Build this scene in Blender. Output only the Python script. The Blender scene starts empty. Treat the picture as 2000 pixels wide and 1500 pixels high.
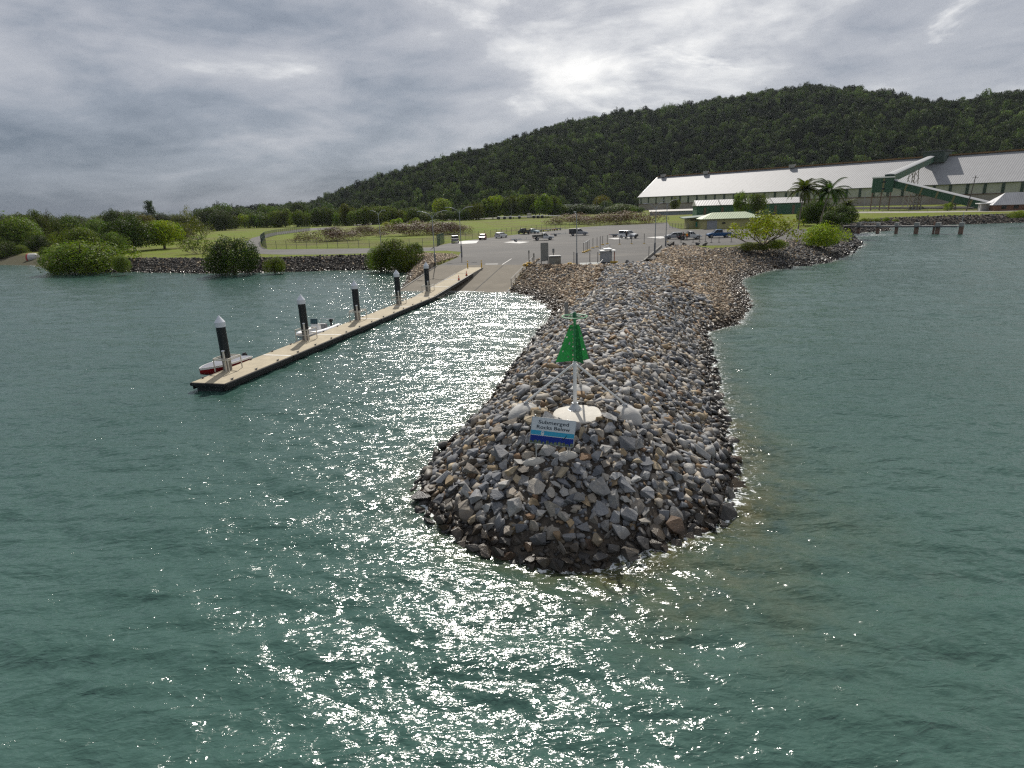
import bpy, bmesh, math, random
import numpy as np
from mathutils import Vector, Matrix, Euler
SC = bpy.context.scene
COL = SC.collection
rng = np.random.default_rng(7)
random.seed(7)
# ------------------------------------------------------------------ camera, sky, sun, exposure
CAM_H, PITCH, ROLL, FPX = 11.0, math.radians(16.6), math.radians(2.0), 1166.0
cam = bpy.data.cameras.new('camera'); camo = bpy.data.objects.new('camera', cam); COL.objects.link(camo)
cam.sensor_width = 36.0; cam.lens = 36.0 * FPX / 2000.0; cam.clip_end = 20000; cam.clip_start = 0.2
camR = Matrix.Rotation(math.pi / 2 - PITCH, 4, 'X') @ Matrix.Rotation(-ROLL, 4, 'Z')
camo.matrix_world = Matrix.Translation((0, 0, CAM_H)) @ camR
SC.camera = camo
R3 = np.array(camR.to_3x3())
SUN_EL, SUN_AZ = math.radians(42.5), math.radians(-4)      # azimuth from +Y towards +X
SUN_DIR = (math.sin(SUN_AZ) * math.cos(SUN_EL), math.cos(SUN_AZ) * math.cos(SUN_EL), math.sin(SUN_EL))
sun = bpy.data.lights.new('sun', 'SUN'); suno = bpy.data.objects.new('sun', sun); COL.objects.link(suno)
sun.energy = 4.7; sun.angle = math.radians(0.53); sun.color = (1.0, 0.95, 0.87)
suno.rotation_euler = Vector(SUN_DIR).to_track_quat('Z', 'Y').to_euler()
suno.location = (0, 0, 300)
SC.view_settings.view_transform = 'Standard'; SC.view_settings.look = 'None'
SC.view_settings.exposure = 0.0; SC.view_settings.gamma = 1.0
SC.render.engine = 'CYCLES'
SC.cycles.use_denoising = False
SC.cycles.filter_width = 1.3
SC.cycles.max_bounces = 6; SC.cycles.transparent_max_bounces = 12
SC.cycles.sample_clamp_indirect = 4.0

def N(nt, typ, **kw):
    n = nt.nodes.new(typ)
    for k, v in kw.items():
        if k.startswith('i_'):
            key = k[2:]
            key = int(key) if key.isdigit() else key.replace('_', ' ')
            n.inputs[key].default_value = v
        else: setattr(n, k, v)
    return n
def L(nt, a, b): nt.links.new(a, b)
def math_(nt, op, a, b=None, c=None, clamp=False):
    n = nt.nodes.new('ShaderNodeMath'); n.operation = op; n.use_clamp = clamp
    for i, v in enumerate((a, b, c)):
        if v is None: continue
        if isinstance(v, (int, float)): n.inputs[i].default_value = v
        else: nt.links.new(v, n.inputs[i])
    return n.outputs[0]
def mixc(nt, fac, a, b, blend='MIX'):
    n = nt.nodes.new('ShaderNodeMix'); n.data_type = 'RGBA'; n.blend_type = blend
    for sock, v in ((n.inputs[0], fac), (n.inputs[6], a), (n.inputs[7], b)):
        if isinstance(v, (int, float)): sock.default_value = v
        elif isinstance(v, (tuple, list)): sock.default_value = (*v[:3], 1)
        else: nt.links.new(v, sock)
    return n.outputs[2]
def ramp(nt, fac, stops, interp='LINEAR'):
    n = nt.nodes.new('ShaderNodeValToRGB'); n.color_ramp.interpolation = interp
    el = n.color_ramp.elements
    while len(el) < len(stops): el.new(0.5)
    for e, (p, c) in zip(el, stops):
        e.position = p; e.color = (*c, 1) if len(c) == 3 else c
    nt.links.new(fac, n.inputs[0]); return n.outputs[0]

W = bpy.data.worlds.new('World'); SC.world = W; W.use_nodes = True
def build_world():
    nt = W.node_tree; nt.nodes.clear()
    out = N(nt, 'ShaderNodeOutputWorld'); bg = N(nt, 'ShaderNodeBackground'); bg.inputs[1].default_value = 0.1
    L(nt, bg.outputs[0], out.inputs[0])
    sky = N(nt, 'ShaderNodeTexSky', sky_type='NISHITA', sun_disc=False, sun_elevation=SUN_EL, sun_rotation=SUN_AZ)
    tc = N(nt, 'ShaderNodeTexCoord'); sep = N(nt, 'ShaderNodeSeparateXYZ'); L(nt, tc.outputs['Generated'], sep.inputs[0])
    x, y, z = sep.outputs
    zc = math_(nt, 'ADD', math_(nt, 'MAXIMUM', z, 0.0), 0.26)
    px = math_(nt, 'DIVIDE', x, zc); py = math_(nt, 'DIVIDE', y, zc)
    cmb = N(nt, 'ShaderNodeCombineXYZ'); L(nt, px, cmb.inputs[0]); L(nt, py, cmb.inputs[1])
    mp = N(nt, 'ShaderNodeMapping'); mp.inputs['Rotation'].default_value = (0, 0, math.radians(24)); mp.inputs['Scale'].default_value = (0.8, 1.0, 1); mp.inputs['Location'].default_value = (1.7, 0.35, 0)
    L(nt, cmb.outputs[0], mp.inputs[0])
    n1 = N(nt, 'ShaderNodeTexNoise', i_Scale=1.35, i_Detail=9.0, i_Roughness=0.56, i_Distortion=0.35); L(nt, mp.outputs[0], n1.inputs['Vector'])
    n2 = N(nt, 'ShaderNodeTexNoise', i_Scale=4.6, i_Detail=7.0, i_Roughness=0.62, i_Distortion=0.5); L(nt, mp.outputs[0], n2.inputs['Vector'])
    mp4 = N(nt, 'ShaderNodeMapping'); mp4.inputs['Scale'].default_value = (1, 1, 3.0); mp4.inputs['Rotation'].default_value = (0, math.radians(-7), 0); L(nt, tc.outputs['Generated'], mp4.inputs[0])
    n4 = N(nt, 'ShaderNodeTexNoise', i_Scale=4.6, i_Detail=11.0, i_Roughness=0.57, i_Distortion=0.3); L(nt, mp4.outputs[0], n4.inputs['Vector'])
    f = math_(nt, 'ADD', math_(nt, 'MULTIPLY', n1.outputs[0], 0.42), math_(nt, 'ADD', math_(nt, 'MULTIPLY', n2.outputs[0], 0.18), math_(nt, 'MULTIPLY', n4.outputs[0], 0.74))); f = math_(nt, 'SUBTRACT', f, 0.165)
    # brighter round the sun, darker rain cloud low on the left
    dot = N(nt, 'ShaderNodeVectorMath', operation='DOT_PRODUCT'); L(nt, tc.outputs['Generated'], dot.inputs[0]); dot.inputs[1].default_value = SUN_DIR
    g = math_(nt, 'POWER', math_(nt, 'MAXIMUM', dot.outputs['Value'], 0.0), 5.0)
    f = math_(nt, 'ADD', f, math_(nt, 'MULTIPLY', g, 0.03))
    f = math_(nt, 'ADD', f, math_(nt, 'MULTIPLY', x, 0.13))
    f = math_(nt, 'SUBTRACT', f, math_(nt, 'MULTIPLY', math_(nt, 'MAXIMUM', math_(nt, 'MULTIPLY', y, -1.0), 0.0), 0.10))
    low = math_(nt, 'SUBTRACT', 1.0, math_(nt, 'MULTIPLY', z, 5.0), clamp=True)
    lx = math_(nt, 'ADD', 0.55, math_(nt, 'MULTIPLY', x, -0.75), clamp=True)
    f = math_(nt, 'SUBTRACT', f, math_(nt, 'MULTIPLY', math_(nt, 'MULTIPLY', low, lx), 0.27))
    n3 = N(nt, 'ShaderNodeTexNoise', i_Scale=3.0, i_Detail=8.0, i_Roughness=0.6, i_Distortion=0.9); L(nt, mp.outputs[0], n3.inputs['Vector'])
    az = math_(nt, 'ARCTAN2', x, y); el = math_(nt, 'ARCSINE', z)
    def band(x0, y0, x1, y1, wd, k):
        # a lit rift in the cloud between two compass/elevation points
        nonlocal f
        dx, dy = x1 - x0, y1 - y0; Lb = math.hypot(dx, dy); ux, uy = dx / Lb, dy / Lb
        a_ = math_(nt, 'SUBTRACT', az, x0); e_ = math_(nt, 'SUBTRACT', el, y0)
        al = math_(nt, 'ADD', math_(nt, 'MULTIPLY', a_, ux), math_(nt, 'MULTIPLY', e_, uy)); ac = math_(nt, 'ADD', math_(nt, 'MULTIPLY', a_, -uy), math_(nt, 'MULTIPLY', e_, ux))
        ov = math_(nt, 'MAXIMUM', math_(nt, 'SUBTRACT', math_(nt, 'ABSOLUTE', math_(nt, 'SUBTRACT', al, Lb / 2)), Lb / 2), 0.0)
        d2 = math_(nt, 'ADD', math_(nt, 'POWER', math_(nt, 'DIVIDE', ac, wd), 2.0), math_(nt, 'POWER', math_(nt, 'DIVIDE', ov, wd * 2.2), 2.0))
        w = math_(nt, 'EXPONENT', math_(nt, 'MULTIPLY', d2, -1.0))
        w = math_(nt, 'MULTIPLY', w, math_(nt, 'SUBTRACT', math_(nt, 'MULTIPLY', n3.outputs[0], 2.6), 0.72))
        f = math_(nt, 'ADD', f, math_(nt, 'MULTIPLY', w, k))
    D = math.radians
    band(D(3), D(9.5), D(26), D(18), D(1.3), 0.075); band(D(18), D(12), D(33), D(18.5), D(2.0), 0.035); band(D(-26), D(5.5), D(1), D(8), D(1.3), 0.09); band(D(-2), D(6), D(6), D(11), D(1.5), 0.06); band(D(-26), D(12.5), D(-2), D(14.5), D(1.2), 0.05)
    gap = math_(nt, 'MULTIPLY', math_(nt, 'MAXIMUM', math_(nt, 'SUBTRACT', n3.outputs[0], 0.56), 0.0), 1.0)
    f = math_(nt, 'ADD', f, math_(nt, 'MULTIPLY', gap, ramp(nt, x, [(0.0, (0.15, 0.15, 0.15)), (0.35, (1, 1, 1))])))
    c = ramp(nt, f, [(0.18, (1.15, 1.5, 2.05)), (0.36, (2.6, 2.95, 3.55)), (0.48, (4.0, 4.2, 4.7)), (0.575, (4.9, 5.05, 5.45)), (0.66, (7.2, 7.25, 7.4)), (0.76, (9.8, 9.7, 9.5)), (0.9, (12, 11.8, 11.5))])
    skyc = mixc(nt, 0.93, sky.outputs[0], c)
    L(nt, skyc, bg.inputs[0])
build_world()
# ------------------------------------------------------------------ helpers
def U(px, py, z=0.0):
    """ground point seen at pixel (px, py) of the 2000 x 1500 photograph when it lies at height z"""
    d = R3 @ np.array([(px - 1000) / FPX, (750 - py) / FPX, -1.0]); t = (z - CAM_H) / d[2]
    return np.array([d[0] * t, d[1] * t, z])
def UY(px, py, Y):
    d = R3 @ np.array([(px - 1000) / FPX, (750 - py) / FPX, -1.0]); t = Y / d[1]
    return np.array([d[0] * t, Y, CAM_H + d[2] * t])
def dep(p):
    return float(-(R3.T @ (np.array(p, float) - [0, 0, CAM_H]))[2])
def tag(o, label=None, cat=None, group=None, kind=None):
    for k, v in (('label', label), ('category', cat), ('group', group), ('kind', kind)):
        if v: o[k] = v
    return o
def link(name, me, parent=None, loc=None, rotz=0.0):
    o = bpy.data.objects.new(name, me); COL.objects.link(o)
    if parent is not None: o.parent = parent
    if loc is not None: o.location = loc
    if rotz: o.rotation_euler = (0, 0, rotz)
    return o
def thing(name, loc, label, cat, group=None, rotz=0.0):
    o = link(name, None, None, [float(v) for v in loc], rotz); o.empty_display_size = 0.3
    return tag(o, label, cat, group)
def np_mesh(name, V, F, mat=None, smooth=False, colors=None, attr=None):
    """F: (n,3) or (n,4) int array, or list of such arrays"""
    me = bpy.data.meshes.new(name)
    Fs = F if isinstance(F, list) else [F]
    Fs = [np.asarray(f, dtype=np.int32) for f in Fs if len(f)]
    V = np.asarray(V, dtype=np.float32)
    nl = sum(f.size for f in Fs); nf = sum(len(f) for f in Fs)
    me.vertices.add(len(V)); me.vertices.foreach_set('co', V.ravel())
    me.loops.add(nl); me.loops.foreach_set('vertex_index', np.concatenate([f.ravel() for f in Fs]))
    tot = np.concatenate([np.full(len(f), f.shape[1], np.int32) for f in Fs])
    st = np.concatenate([[0], np.cumsum(tot)[:-1]]).astype(np.int32)
    me.polygons.add(nf); me.polygons.foreach_set('loop_start', st); me.polygons.foreach_set('loop_total', tot)
    if smooth: me.polygons.foreach_set('use_smooth', np.ones(nf, bool))
    if colors is not None:
        a = me.color_attributes.new('col', 'FLOAT_COLOR', 'POINT')
        a.data.foreach_set('color', np.asarray(colors, np.float32).ravel())
    if attr is not None:
        for k, v in attr.items():
            a = me.attributes.new(k, 'FLOAT', 'POINT'); a.data.foreach_set('value', np.asarray(v, np.float32))
    if mat: me.materials.append(mat)
    me.update(calc_edges=True); me.validate()
    return me
class MB:
    """collects simple shapes and links them as one mesh object"""
    def __init__(s): s.v = []; s.f = []
    def add(s, vs, fs):
        b = len(s.v); s.v += [tuple(float(c) for c in v) for v in vs]; s.f += [tuple(b + i for i in f) for f in fs]; return s
    def box(s, c, d, rz=0.0, M=None):
        hx, hy, hz = d[0] / 2, d[1] / 2, d[2] / 2
        vs = [Vector((sx * hx, sy * hy, sz * hz)) for sz in (-1, 1) for sx, sy in ((-1, -1), (1, -1), (1, 1), (-1, 1))]
        if rz: M = Matrix.Rotation(rz, 3, 'Z')
        if M is not None: vs = [M @ v for v in vs]
        vs = [v + Vector(c) for v in vs]
        return s.add(vs, [(3, 2, 1, 0), (4, 5, 6, 7), (0, 1, 5, 4), (1, 2, 6, 5), (2, 3, 7, 6), (3, 0, 4, 7)])
    def tube(s, pts, r, n=8, cap=True):
        pts = [Vector(p) for p in pts]; rs = r if isinstance(r, (list, tuple)) else [r] * len(pts)
        rings = []
        for i, p in enumerate(pts):
            t = (pts[min(i + 1, len(pts) - 1)] - pts[max(i - 1, 0)]).normalized()
            a = t.cross(Vector((0, 0, 1)) if abs(t.z) < 0.9 else Vector((1, 0, 0))).normalized(); b = t.cross(a)
            rings.append([p + (a * math.cos(2 * math.pi * k / n) + b * math.sin(2 * math.pi * k / n)) * rs[i] for k in range(n)])
        vs = [v for q in rings for v in q]; fs = []
        for i in range(len(pts) - 1):
            for k in range(n):
                fs.append((i * n + k, i * n + (k + 1) % n, (i + 1) * n + (k + 1) % n, (i + 1) * n + k))
        if cap: fs += [tuple(range(n)), tuple(reversed(range((len(pts) - 1) * n, len(pts) * n)))]
        return s.add(vs, fs)
    def lathe(s, c, prof, n=16):
        c = Vector(c); vs = []; fs = []
        for r, z in prof:
            vs += [c + Vector((r * math.cos(2 * math.pi * k / n), r * math.sin(2 * math.pi * k / n), z)) for k in range(n)]
        for i in range(len(prof) - 1):
            for k in range(n): fs.append((i * n + k, i * n + (k + 1) % n, (i + 1) * n + (k + 1) % n, (i + 1) * n + k))
        fs += [tuple(reversed(range(n))), tuple(range((len(prof) - 1) * n, len(prof) * n))]
        return s.add(vs, fs)
    def torus(s, c, R, r, n=32, m=6, M=None):
        c = Vector(c); vs = []; fs = []
        for i in range(n):
            a = 2 * math.pi * i / n
            for j in range(m):
                b = 2 * math.pi * j / m
                v = Vector(((R + r * math.cos(b)) * math.cos(a), (R + r * math.cos(b)) * math.sin(a), r * math.sin(b)))
                vs.append((M @ v if M is not None else v) + c)
        for i in range(n):
            for j in range(m): fs.append((i * m + j, ((i + 1) % n) * m + j, ((i + 1) % n) * m + (j + 1) % m, i * m + (j + 1) % m))
        return s.add(vs, fs)
    def prism(s, poly, off):
        """planar polygon (3-d points) extruded by the vector off"""
        n = len(poly); P = [Vector(p) for p in poly]; o = Vector(off)
        return s.add(P + [p + o for p in P], [tuple(reversed(range(n))), tuple(range(n, 2 * n))] + [(i, (i + 1) % n, n + (i + 1) % n, n + i) for i in range(n)])
    def loft(s, rings, cap=True, closed=True):
        n = len(rings[0]); vs = [v for q in rings for v in q]; fs = []
        for i in range(len(rings) - 1):
            for k in range(n if closed else n - 1): fs.append((i * n + k, i * n + (k + 1) % n, (i + 1) * n + (k + 1) % n, (i + 1) * n + k))
        if cap: fs += [tuple(reversed(range(n))), tuple(range((len(rings) - 1) * n, len(rings) * n))]
        return s.add(vs, fs)
    def mesh(s, name, mat, bevel=0.0, smooth=False):
        me = bpy.data.meshes.new(name); me.from_pydata(s.v, [], s.f)
        bm = bmesh.new(); bm.from_mesh(me)
        bmesh.ops.recalc_face_normals(bm, faces=bm.faces)
        if bevel > 0:
            bmesh.ops.bevel(bm, geom=[e for e in bm.edges if len(e.link_faces) == 2 and e.calc_face_angle(0) > 0.5], offset=bevel, segments=2, affect='EDGES', clamp_overlap=True)
        if smooth:
            for f in bm.faces: f.smooth = True
            for e in bm.edges:
                if len(e.link_faces) == 2 and e.calc_face_angle(0) > 0.6: e.smooth = False
        bm.to_mesh(me); bm.free()
        me.materials.append(mat); me.update(); return me
    def build(s, name, mat, parent=None, bevel=0.0, smooth=False, loc=None, rotz=0.0):
        return link(name, s.mesh(name, mat, bevel, smooth), parent, loc, rotz)
def copy_tree(o, parent=None):
    c = o.copy(); COL.objects.link(c)
    if parent is not None: c.parent = parent
    for ch in o.children: copy_tree(ch, c)
    return c
# ------------------------------------------------------------------ materials
def new_mat(name):
    m = bpy.data.materials.new(name); m.use_nodes = True; nt = m.node_tree
    b = nt.nodes['Principled BSDF']; return m, nt, b
MATS = {}
def mat(name, col, rough=0.6, var=0.12, scale=3.0, metal=0.0, bump=0.0, bscale=None, dirt=None, spec=0.5):
    """painted / plain surface with slight procedural variation and wear"""
    if name in MATS: return MATS[name]
    m, nt, b = new_mat(name)
    tc = N(nt, 'ShaderNodeTexCoord')
    n = N(nt, 'ShaderNodeTexNoise', i_Scale=scale, i_Detail=6.0, i_Roughness=0.6); L(nt, tc.outputs['Object'], n.inputs['Vector'])
    lo = tuple(c * (1 - var) for c in col); hi = tuple(min(1, c * (1 + var)) for c in col)
    c = ramp(nt, n.outputs[0], [(0.3, lo), (0.7, hi)])
    if dirt:
        n2 = N(nt, 'ShaderNodeTexNoise', i_Scale=scale * 0.37, i_Detail=8.0, i_Roughness=0.7); L(nt, tc.outputs['Object'], n2.inputs['Vector'])
        c = mixc(nt, ramp(nt, n2.outputs[0], [(0.5, (0, 0, 0)), (0.72, (0.8, 0.8, 0.8))]), c, dirt)
    L(nt, c, b.inputs['Base Color']); b.inputs['Roughness'].default_value = rough; b.inputs['Metallic'].default_value = metal
    b.inputs['Specular IOR Level'].default_value = spec
    if bump:
        n3 = N(nt, 'ShaderNodeTexNoise', i_Scale=bscale or scale * 6, i_Detail=4.0); L(nt, tc.outputs['Object'], n3.inputs['Vector'])
        bp = N(nt, 'ShaderNodeBump', i_Strength=bump, i_Distance=0.02); L(nt, n3.outputs[0], bp.inputs['Height']); L(nt, bp.outputs[0], b.inputs['Normal'])
    MATS[name] = m; return m
def corrugated(name, col, period, axis=0, rough=0.45, metal=0.0, depth=0.05, var=0.1):
    if name in MATS: return MATS[name]
    m, nt, b = new_mat(name); tc = N(nt, 'ShaderNodeTexCoord'); sep = N(nt, 'ShaderNodeSeparateXYZ'); L(nt, tc.outputs['Object'], sep.inputs[0])
    s = math_(nt, 'SINE', math_(nt, 'MULTIPLY', sep.outputs[axis], 2 * math.pi / period))
    bp = N(nt, 'ShaderNodeBump', i_Strength=0.6, i_Distance=depth); L(nt, s, bp.inputs['Height']); L(nt, bp.outputs[0], b.inputs['Normal'])
    n = N(nt, 'ShaderNodeTexNoise', i_Scale=0.25, i_Detail=7.0, i_Roughness=0.65); L(nt, tc.outputs['Object'], n.inputs['Vector'])
    c = ramp(nt, n.outputs[0], [(0.32, tuple(v * (1 - var) for v in col)), (0.68, tuple(min(1, v * (1 + var)) for v in col))])
    # sheet joints
    j = math_(nt, 'FRACT', math_(nt, 'DIVIDE', sep.outputs[axis], period * 8)); j = math_(nt, 'LESS_THAN', j, 0.03)
    c = mixc(nt, math_(nt, 'MULTIPLY', j, 0.22), c, tuple(v * 0.5 for v in col))
    L(nt, c, b.inputs['Base Color']); b.inputs['Roughness'].default_value = rough; b.inputs['Metallic'].default_value = metal
    MATS[name] = m; return m

# ------------------------------------------------------------------ plan of the place
COAST_PX = [(-700, 508), (-300, 512), (0, 517), (60, 518), (92, 524), (110, 530), (180, 532), (265, 531), (400, 534), (520, 532), (640, 529), (722, 527), (760, 528), (795, 531),
            (797, 545), (784, 567), (890, 570.5), (990, 569), (1010, 572), (1035, 577), (1062, 591), (1084, 606), (1085, 618), (1062, 642), (1040, 672), (1000, 722), (964, 780), (908, 840), (858, 890),
            (830, 928), (818, 966), (834, 996), (872, 1030), (930, 1062), (1000, 1082), (1080, 1096), (1130, 1098), (1180, 1093), (1260, 1078), (1330, 1050), (1386, 1020), (1422, 986),
            (1432, 952), (1428, 900), (1412, 840), (1400, 780), (1390, 720), (1384, 680), (1376, 652), (1402, 640), (1440, 633), (1458, 605), (1462, 588), (1450, 566), (1442, 548), (1460, 540), (1500, 528), (1560, 520),
            (1620, 511), (1655, 497), (1684, 477), (1668, 464), (1662, 457), (1700, 453), (1742, 450), (1728, 446), (1765, 442), (1880, 438), (2000, 434.5), (2300, 428)]
COAST = [tuple(U(x, y, 0)[:2]) for x, y in COAST_PX] + [(2500, 900), (4000, 3500), (-4000, 3500), (-2500, 700)]
COAST = np.array(COAST)
def sdist(P, poly):
    """signed distance to a closed polygon, positive inside"""
    P = np.asarray(P, float); d2 = np.full(len(P), 1e18); ins = np.zeros(len(P), bool)
    n = len(poly)
    for i in range(n):
        a = poly[i]; b = poly[(i + 1) % n]; e = b - a; w = P - a
        t = np.clip((w @ e) / (e @ e), 0, 1); q = w - t[:, None] * e
        d2 = np.minimum(d2, (q * q).sum(1))
        c = (a[1] > P[:, 1]) != (b[1] > P[:, 1])
        if abs(e[1]) > 1e-12: ins ^= c & (P[:, 0] < a[0] + (P[:, 1] - a[1]) * e[0] / e[1])
    return np.where(ins, 1, -1) * np.sqrt(d2)
def pline(P, line):
    """distance to an open polyline (n,2)"""
    d2 = np.full(len(P), 1e18)
    for a, b in zip(line[:-1], line[1:]):
        e = b - a; w = P - a; t = np.clip((w @ e) / (e @ e), 0, 1); q = w - t[:, None] * e; d2 = np.minimum(d2, (q * q).sum(1))
    return np.sqrt(d2)
def sstep(a, b, x):
    t = np.clip((x - a) / (b - a), 0, 1); return t * t * (3 - 2 * t)
_G = rng.normal(size=(64, 3)); _PH = rng.uniform(0, 6.28, 64)
def wob(P, wl, seed=0):
    """cheap smooth noise in about -1..1"""
    s = 0
    for k in range(6):
        a = _PH[(seed * 7 + k) % 64]; f = 2 * math.pi / wl * (0.6 + 0.25 * k)
        s = s + np.sin(P[:, 0] * f * math.cos(a * 3) + P[:, 1] * f * math.sin(a * 3) + a) / 6 * (1.6 - 0.15 * k)
    return s
CREST = np.array([U(1117, 803, 2.9)[:2], U(1130, 780, 2.9)[:2], U(1190, 620, 2.9)[:2], U(1246, 520, 2.7)[:2]])
RAMP_O = np.array(U(990, 569, 0)[:2]); RAMP_U = np.array([0.262, 0.965]); RAMP_V = np.array([-0.965, 0.262])   # along, across (to the left)
RAMP_W, RAMP_S0, RAMP_END = 15.8, 15.5, 25.0
def rampz(s): return np.interp(s, [-50, 0, RAMP_S0, RAMP_END, 60], [-6.5, 0, 2.015, 2.5, 2.5])
LAND = 2.5
HX = [400, 500, 600, 640, 700, 760, 850, 940, 1030, 1120, 1200, 1290, 1370, 1430, 1500, 1580, 1640, 1700, 1760, 1800, 1860, 1920, 2000, 2150, 2400]
HY = [412, 409, 400, 388, 364, 343, 318, 297, 269, 244, 228, 219, 207, 197, 185, 177, 179, 185, 197, 204, 206, 198, 188, 175, 170]
_haz = []; _hel = []
for x_, y_ in zip(HX, HY):
    d_ = R3 @ np.array([(x_ - 1000) / FPX, (750 - y_) / FPX, -1.0]); _haz.append(math.atan2(d_[0], d_[1])); _hel.append(d_[2] / math.hypot(d_[0], d_[1]))
_haz = np.array(_haz); _hel = np.array(_hel)
_rbx = np.interp(HX, [400, 600, 800, 1000, 1250, 1600, 2000, 2400], [760, 700, 560, 500, 640, 620, 600, 600])
def hill(P):
    az = np.arctan2(P[:, 0], P[:, 1]); r = np.hypot(P[:, 0], P[:, 1])
    rb = np.interp(az, _haz, _rbx); rr = rb + 430; zt = np.interp(az, _haz, _hel) * rr + CAM_H - 9
    zt = np.where(az < _haz[0], np.maximum(LAND, zt * 0.6), zt)
    u = (r - rb) / (rr - rb)
    s = np.where(u < 1, np.sin(np.clip(u, 0, 1) * math.pi / 2) ** 1.25, 1 - 0.35 * np.clip(u - 1, 0, 3) ** 1.5)
    sp = wob(P, 210, 3) * 0.07 + wob(P, 90, 5) * 0.03
    return np.maximum(0, (zt - LAND)) * np.clip(s + sp * np.clip(u * 4, 0, 1) * np.clip(1.15 - u, 0, 1), 0, 2)
def zland(P, carve=True):
    P = np.asarray(P, float); d = sdist(P, COAST); Y = P[:, 1]; X = P[:, 0]
    emb = sstep(50, 66, Y) * sstep(-6, 2, X) * (1 - sstep(60, 100, X))
    sl = 0.62 - 0.36 * emb
    beach = sstep(-150, -118, -np.abs(X + 140) - 118) * 0 + ((X < -112) * 0.30)
    sl = np.where(X < -112, 0.3, sl)
    h = np.minimum(sl * d, LAND)
    dc = pline(P, CREST)
    ridge = 2.95 - np.maximum(0, dc - 1.7) * 0.60
    h = np.where(d > 0, np.maximum(h, np.minimum(ridge, d * 0.75)), h)
    h = np.maximum(h, -3.0)
    far = sstep(220, 300, np.hypot(X, Y))
    h = h + np.where(d > 30, hill(P), 0)
    if carve:
        q = P - RAMP_O; s = q @ RAMP_U; v = q @ RAMP_V
        m = (v > -0.3) & (v < RAMP_W + 0.3) & (s < RAMP_END)
        h = np.where(m, np.minimum(h, rampz(s) - 0.25), h)
    return h
def zl(x, y): return float(zland(np.array([[x, y]]))[0])
def polar(r0, r1, dr, a0, a1, da):
    nr = int(math.log(r1 / r0) / dr); na = int((a1 - a0) / da)
    r = r0 * np.exp(np.linspace(0, math.log(r1 / r0), nr)); a = np.linspace(a0, a1, na)
    rr, aa = np.meshgrid(r, a, indexing='ij')
    P = np.stack([rr.ravel() * np.sin(aa.ravel()), rr.ravel() * np.cos(aa.ravel())], 1)
    i = np.arange(nr * na).reshape(nr, na)
    Fq = np.stack([i[:-1, :-1], i[:-1, 1:], i[1:, 1:], i[1:, :-1]], -1).reshape(-1, 4)[:, ::-1]
    return P, Fq

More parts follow.
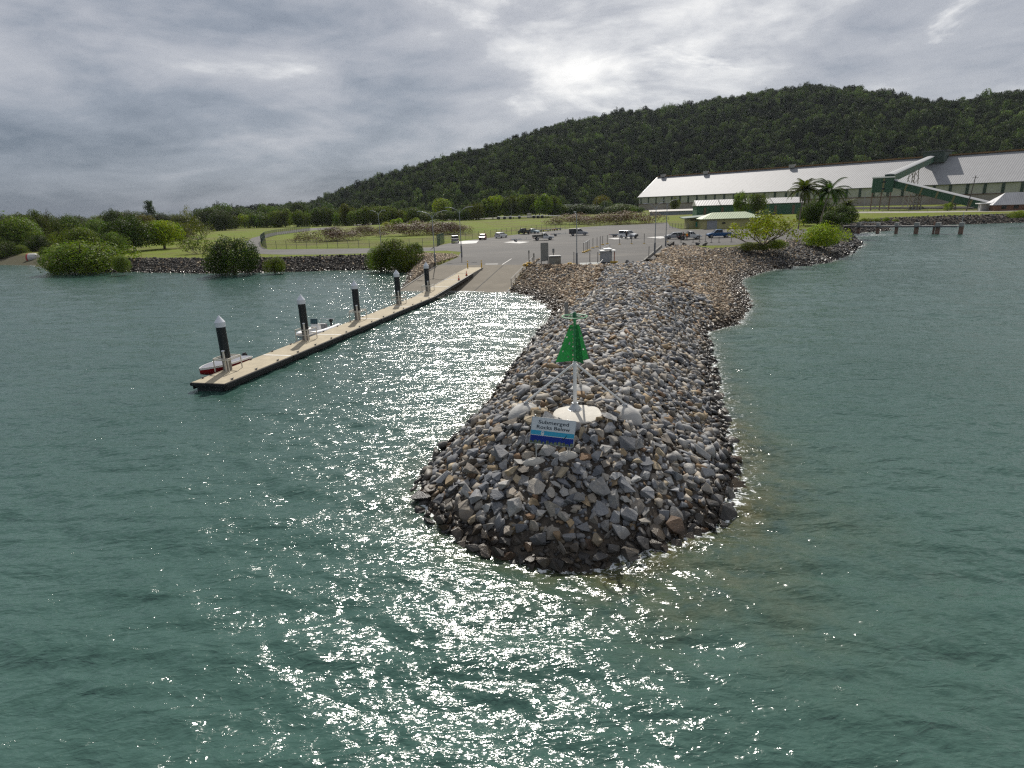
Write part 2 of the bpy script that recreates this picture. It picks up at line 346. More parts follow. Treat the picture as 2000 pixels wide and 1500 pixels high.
# ------------------------------------------------------------------ water
def water_material():
    m, nt, b = new_mat('sea_water')
    geo = N(nt, 'ShaderNodeNewGeometry'); tc = N(nt, 'ShaderNodeTexCoord')
    at = N(nt, 'ShaderNodeAttribute', attribute_name='shallow')
    # turbid green water, browner over the shallow rubble
    n0 = N(nt, 'ShaderNodeTexNoise', i_Scale=0.045, i_Detail=5.0, i_Roughness=0.6); L(nt, tc.outputs['Object'], n0.inputs['Vector'])
    deep = ramp(nt, n0.outputs[0], [(0.3, (0.033, 0.081, 0.065)), (0.7, (0.049, 0.101, 0.085))])
    nb = N(nt, 'ShaderNodeTexNoise', i_Scale=0.9, i_Detail=6.0, i_Roughness=0.7); L(nt, tc.outputs['Object'], nb.inputs['Vector'])
    bed = ramp(nt, nb.outputs[0], [(0.35, (0.018, 0.030, 0.020)), (0.5, (0.060, 0.062, 0.022)), (0.66, (0.10, 0.085, 0.03))])
    c = mixc(nt, at.outputs['Fac'], deep, bed)
    # broken foam along the waterline, with ripple glints painted in as the same white
    at2 = N(nt, 'ShaderNodeAttribute', attribute_name='foam_glint')
    nf = N(nt, 'ShaderNodeTexNoise', i_Scale=4.5, i_Detail=6.0, i_Roughness=0.75, i_Distortion=0.6); L(nt, tc.outputs['Object'], nf.inputs['Vector'])
    fm = math_(nt, 'ADD', math_(nt, 'MULTIPLY', at2.outputs['Fac'], 0.285), nf.outputs[0])
    fm = ramp(nt, fm, [(0.72, (0, 0, 0)), (0.82, (1, 1, 1))])
    c = mixc(nt, fm, c, (0.75, 0.78, 0.78))
    L(nt, c, b.inputs['Base Color'])
    rg = math_(nt, 'ADD', 0.155, math_(nt, 'MULTIPLY', fm, 0.5)); L(nt, rg, b.inputs['Roughness'])
    b.inputs['IOR'].default_value = 1.33; b.inputs['Specular IOR Level'].default_value = 0.72
    # wavelets: tilt the normal with stretched noise at three sizes
    prev = None
    for sc, st, dist, rot in ((0.9, 0.38, 0.085, 8), (2.6, 0.42, 0.040, -14), (6.5, 0.5, 0.017, 20)):
        mp = N(nt, 'ShaderNodeMapping'); mp.inputs['Rotation'].default_value = (0, 0, math.radians(rot)); mp.inputs['Scale'].default_value = (st, 1, 1); L(nt, tc.outputs['Object'], mp.inputs[0])
        n = N(nt, 'ShaderNodeTexNoise', i_Scale=sc, i_Detail=3.0, i_Roughness=0.5, i_Distortion=0.5); L(nt, mp.outputs[0], n.inputs['Vector'])
        rd = math_(nt, 'SUBTRACT', 1.0, math_(nt, 'ABSOLUTE', math_(nt, 'SUBTRACT', math_(nt, 'MULTIPLY', n.outputs[0], 2.0), 1.0)))
        bp = N(nt, 'ShaderNodeBump', i_Strength=1.0, i_Distance=dist); L(nt, rd, bp.inputs['Height'])
        if prev is not None: L(nt, prev, bp.inputs['Normal'])
        prev = bp.outputs[0]
    acc = None
    for sc, k, st, rot in ((1.1, 0.30, 0.5, 12), (3.2, 0.48, 0.6, -18), (8.0, 0.50, 0.75, 25)):
        mp = N(nt, 'ShaderNodeMapping'); mp.inputs['Rotation'].default_value = (0, 0, math.radians(rot)); mp.inputs['Scale'].default_value = (st, 1, 1); L(nt, tc.outputs['Object'], mp.inputs[0])
        n = N(nt, 'ShaderNodeTexNoise', i_Scale=sc, i_Detail=2.0, i_Roughness=0.5, i_Distortion=0.2); L(nt, mp.outputs[0], n.inputs['Vector'])
        v = N(nt, 'ShaderNodeVectorMath', operation='SUBTRACT'); L(nt, n.outputs['Color'], v.inputs[0]); v.inputs[1].default_value = (0.5, 0.5, 0.5)
        v2 = N(nt, 'ShaderNodeVectorMath', operation='MULTIPLY'); L(nt, v.outputs[0], v2.inputs[0]); v2.inputs[1].default_value = (k, k, 0)
        if acc is None: acc = v2.outputs[0]
        else:
            a = N(nt, 'ShaderNodeVectorMath', operation='ADD'); L(nt, acc, a.inputs[0]); L(nt, v2.outputs[0], a.inputs[1]); acc = a.outputs[0]
    # gusts: calmer and rougher patches
    ng = N(nt, 'ShaderNodeTexNoise', i_Scale=0.12, i_Detail=4.0, i_Roughness=0.6, i_Distortion=0.4); L(nt, tc.outputs['Object'], ng.inputs['Vector'])
    gu = math_(nt, 'ADD', 0.55, math_(nt, 'MULTIPLY', ng.outputs[0], 0.9))
    sc_ = N(nt, 'ShaderNodeVectorMath', operation='SCALE'); L(nt, acc, sc_.inputs[0]); L(nt, gu, sc_.inputs['Scale'])
    ad = N(nt, 'ShaderNodeVectorMath', operation='ADD'); L(nt, prev, ad.inputs[0]); L(nt, sc_.outputs[0], ad.inputs[1])
    nm = N(nt, 'ShaderNodeVectorMath', operation='NORMALIZE'); L(nt, ad.outputs[0], nm.inputs[0])
    L(nt, nm.outputs[0], b.inputs['Normal'])
    return m
def waves(P):
    r = np.hypot(P[:, 0], P[:, 1]); z = np.zeros(len(P)); rw = np.random.default_rng(11)
    for k in range(46):
        wl = 0.45 * (14.0 ** (k / 45.0)); th = rw.normal(1.25, 0.42) ; a = 0.0062 * wl ** 0.80 * rw.uniform(0.5, 1.2); ph = rw.uniform(0, 6.28)
        fade = np.clip(wl * 170 / r - 0.35, 0, 1)       # finer waves only where the mesh can carry them
        x = (P[:, 0] * math.cos(th) + P[:, 1] * math.sin(th)) * 2 * math.pi / wl + ph
        z += a * fade * (np.sin(x) + 0.25 * np.sin(2 * x + 1.2))
    return z * (0.75 + 0.35 * wob(P, 30, 9))
def make_water():
    P, Fq = polar(3.2, 9000, 0.0062, math.radians(-66), math.radians(66), 0.0058)
    d = sdist(P, COAST); r = np.hypot(P[:, 0], P[:, 1])
    keep = d < 6.0
    kf = keep[Fq].any(1); Fq = Fq[kf]
    used = np.unique(Fq); mp = np.full(len(P), -1, np.int64); mp[used] = np.arange(len(used)); Fq = mp[Fq]; P = P[used]; d = d[used]; r = r[used]
    z = waves(P)
    dm = -d
    tip = np.exp(-(((P[:, 0] - 9.5) / 5.5) ** 2 + ((P[:, 1] - 22) / 15) ** 2)) + np.exp(-(((P[:, 0] - 5) / 5) ** 2 + ((P[:, 1] - 14.5) / 3.2) ** 2))
    sh = np.clip(np.exp(-np.maximum(dm, 0) / 1.1) * 0.75 + tip * np.exp(-np.maximum(dm, 0) / 3.5) * 0.72 * (0.75 + 0.5 * wob(P, 4, 2)), 0, 0.92)
    sh = np.where(P[:, 0] < -3, sh * 0.7, sh)
    fo = np.exp(-np.maximum(dm, 0) / np.where(P[:, 0] > 40, 1.7, np.where(P[:, 0] > 0, 1.25, 0.45)))
    surf = np.exp(-(((P[:, 0] - 98) / 14) ** 2 + ((P[:, 1] - 172) / 13) ** 2)) * 0.95 + np.exp(-(((P[:, 0] - 82) / 7) ** 2 + ((P[:, 1] - 145) / 9) ** 2)) * 0.5
    fo = np.clip(np.maximum(fo, surf), 0, 1)
    me = np_mesh('water', np.column_stack([P, z]), Fq, water_material(), True, attr={'shallow': sh, 'foam_glint': fo})
    o = link('water', me); tag(o, 'rippled green sea water with sun glitter', None, None, 'structure')
make_water()

# ------------------------------------------------------------------ land
def ground_material():
    m, nt, b = new_mat('ground_soil_and_grass')
    tc = N(nt, 'ShaderNodeTexCoord'); at = N(nt, 'ShaderNodeAttribute', attribute_name='rocky'); af = N(nt, 'ShaderNodeAttribute', attribute_name='wood')
    n1 = N(nt, 'ShaderNodeTexNoise', i_Scale=0.035, i_Detail=9.0, i_Roughness=0.65, i_Distortion=0.3); L(nt, tc.outputs['Object'], n1.inputs['Vector'])
    n2 = N(nt, 'ShaderNodeTexNoise', i_Scale=0.9, i_Detail=6.0, i_Roughness=0.7); L(nt, tc.outputs['Object'], n2.inputs['Vector'])
    n3 = N(nt, 'ShaderNodeTexNoise', i_Scale=4.0, i_Detail=5.0, i_Roughness=0.7); L(nt, tc.outputs['Object'], n3.inputs['Vector'])
    g = ramp(nt, n1.outputs[0], [(0.32, (0.085, 0.135, 0.004)), (0.46, (0.135, 0.180, 0.005)), (0.53, (0.120, 0.128, 0.016)), (0.60, (0.125, 0.098, 0.042)), (0.72, (0.11, 0.078, 0.045))])
    g = mixc(nt, 0.36, g, ramp(nt, n2.outputs[0], [(0.3, (0.055, 0.085, 0.005)), (0.7, (0.165, 0.200, 0.012))]))
    g = mixc(nt, ramp(nt, n3.outputs[0], [(0.4, (0, 0, 0)), (0.75, (0.5, 0.5, 0.5))]), g, (0.10, 0.11, 0.03))
    rk = ramp(nt, n3.outputs[0], [(0.3, (0.035, 0.032, 0.028)), (0.7, (0.12, 0.10, 0.08))])
    c = mixc(nt, at.outputs['Fac'], g, rk)
    fl = ramp(nt, n2.outputs[0], [(0.3, (0.015, 0.022, 0.008)), (0.7, (0.04, 0.05, 0.018))])
    c = mixc(nt, af.outputs['Fac'], c, fl)
    L(nt, c, b.inputs['Base Color']); b.inputs['Roughness'].default_value = 0.95; b.inputs['Specular IOR Level'].default_value = 0.15
    bp = N(nt, 'ShaderNodeBump', i_Strength=0.8, i_Distance=0.15); L(nt, n3.outputs[0], bp.inputs['Height']); L(nt, bp.outputs[0], b.inputs['Normal'])
    return m
BANKW = 9.0
def rocky_mask(P):
    d = sdist(P, COAST); X, Y = P[:, 0], P[:, 1]
    lim = np.full(len(P), 5.6)
    lim = np.where((X > -40) & (X < -3), 5.0, lim)
    lim = np.where((X > -3) & (Y < 70), 30, lim); emb = (Y > 46) & (X > 2) & (X < 60); lim = np.where(emb, np.where(X < 36, 40, 12.5), lim)
    return d, lim
def make_land():
    P, Fq = polar(11.0, 2600, 0.0068, math.radians(-62), math.radians(62), 0.0056)
    d, lim = rocky_mask(P)
    kf = (d > -5)[Fq].any(1); Fq = Fq[kf]
    used = np.unique(Fq); mp = np.full(len(P), -1, np.int64); mp[used] = np.arange(len(used)); Fq = mp[Fq]; P = P[used]; d = d[used]; lim = lim[used]
    z = zland(P)
    rocky = 1 - sstep(-0.6, 0.6, d - lim)
    hz = hill(P); wood = sstep(0.2, 4, hz)
    rocky = np.where(P[:, 0] < -112, 0.85 * (1 - sstep(5, 9, d)), rocky)
    me = np_mesh('terrain', np.column_stack([P, z]), Fq, ground_material(), True, attr={'rocky': rocky, 'wood': wood})
    o = link('terrain', me); tag(o, 'land with grass flats, rubble banks and a wooded hill', None, None, 'structure')
make_land()
# ------------------------------------------------------------------ rocks
def rock_material(name, from_object):
    m, nt, b = new_mat(name)
    tc = N(nt, 'ShaderNodeTexCoord'); geo = N(nt, 'ShaderNodeNewGeometry')
    if from_object:
        base = N(nt, 'ShaderNodeObjectInfo').outputs['Color']
    else:
        base = N(nt, 'ShaderNodeAttribute', attribute_name='col').outputs['Color']
    pos = geo.outputs['Position']
    n1 = N(nt, 'ShaderNodeTexNoise', i_Scale=3.5, i_Detail=8.0, i_Roughness=0.7, i_Distortion=0.4); L(nt, pos, n1.inputs['Vector'])
    n2 = N(nt, 'ShaderNodeTexNoise', i_Scale=22.0, i_Detail=5.0, i_Roughness=0.65); L(nt, pos, n2.inputs['Vector'])
    c = mixc(nt, 1.0, base, ramp(nt, n1.outputs[0], [(0.28, (0.62, 0.62, 0.64)), (0.5, (1.0, 1.0, 1.0)), (0.72, (1.35, 1.25, 1.12))]), 'MULTIPLY')
    c = mixc(nt, 1.0, c, ramp(nt, n2.outputs[0], [(0.3, (0.78, 0.78, 0.78)), (0.7, (1.2, 1.2, 1.2))]), 'MULTIPLY')
    # wet, weed-darkened band the tide reaches
    sep = N(nt, 'ShaderNodeSeparateXYZ'); L(nt, pos, sep.inputs[0])
    wz = math_(nt, 'ADD', sep.outputs[2], math_(nt, 'MULTIPLY', n1.outputs[0], -0.5))
    wet = ramp(nt, wz, [(0.10, (1, 1, 1)), (0.55, (0, 0, 0))])
    c = mixc(nt, wet, c, mixc(nt, 1.0, c, (0.24, 0.22, 0.20), 'MULTIPLY'))
    L(nt, c, b.inputs['Base Color'])
    rr = math_(nt, 'SUBTRACT', 0.82, math_(nt, 'MULTIPLY', wet, 0.5)); L(nt, rr, b.inputs['Roughness'])
    b.inputs['Specular IOR Level'].default_value = 0.35
    bp = N(nt, 'ShaderNodeBump', i_Strength=0.55, i_Distance=0.03); L(nt, n2.outputs[0], bp.inputs['Height'])
    bp2 = N(nt, 'ShaderNodeBump', i_Strength=0.5, i_Distance=0.08); L(nt, n1.outputs[0], bp2.inputs['Height']); L(nt, bp.outputs[0], bp2.inputs['Normal'])
    L(nt, bp2.outputs[0], b.inputs['Normal'])
    return m
ROCK_OBJ = rock_material('quarry_rock', True); ROCK_ATT = rock_material('quarry_rock_mass', False)
def make_rock(seed, detail):
    rw = np.random.default_rng(seed); bm = bmesh.new()
    n = rw.integers(9, 14)
    ax = np.array([1.0, rw.uniform(0.60, 0.92), rw.uniform(0.36, 0.62)])
    p = rw.uniform(-1, 1, (n, 3)); p /= (np.abs(p) ** 3.6).sum(1)[:, None] ** (1 / 3.6)
    p *= rw.uniform(0.72, 1.05, (n, 1))
    p = p * ax * 0.5
    for v in p: bm.verts.new(v)
    r = bmesh.ops.convex_hull(bm, input=bm.verts)
    bmesh.ops.delete(bm, geom=list({g for g in r['geom_interior'] + r['geom_unused'] if isinstance(g, bmesh.types.BMVert)}), context='VERTS')
    bmesh.ops.dissolve_limit(bm, angle_limit=0.16, verts=bm.verts, edges=bm.edges)
    if detail:
        bmesh.ops.bevel(bm, geom=list(bm.edges), offset=0.014, segments=1, affect='EDGES', clamp_overlap=True)
        bmesh.ops.triangulate(bm, faces=bm.faces)
        bmesh.ops.subdivide_edges(bm, edges=bm.edges, cuts=1, use_grid_fill=True)
        for v in bm.verts:
            q = np.array(v.co); k = 0.012 * math.sin(q[0] * 17 + seed) + 0.010 * math.sin(q[1] * 23 + q[2] * 19 + seed * 2)
            v.co += v.co.normalized() * (k + rw.normal(0, 0.006))
    bmesh.ops.triangulate(bm, faces=bm.faces)
    bmesh.ops.recalc_face_normals(bm, faces=bm.faces)
    me = bpy.data.meshes.new('rock'); bm.to_mesh(me); bm.free()
    return me
ROCK_NEAR = [make_rock(100 + i, True) for i in range(28)]
ROCK_ARR = []
for i in range(24):
    me_ = make_rock(300 + i, False)
    ROCK_ARR.append((np.array([v.co[:] for v in me_.vertices]), np.array([p.vertices[:] for p in me_.polygons])))
    bpy.data.meshes.remove(me_)
for me_ in ROCK_NEAR: me_.materials.append(ROCK_OBJ)
GREY = [(0.21, 0.218, 0.232), (0.265, 0.268, 0.275), (0.135, 0.142, 0.156), (0.32, 0.318, 0.31), (0.175, 0.178, 0.185), (0.235, 0.23, 0.222), (0.37, 0.36, 0.34)]
TAN = [(0.31, 0.235, 0.145), (0.25, 0.175, 0.105), (0.36, 0.30, 0.21), (0.20, 0.130, 0.080)]
BRN = [(0.32, 0.235, 0.155), (0.40, 0.315, 0.215), (0.235, 0.17, 0.115), (0.44, 0.37, 0.275), (0.29, 0.24, 0.185)]
DRK = [(0.060, 0.056, 0.052), (0.085, 0.078, 0.070), (0.048, 0.046, 0.046), (0.115, 0.105, 0.092)]
def pick(pal, n, rw, j=0.15):
    c = np.array(pal)[rw.integers(0, len(pal), n)]
    return np.clip(c * rw.uniform(1 - j, 1 + j, (n, 1)), 0.01, 0.9)
def slope_at(P):
    e = 0.4; h0 = zland(P); hx = zland(P + [e, 0]); hy = zland(P + [0, e])
    nrm = np.column_stack([-(hx - h0) / e, -(hy - h0) / e, np.ones(len(P))]); return h0, nrm / np.linalg.norm(nrm, axis=1)[:, None]
def scatter(n_try, box, region, size, rw, cover=0.36):
    """dart throwing on a hash grid; region(P)->bool, size(P)->long axis"""
    P = np.column_stack([rw.uniform(box[0], box[1], n_try), rw.uniform(box[2], box[3], n_try)])
    P = P[region(P)]; S = size(P)
    grid = {}; keep = []
    for i, (p, s) in enumerate(zip(P, S)):
        gx, gy = int(p[0] // 1.0), int(p[1] // 1.0); ok = True
        for ax in (-1, 0, 1):
            for ay in (-1, 0, 1):
                for q, t in grid.get((gx + ax, gy + ay), ()):
                    if (q[0] - p[0]) ** 2 + (q[1] - p[1]) ** 2 < (cover * (s + t)) ** 2: ok = False; break
                if not ok: break
            if not ok: break
        if ok: keep.append(i); grid.setdefault((gx, gy), []).append((p, s))
    return P[keep], S[keep]
def rand_rot(n, nrm, rw, tilt=0.55):
    """random rotation matrices whose z axis leans about the slope normal"""
    z = nrm + rw.normal(0, tilt, (n, 3)); z /= np.linalg.norm(z, axis=1)[:, None]
    t = rw.normal(size=(n, 3)); x = t - (t * z).sum(1)[:, None] * z; x /= np.linalg.norm(x, axis=1)[:, None]
    return np.stack([x, np.cross(z, x), z], -1)
def rock_mass(name, label, P, Z, S, Rm, C, cat=None):
    Vs, Fs, Cs = [], [], []; b = 0
    for i in range(len(P)):
        V, F = ROCK_ARR[i % len(ROCK_ARR)]
        v = (V * S[i]) @ Rm[i].T + [P[i, 0], P[i, 1], Z[i]]
        Vs.append(v); Fs.append(F + b); b += len(V); Cs.append(np.repeat(np.append(C[i], 1.0)[None], len(V), 0))
    o = link(name, np_mesh(name, np.concatenate(Vs), np.concatenate(Fs), ROCK_ATT, False, np.concatenate(Cs)))
    return tag(o, label, cat, None, 'stuff')
def in_ramp(P, pad=0.2):
    q = P - RAMP_O; s = q @ RAMP_U; v = q @ RAMP_V
    return (v > -pad) & (v < RAMP_W + pad) & (s > -6) & (s < RAMP_END)
def breakwater_rocks():
    rw = np.random.default_rng(21)
    dcr = lambda P: pline(P, CREST)
    reg = lambda P: (sdist(P, COAST) > np.where(P[:, 1] < 30, -0.32, -0.4)) & (dcr(P) < 8.2) & ~in_ramp(P, 0.6) & (P[:, 1] < 86)
    big = lambda P: np.clip(rw.lognormal(-0.70, 0.28, len(P)), 0.30, 0.92) * np.where(P[:, 1] < 23, 1.08, np.where(P[:, 1] < 34, 1.0, 0.92))
    lay = []
    for k, (nt_, cov, dz) in enumerate(((110000, 0.265, 0.0), (80000, 0.30, 0.14))):
        P, S = scatter(nt_, (-8, 32, 13, 88), reg, big, rw, cov); lay.append((P, S, dz))
    P, S = scatter(60000, (-6, 11, 13.5, 32), reg, lambda P: rw.uniform(0.16, 0.32, len(P)), rw, 0.34); lay.append((P, S, -0.02))
    P = np.concatenate([l[0] for l in lay]); S = np.concatenate([l[1] for l in lay]); DZ = np.concatenate([np.full(len(l[0]), l[2]) for l in lay])
    # the white pad, the anchor mounds and the sign posts stay clear
    for (cx, cy, rad) in CLEAR:
        k = np.hypot(P[:, 0] - cx, P[:, 1] - cy) > rad + S * 0.3; P, S, DZ = P[k], S[k], DZ[k]
    Z, nr = slope_at(P); Z = Z + DZ * S / 0.5 + rw.normal(0, 0.035, len(P)) 
    Rm = rand_rot(len(P), nr, rw, 0.34)
    C = pick(GREY, len(P), rw)
    tan = rw.random(len(P)) < 0.14; wm = rw.random(len(P)) < 0.30; C[wm] = pick([(0.30, 0.265, 0.22), (0.36, 0.33, 0.285), (0.22, 0.195, 0.165)], wm.sum(), rw); C[tan] = pick(TAN, tan.sum(), rw)
    b = (rw.random(len(P)) < sstep(60, 84, P[:, 1]) * 0.12) | ((pline(P, CREST) > 4.2) & (P[:, 1] > 56) & (rw.random(len(P)) < sstep(56, 66, P[:, 1]) * .8)) ; C[b] = pick(BRN, b.sum(), rw)
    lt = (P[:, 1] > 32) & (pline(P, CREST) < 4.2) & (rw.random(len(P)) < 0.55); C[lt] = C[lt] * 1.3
    # which ones show largest
    vis = np.array([(rw_ := R3.T @ (np.array([p[0], p[1], z]) - [0, 0, CAM_H])) for p, z in zip(P, Z)])
    dist = np.linalg.norm(vis, axis=1)
    facing = (nr * (np.array([0, 0, CAM_H]) - np.column_stack([P, Z])) / dist[:, None]).sum(1)
    app = S / dist * np.clip(facing, 0.05, 1) ** 0.5 * np.where(DZ > 0, 1.15, 0.95)
    app[Z < -0.2] = 0
    order = np.argsort(-app); near = order[:292]; rest = order[292:]
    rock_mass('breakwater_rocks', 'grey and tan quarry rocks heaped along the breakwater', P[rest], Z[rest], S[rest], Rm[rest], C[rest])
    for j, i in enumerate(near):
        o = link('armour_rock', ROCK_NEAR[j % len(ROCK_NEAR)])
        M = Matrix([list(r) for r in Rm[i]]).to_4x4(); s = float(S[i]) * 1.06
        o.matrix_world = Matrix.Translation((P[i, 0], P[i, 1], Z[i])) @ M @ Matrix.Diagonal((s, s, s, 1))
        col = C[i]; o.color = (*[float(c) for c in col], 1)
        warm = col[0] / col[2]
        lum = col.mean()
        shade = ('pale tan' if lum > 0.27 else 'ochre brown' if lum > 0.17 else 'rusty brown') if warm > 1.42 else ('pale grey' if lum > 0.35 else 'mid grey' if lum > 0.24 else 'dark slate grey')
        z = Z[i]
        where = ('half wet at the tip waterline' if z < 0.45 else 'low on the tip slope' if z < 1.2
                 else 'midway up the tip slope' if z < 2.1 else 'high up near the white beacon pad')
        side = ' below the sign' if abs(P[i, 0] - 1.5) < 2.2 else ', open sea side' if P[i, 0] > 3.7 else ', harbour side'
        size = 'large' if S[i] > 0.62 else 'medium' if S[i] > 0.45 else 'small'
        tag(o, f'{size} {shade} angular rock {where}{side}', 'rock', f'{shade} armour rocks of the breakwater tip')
# fixed spots of the beacon and the sign (clear of rocks)
PAD = U(1129, 806, 3.02); MOUND1 = U(1026, 815, 2.55); MOUND2 = U(1222, 815, 2.55); MOUND3 = U(1134, 771, 2.85)
SIGN_Y = next(y for y in np.arange(17.5, 23, 0.05) if UY(1080, 873, y)[2] - zl(UY(1080, 873, y)[0], y) < 0.34)
SG1 = UY(1047, 868, SIGN_Y); SG2 = UY(1109, 874, SIGN_Y - 0.03)
CLEAR = [(PAD[0], PAD[1], 1.0), (MOUND1[0], MOUND1[1], 0.44), (MOUND2[0], MOUND2[1], 0.44), (MOUND3[0], MOUND3[1], 0.36), (SG1[0], SG1[1] - 0.05, 0.16), (SG2[0], SG2[1] - 0.05, 0.14)]
breakwater_rocks()
def bank_rocks():
    rw = np.random.default_rng(31)
    # tan rubble of the gentle banks beside the breakwater root and the ramp
    def reg(P):
        d = sdist(P, COAST)
        return (d > -0.5) & (d < 27) & (P[:, 0] > 0.2) & (P[:, 0] < 66) & (P[:, 1] > 44) & (P[:, 1] < 124) & ~in_ramp(P, 0.3) & (sdist(P, PARK) < -0.1)
    P, S = scatter(90000, (0, 66, 44, 124), reg, lambda P: np.clip(rw.lognormal(-0.95, 0.30, len(P)), 0.22, 0.85), rw, 0.28)
    k = (pline(P, CREST) > 6.3) & (sdist(P, COAST) < np.where(P[:, 0] > 36, 13.5, 30)) | (P[:, 1] > 86) & (P[:, 0] < 36); P, S = P[k], S[k]
    Z, nr = slope_at(P); Z += 0.07; C = pick(BRN, len(P), rw, 0.2)
    dk = rw.random(len(P)) < sstep(30, 46, P[:, 0]) * 0.75; C[dk] = pick(DRK, dk.sum(), rw) * 1.5
    g = rw.random(len(P)) < 0.10; C[g] = pick(GREY, g.sum(), rw)
    rock_mass('tan_rubble', 'tan and brown rubble on the banks beside the breakwater root', P, Z, S, rand_rot(len(P), nr, rw, 0.38), C)
    # rubble between the ramp and the dark bank
    def reg2(P):
        d = sdist(P, COAST); q = P - RAMP_O; v = q @ RAMP_V; s = q @ RAMP_U
        return (d > -0.5) & (v > RAMP_W + 0.1) & (v < RAMP_W + 11) & (s < 40) & (P[:, 0] > -27) & (d < 9.5)
    P, S = scatter(20000, (-30, -6, 82, 128), reg2, lambda P: np.clip(rw.lognormal(-0.95, 0.25, len(P)), 0.22, 0.7), rw, 0.29)
    Z, nr = slope_at(P); Z += 0.06; C = pick(BRN, len(P), rw, 0.2)
    rock_mass('ramp_side_rubble', 'pale tan rubble on the bank left of the boat ramp', P, Z, S, rand_rot(len(P), nr, rw, 0.38), C)
    # dark bank of the harbour
    def reg3(P):
        d = sdist(P, COAST); return (d > -0.5) & (d < 4.7) & (P[:, 0] < -22) & (P[:, 0] > -112) & (P[:, 1] < 150)
    P, S = scatter(34000, (-112, -22, 108, 150), reg3, lambda P: np.clip(rw.lognormal(-0.52, 0.27, len(P)), 0.35, 1.15), rw, 0.28)
    Z, nr = slope_at(P); Z += 0.08; C = pick(DRK, len(P), rw, 0.25)
    b = rw.random(len(P)) < 0.12; C[b] = pick(BRN, b.sum(), rw)
    rock_mass('dark_bank_rocks', 'dark basalt rocks lining the harbour bank on the left', P, Z, S, rand_rot(len(P), nr, rw, 0.5), C)
    # headland and far wall
    def reg4(P):
        d = sdist(P, COAST); return (d > -0.9) & (d < np.where(P[:, 1] > 160, 8.0, 7.0)) & (P[:, 0] > 44) & (P[:, 0] < 240) & (P[:, 1] < 240)
    P, S = scatter(60000, (44, 240, 90, 240), reg4, lambda P: np.clip(rw.lognormal(-0.28, 0.30, len(P)), 0.4, 1.7), rw, 0.29)
    Z, nr = slope_at(P); Z += 0.12; C = pick(DRK, len(P), rw, 0.25)
    b = rw.random(len(P)) < 0.10; C[b] = pick(GREY, b.sum(), rw) * 0.7
    rock_mass('headland_rocks', 'black rocks round the headland and the far sea wall', P, Z, S, rand_rot(len(P), nr, rw, 0.5), C)
PARK_PX = [(1043, 516.5), (1100, 517), (1200, 518), (1232, 515), (1262, 513.5), (1274, 511), (1286, 499), (1299, 484), (1318, 480), (1430, 479), (1500, 470), (1580, 466), (1576, 447), (1470, 447.5), (1330, 448), (1308, 441), (1304, 434.5), (1275, 436), (1250, 438), (1190, 440), (1130, 444.5), (1085, 449.5), (1017, 457), (970, 463), (907, 470), (868, 477), (846, 483), (838, 490.5), (872, 489.5), (900.5, 492)]
PARK = np.array([U(x, y, LAND)[:2] for x, y in PARK_PX] + [tuple(RAMP_O + RAMP_U * RAMP_END + RAMP_V * RAMP_W), tuple(RAMP_O + RAMP_U * RAMP_END)])
bank_rocks()
# ------------------------------------------------------------------ paving: car park and roads, boat ramp
def flat_sheet(name, poly, z, m, label):
    from mathutils.geometry import delaunay_2d_cdt
    v, _, f, *_r = delaunay_2d_cdt([Vector((float(p[0]), float(p[1]))) for p in poly], [], [list(range(len(poly)))], 1, 1e-4)
    me = bpy.data.meshes.new(name); me.from_pydata([(q.x, q.y, z) for q in v], [], [tuple(t) for t in f])
    for pl in me.polygons:
        if pl.normal.z < 0: pl.flip()
    me.update(); me.materials.append(m)
    return tag(link(name, me), label, None, None, 'structure')
def asphalt_material():
    m, nt, b = new_mat('asphalt'); tc = N(nt, 'ShaderNodeTexCoord')
    mp = N(nt, 'ShaderNodeMapping'); mp.inputs['Rotation'].default_value = (0, 0, 0.35); mp.inputs['Scale'].default_value = (0.35, 1, 1); L(nt, tc.outputs['Object'], mp.inputs[0])
    n1 = N(nt, 'ShaderNodeTexNoise', i_Scale=0.16, i_Detail=8.0, i_Roughness=0.65, i_Distortion=0.5); L(nt, mp.outputs[0], n1.inputs['Vector'])
    n2 = N(nt, 'ShaderNodeTexNoise', i_Scale=14.0, i_Detail=4.0, i_Roughness=0.7); L(nt, tc.outputs['Object'], n2.inputs['Vector'])
    c = ramp(nt, n1.outputs[0], [(0.3, (0.032, 0.0295, 0.027)), (0.48, (0.045, 0.0415, 0.038)), (0.6, (0.066, 0.060, 0.053)), (0.72, (0.11, 0.098, 0.083))])
    c = mixc(nt, 1.0, c, ramp(nt, n2.outputs[0], [(0.3, (0.8, 0.8, 0.8)), (0.7, (1.2, 1.2, 1.2))]), 'MULTIPLY')
    L(nt, c, b.inputs['Base Color']); b.inputs['Roughness'].default_value = 0.85
    bp = N(nt, 'ShaderNodeBump', i_Strength=0.3, i_Distance=0.02); L(nt, n2.outputs[0], bp.inputs['Height']); L(nt, bp.outputs[0], b.inputs['Normal'])
    return m
ASPH = asphalt_material()
flat_sheet('car_park_asphalt', PARK, LAND + 0.012, ASPH, 'grey asphalt car park and access road')
ROAD = [(848, 483), (800, 484.5), (722, 485), (640, 486), (560, 487), (524, 487.5), (505, 496), (560, 497.5), (640, 497), (722, 494.5), (800, 492.5), (838, 490.4)]
ROAD2 = [(524, 487.5), (510, 482), (508, 473), (516, 465), (540, 459), (606, 450.5), (660, 447), (655, 443.5), (600, 446), (530, 455), (492, 465), (480, 474), (484, 488), (505, 496)]
flat_sheet('access_road', [U(x, y, LAND)[:2] for x, y in ROAD], LAND + 0.012, ASPH, 'grey access road along the top of the harbour bank')
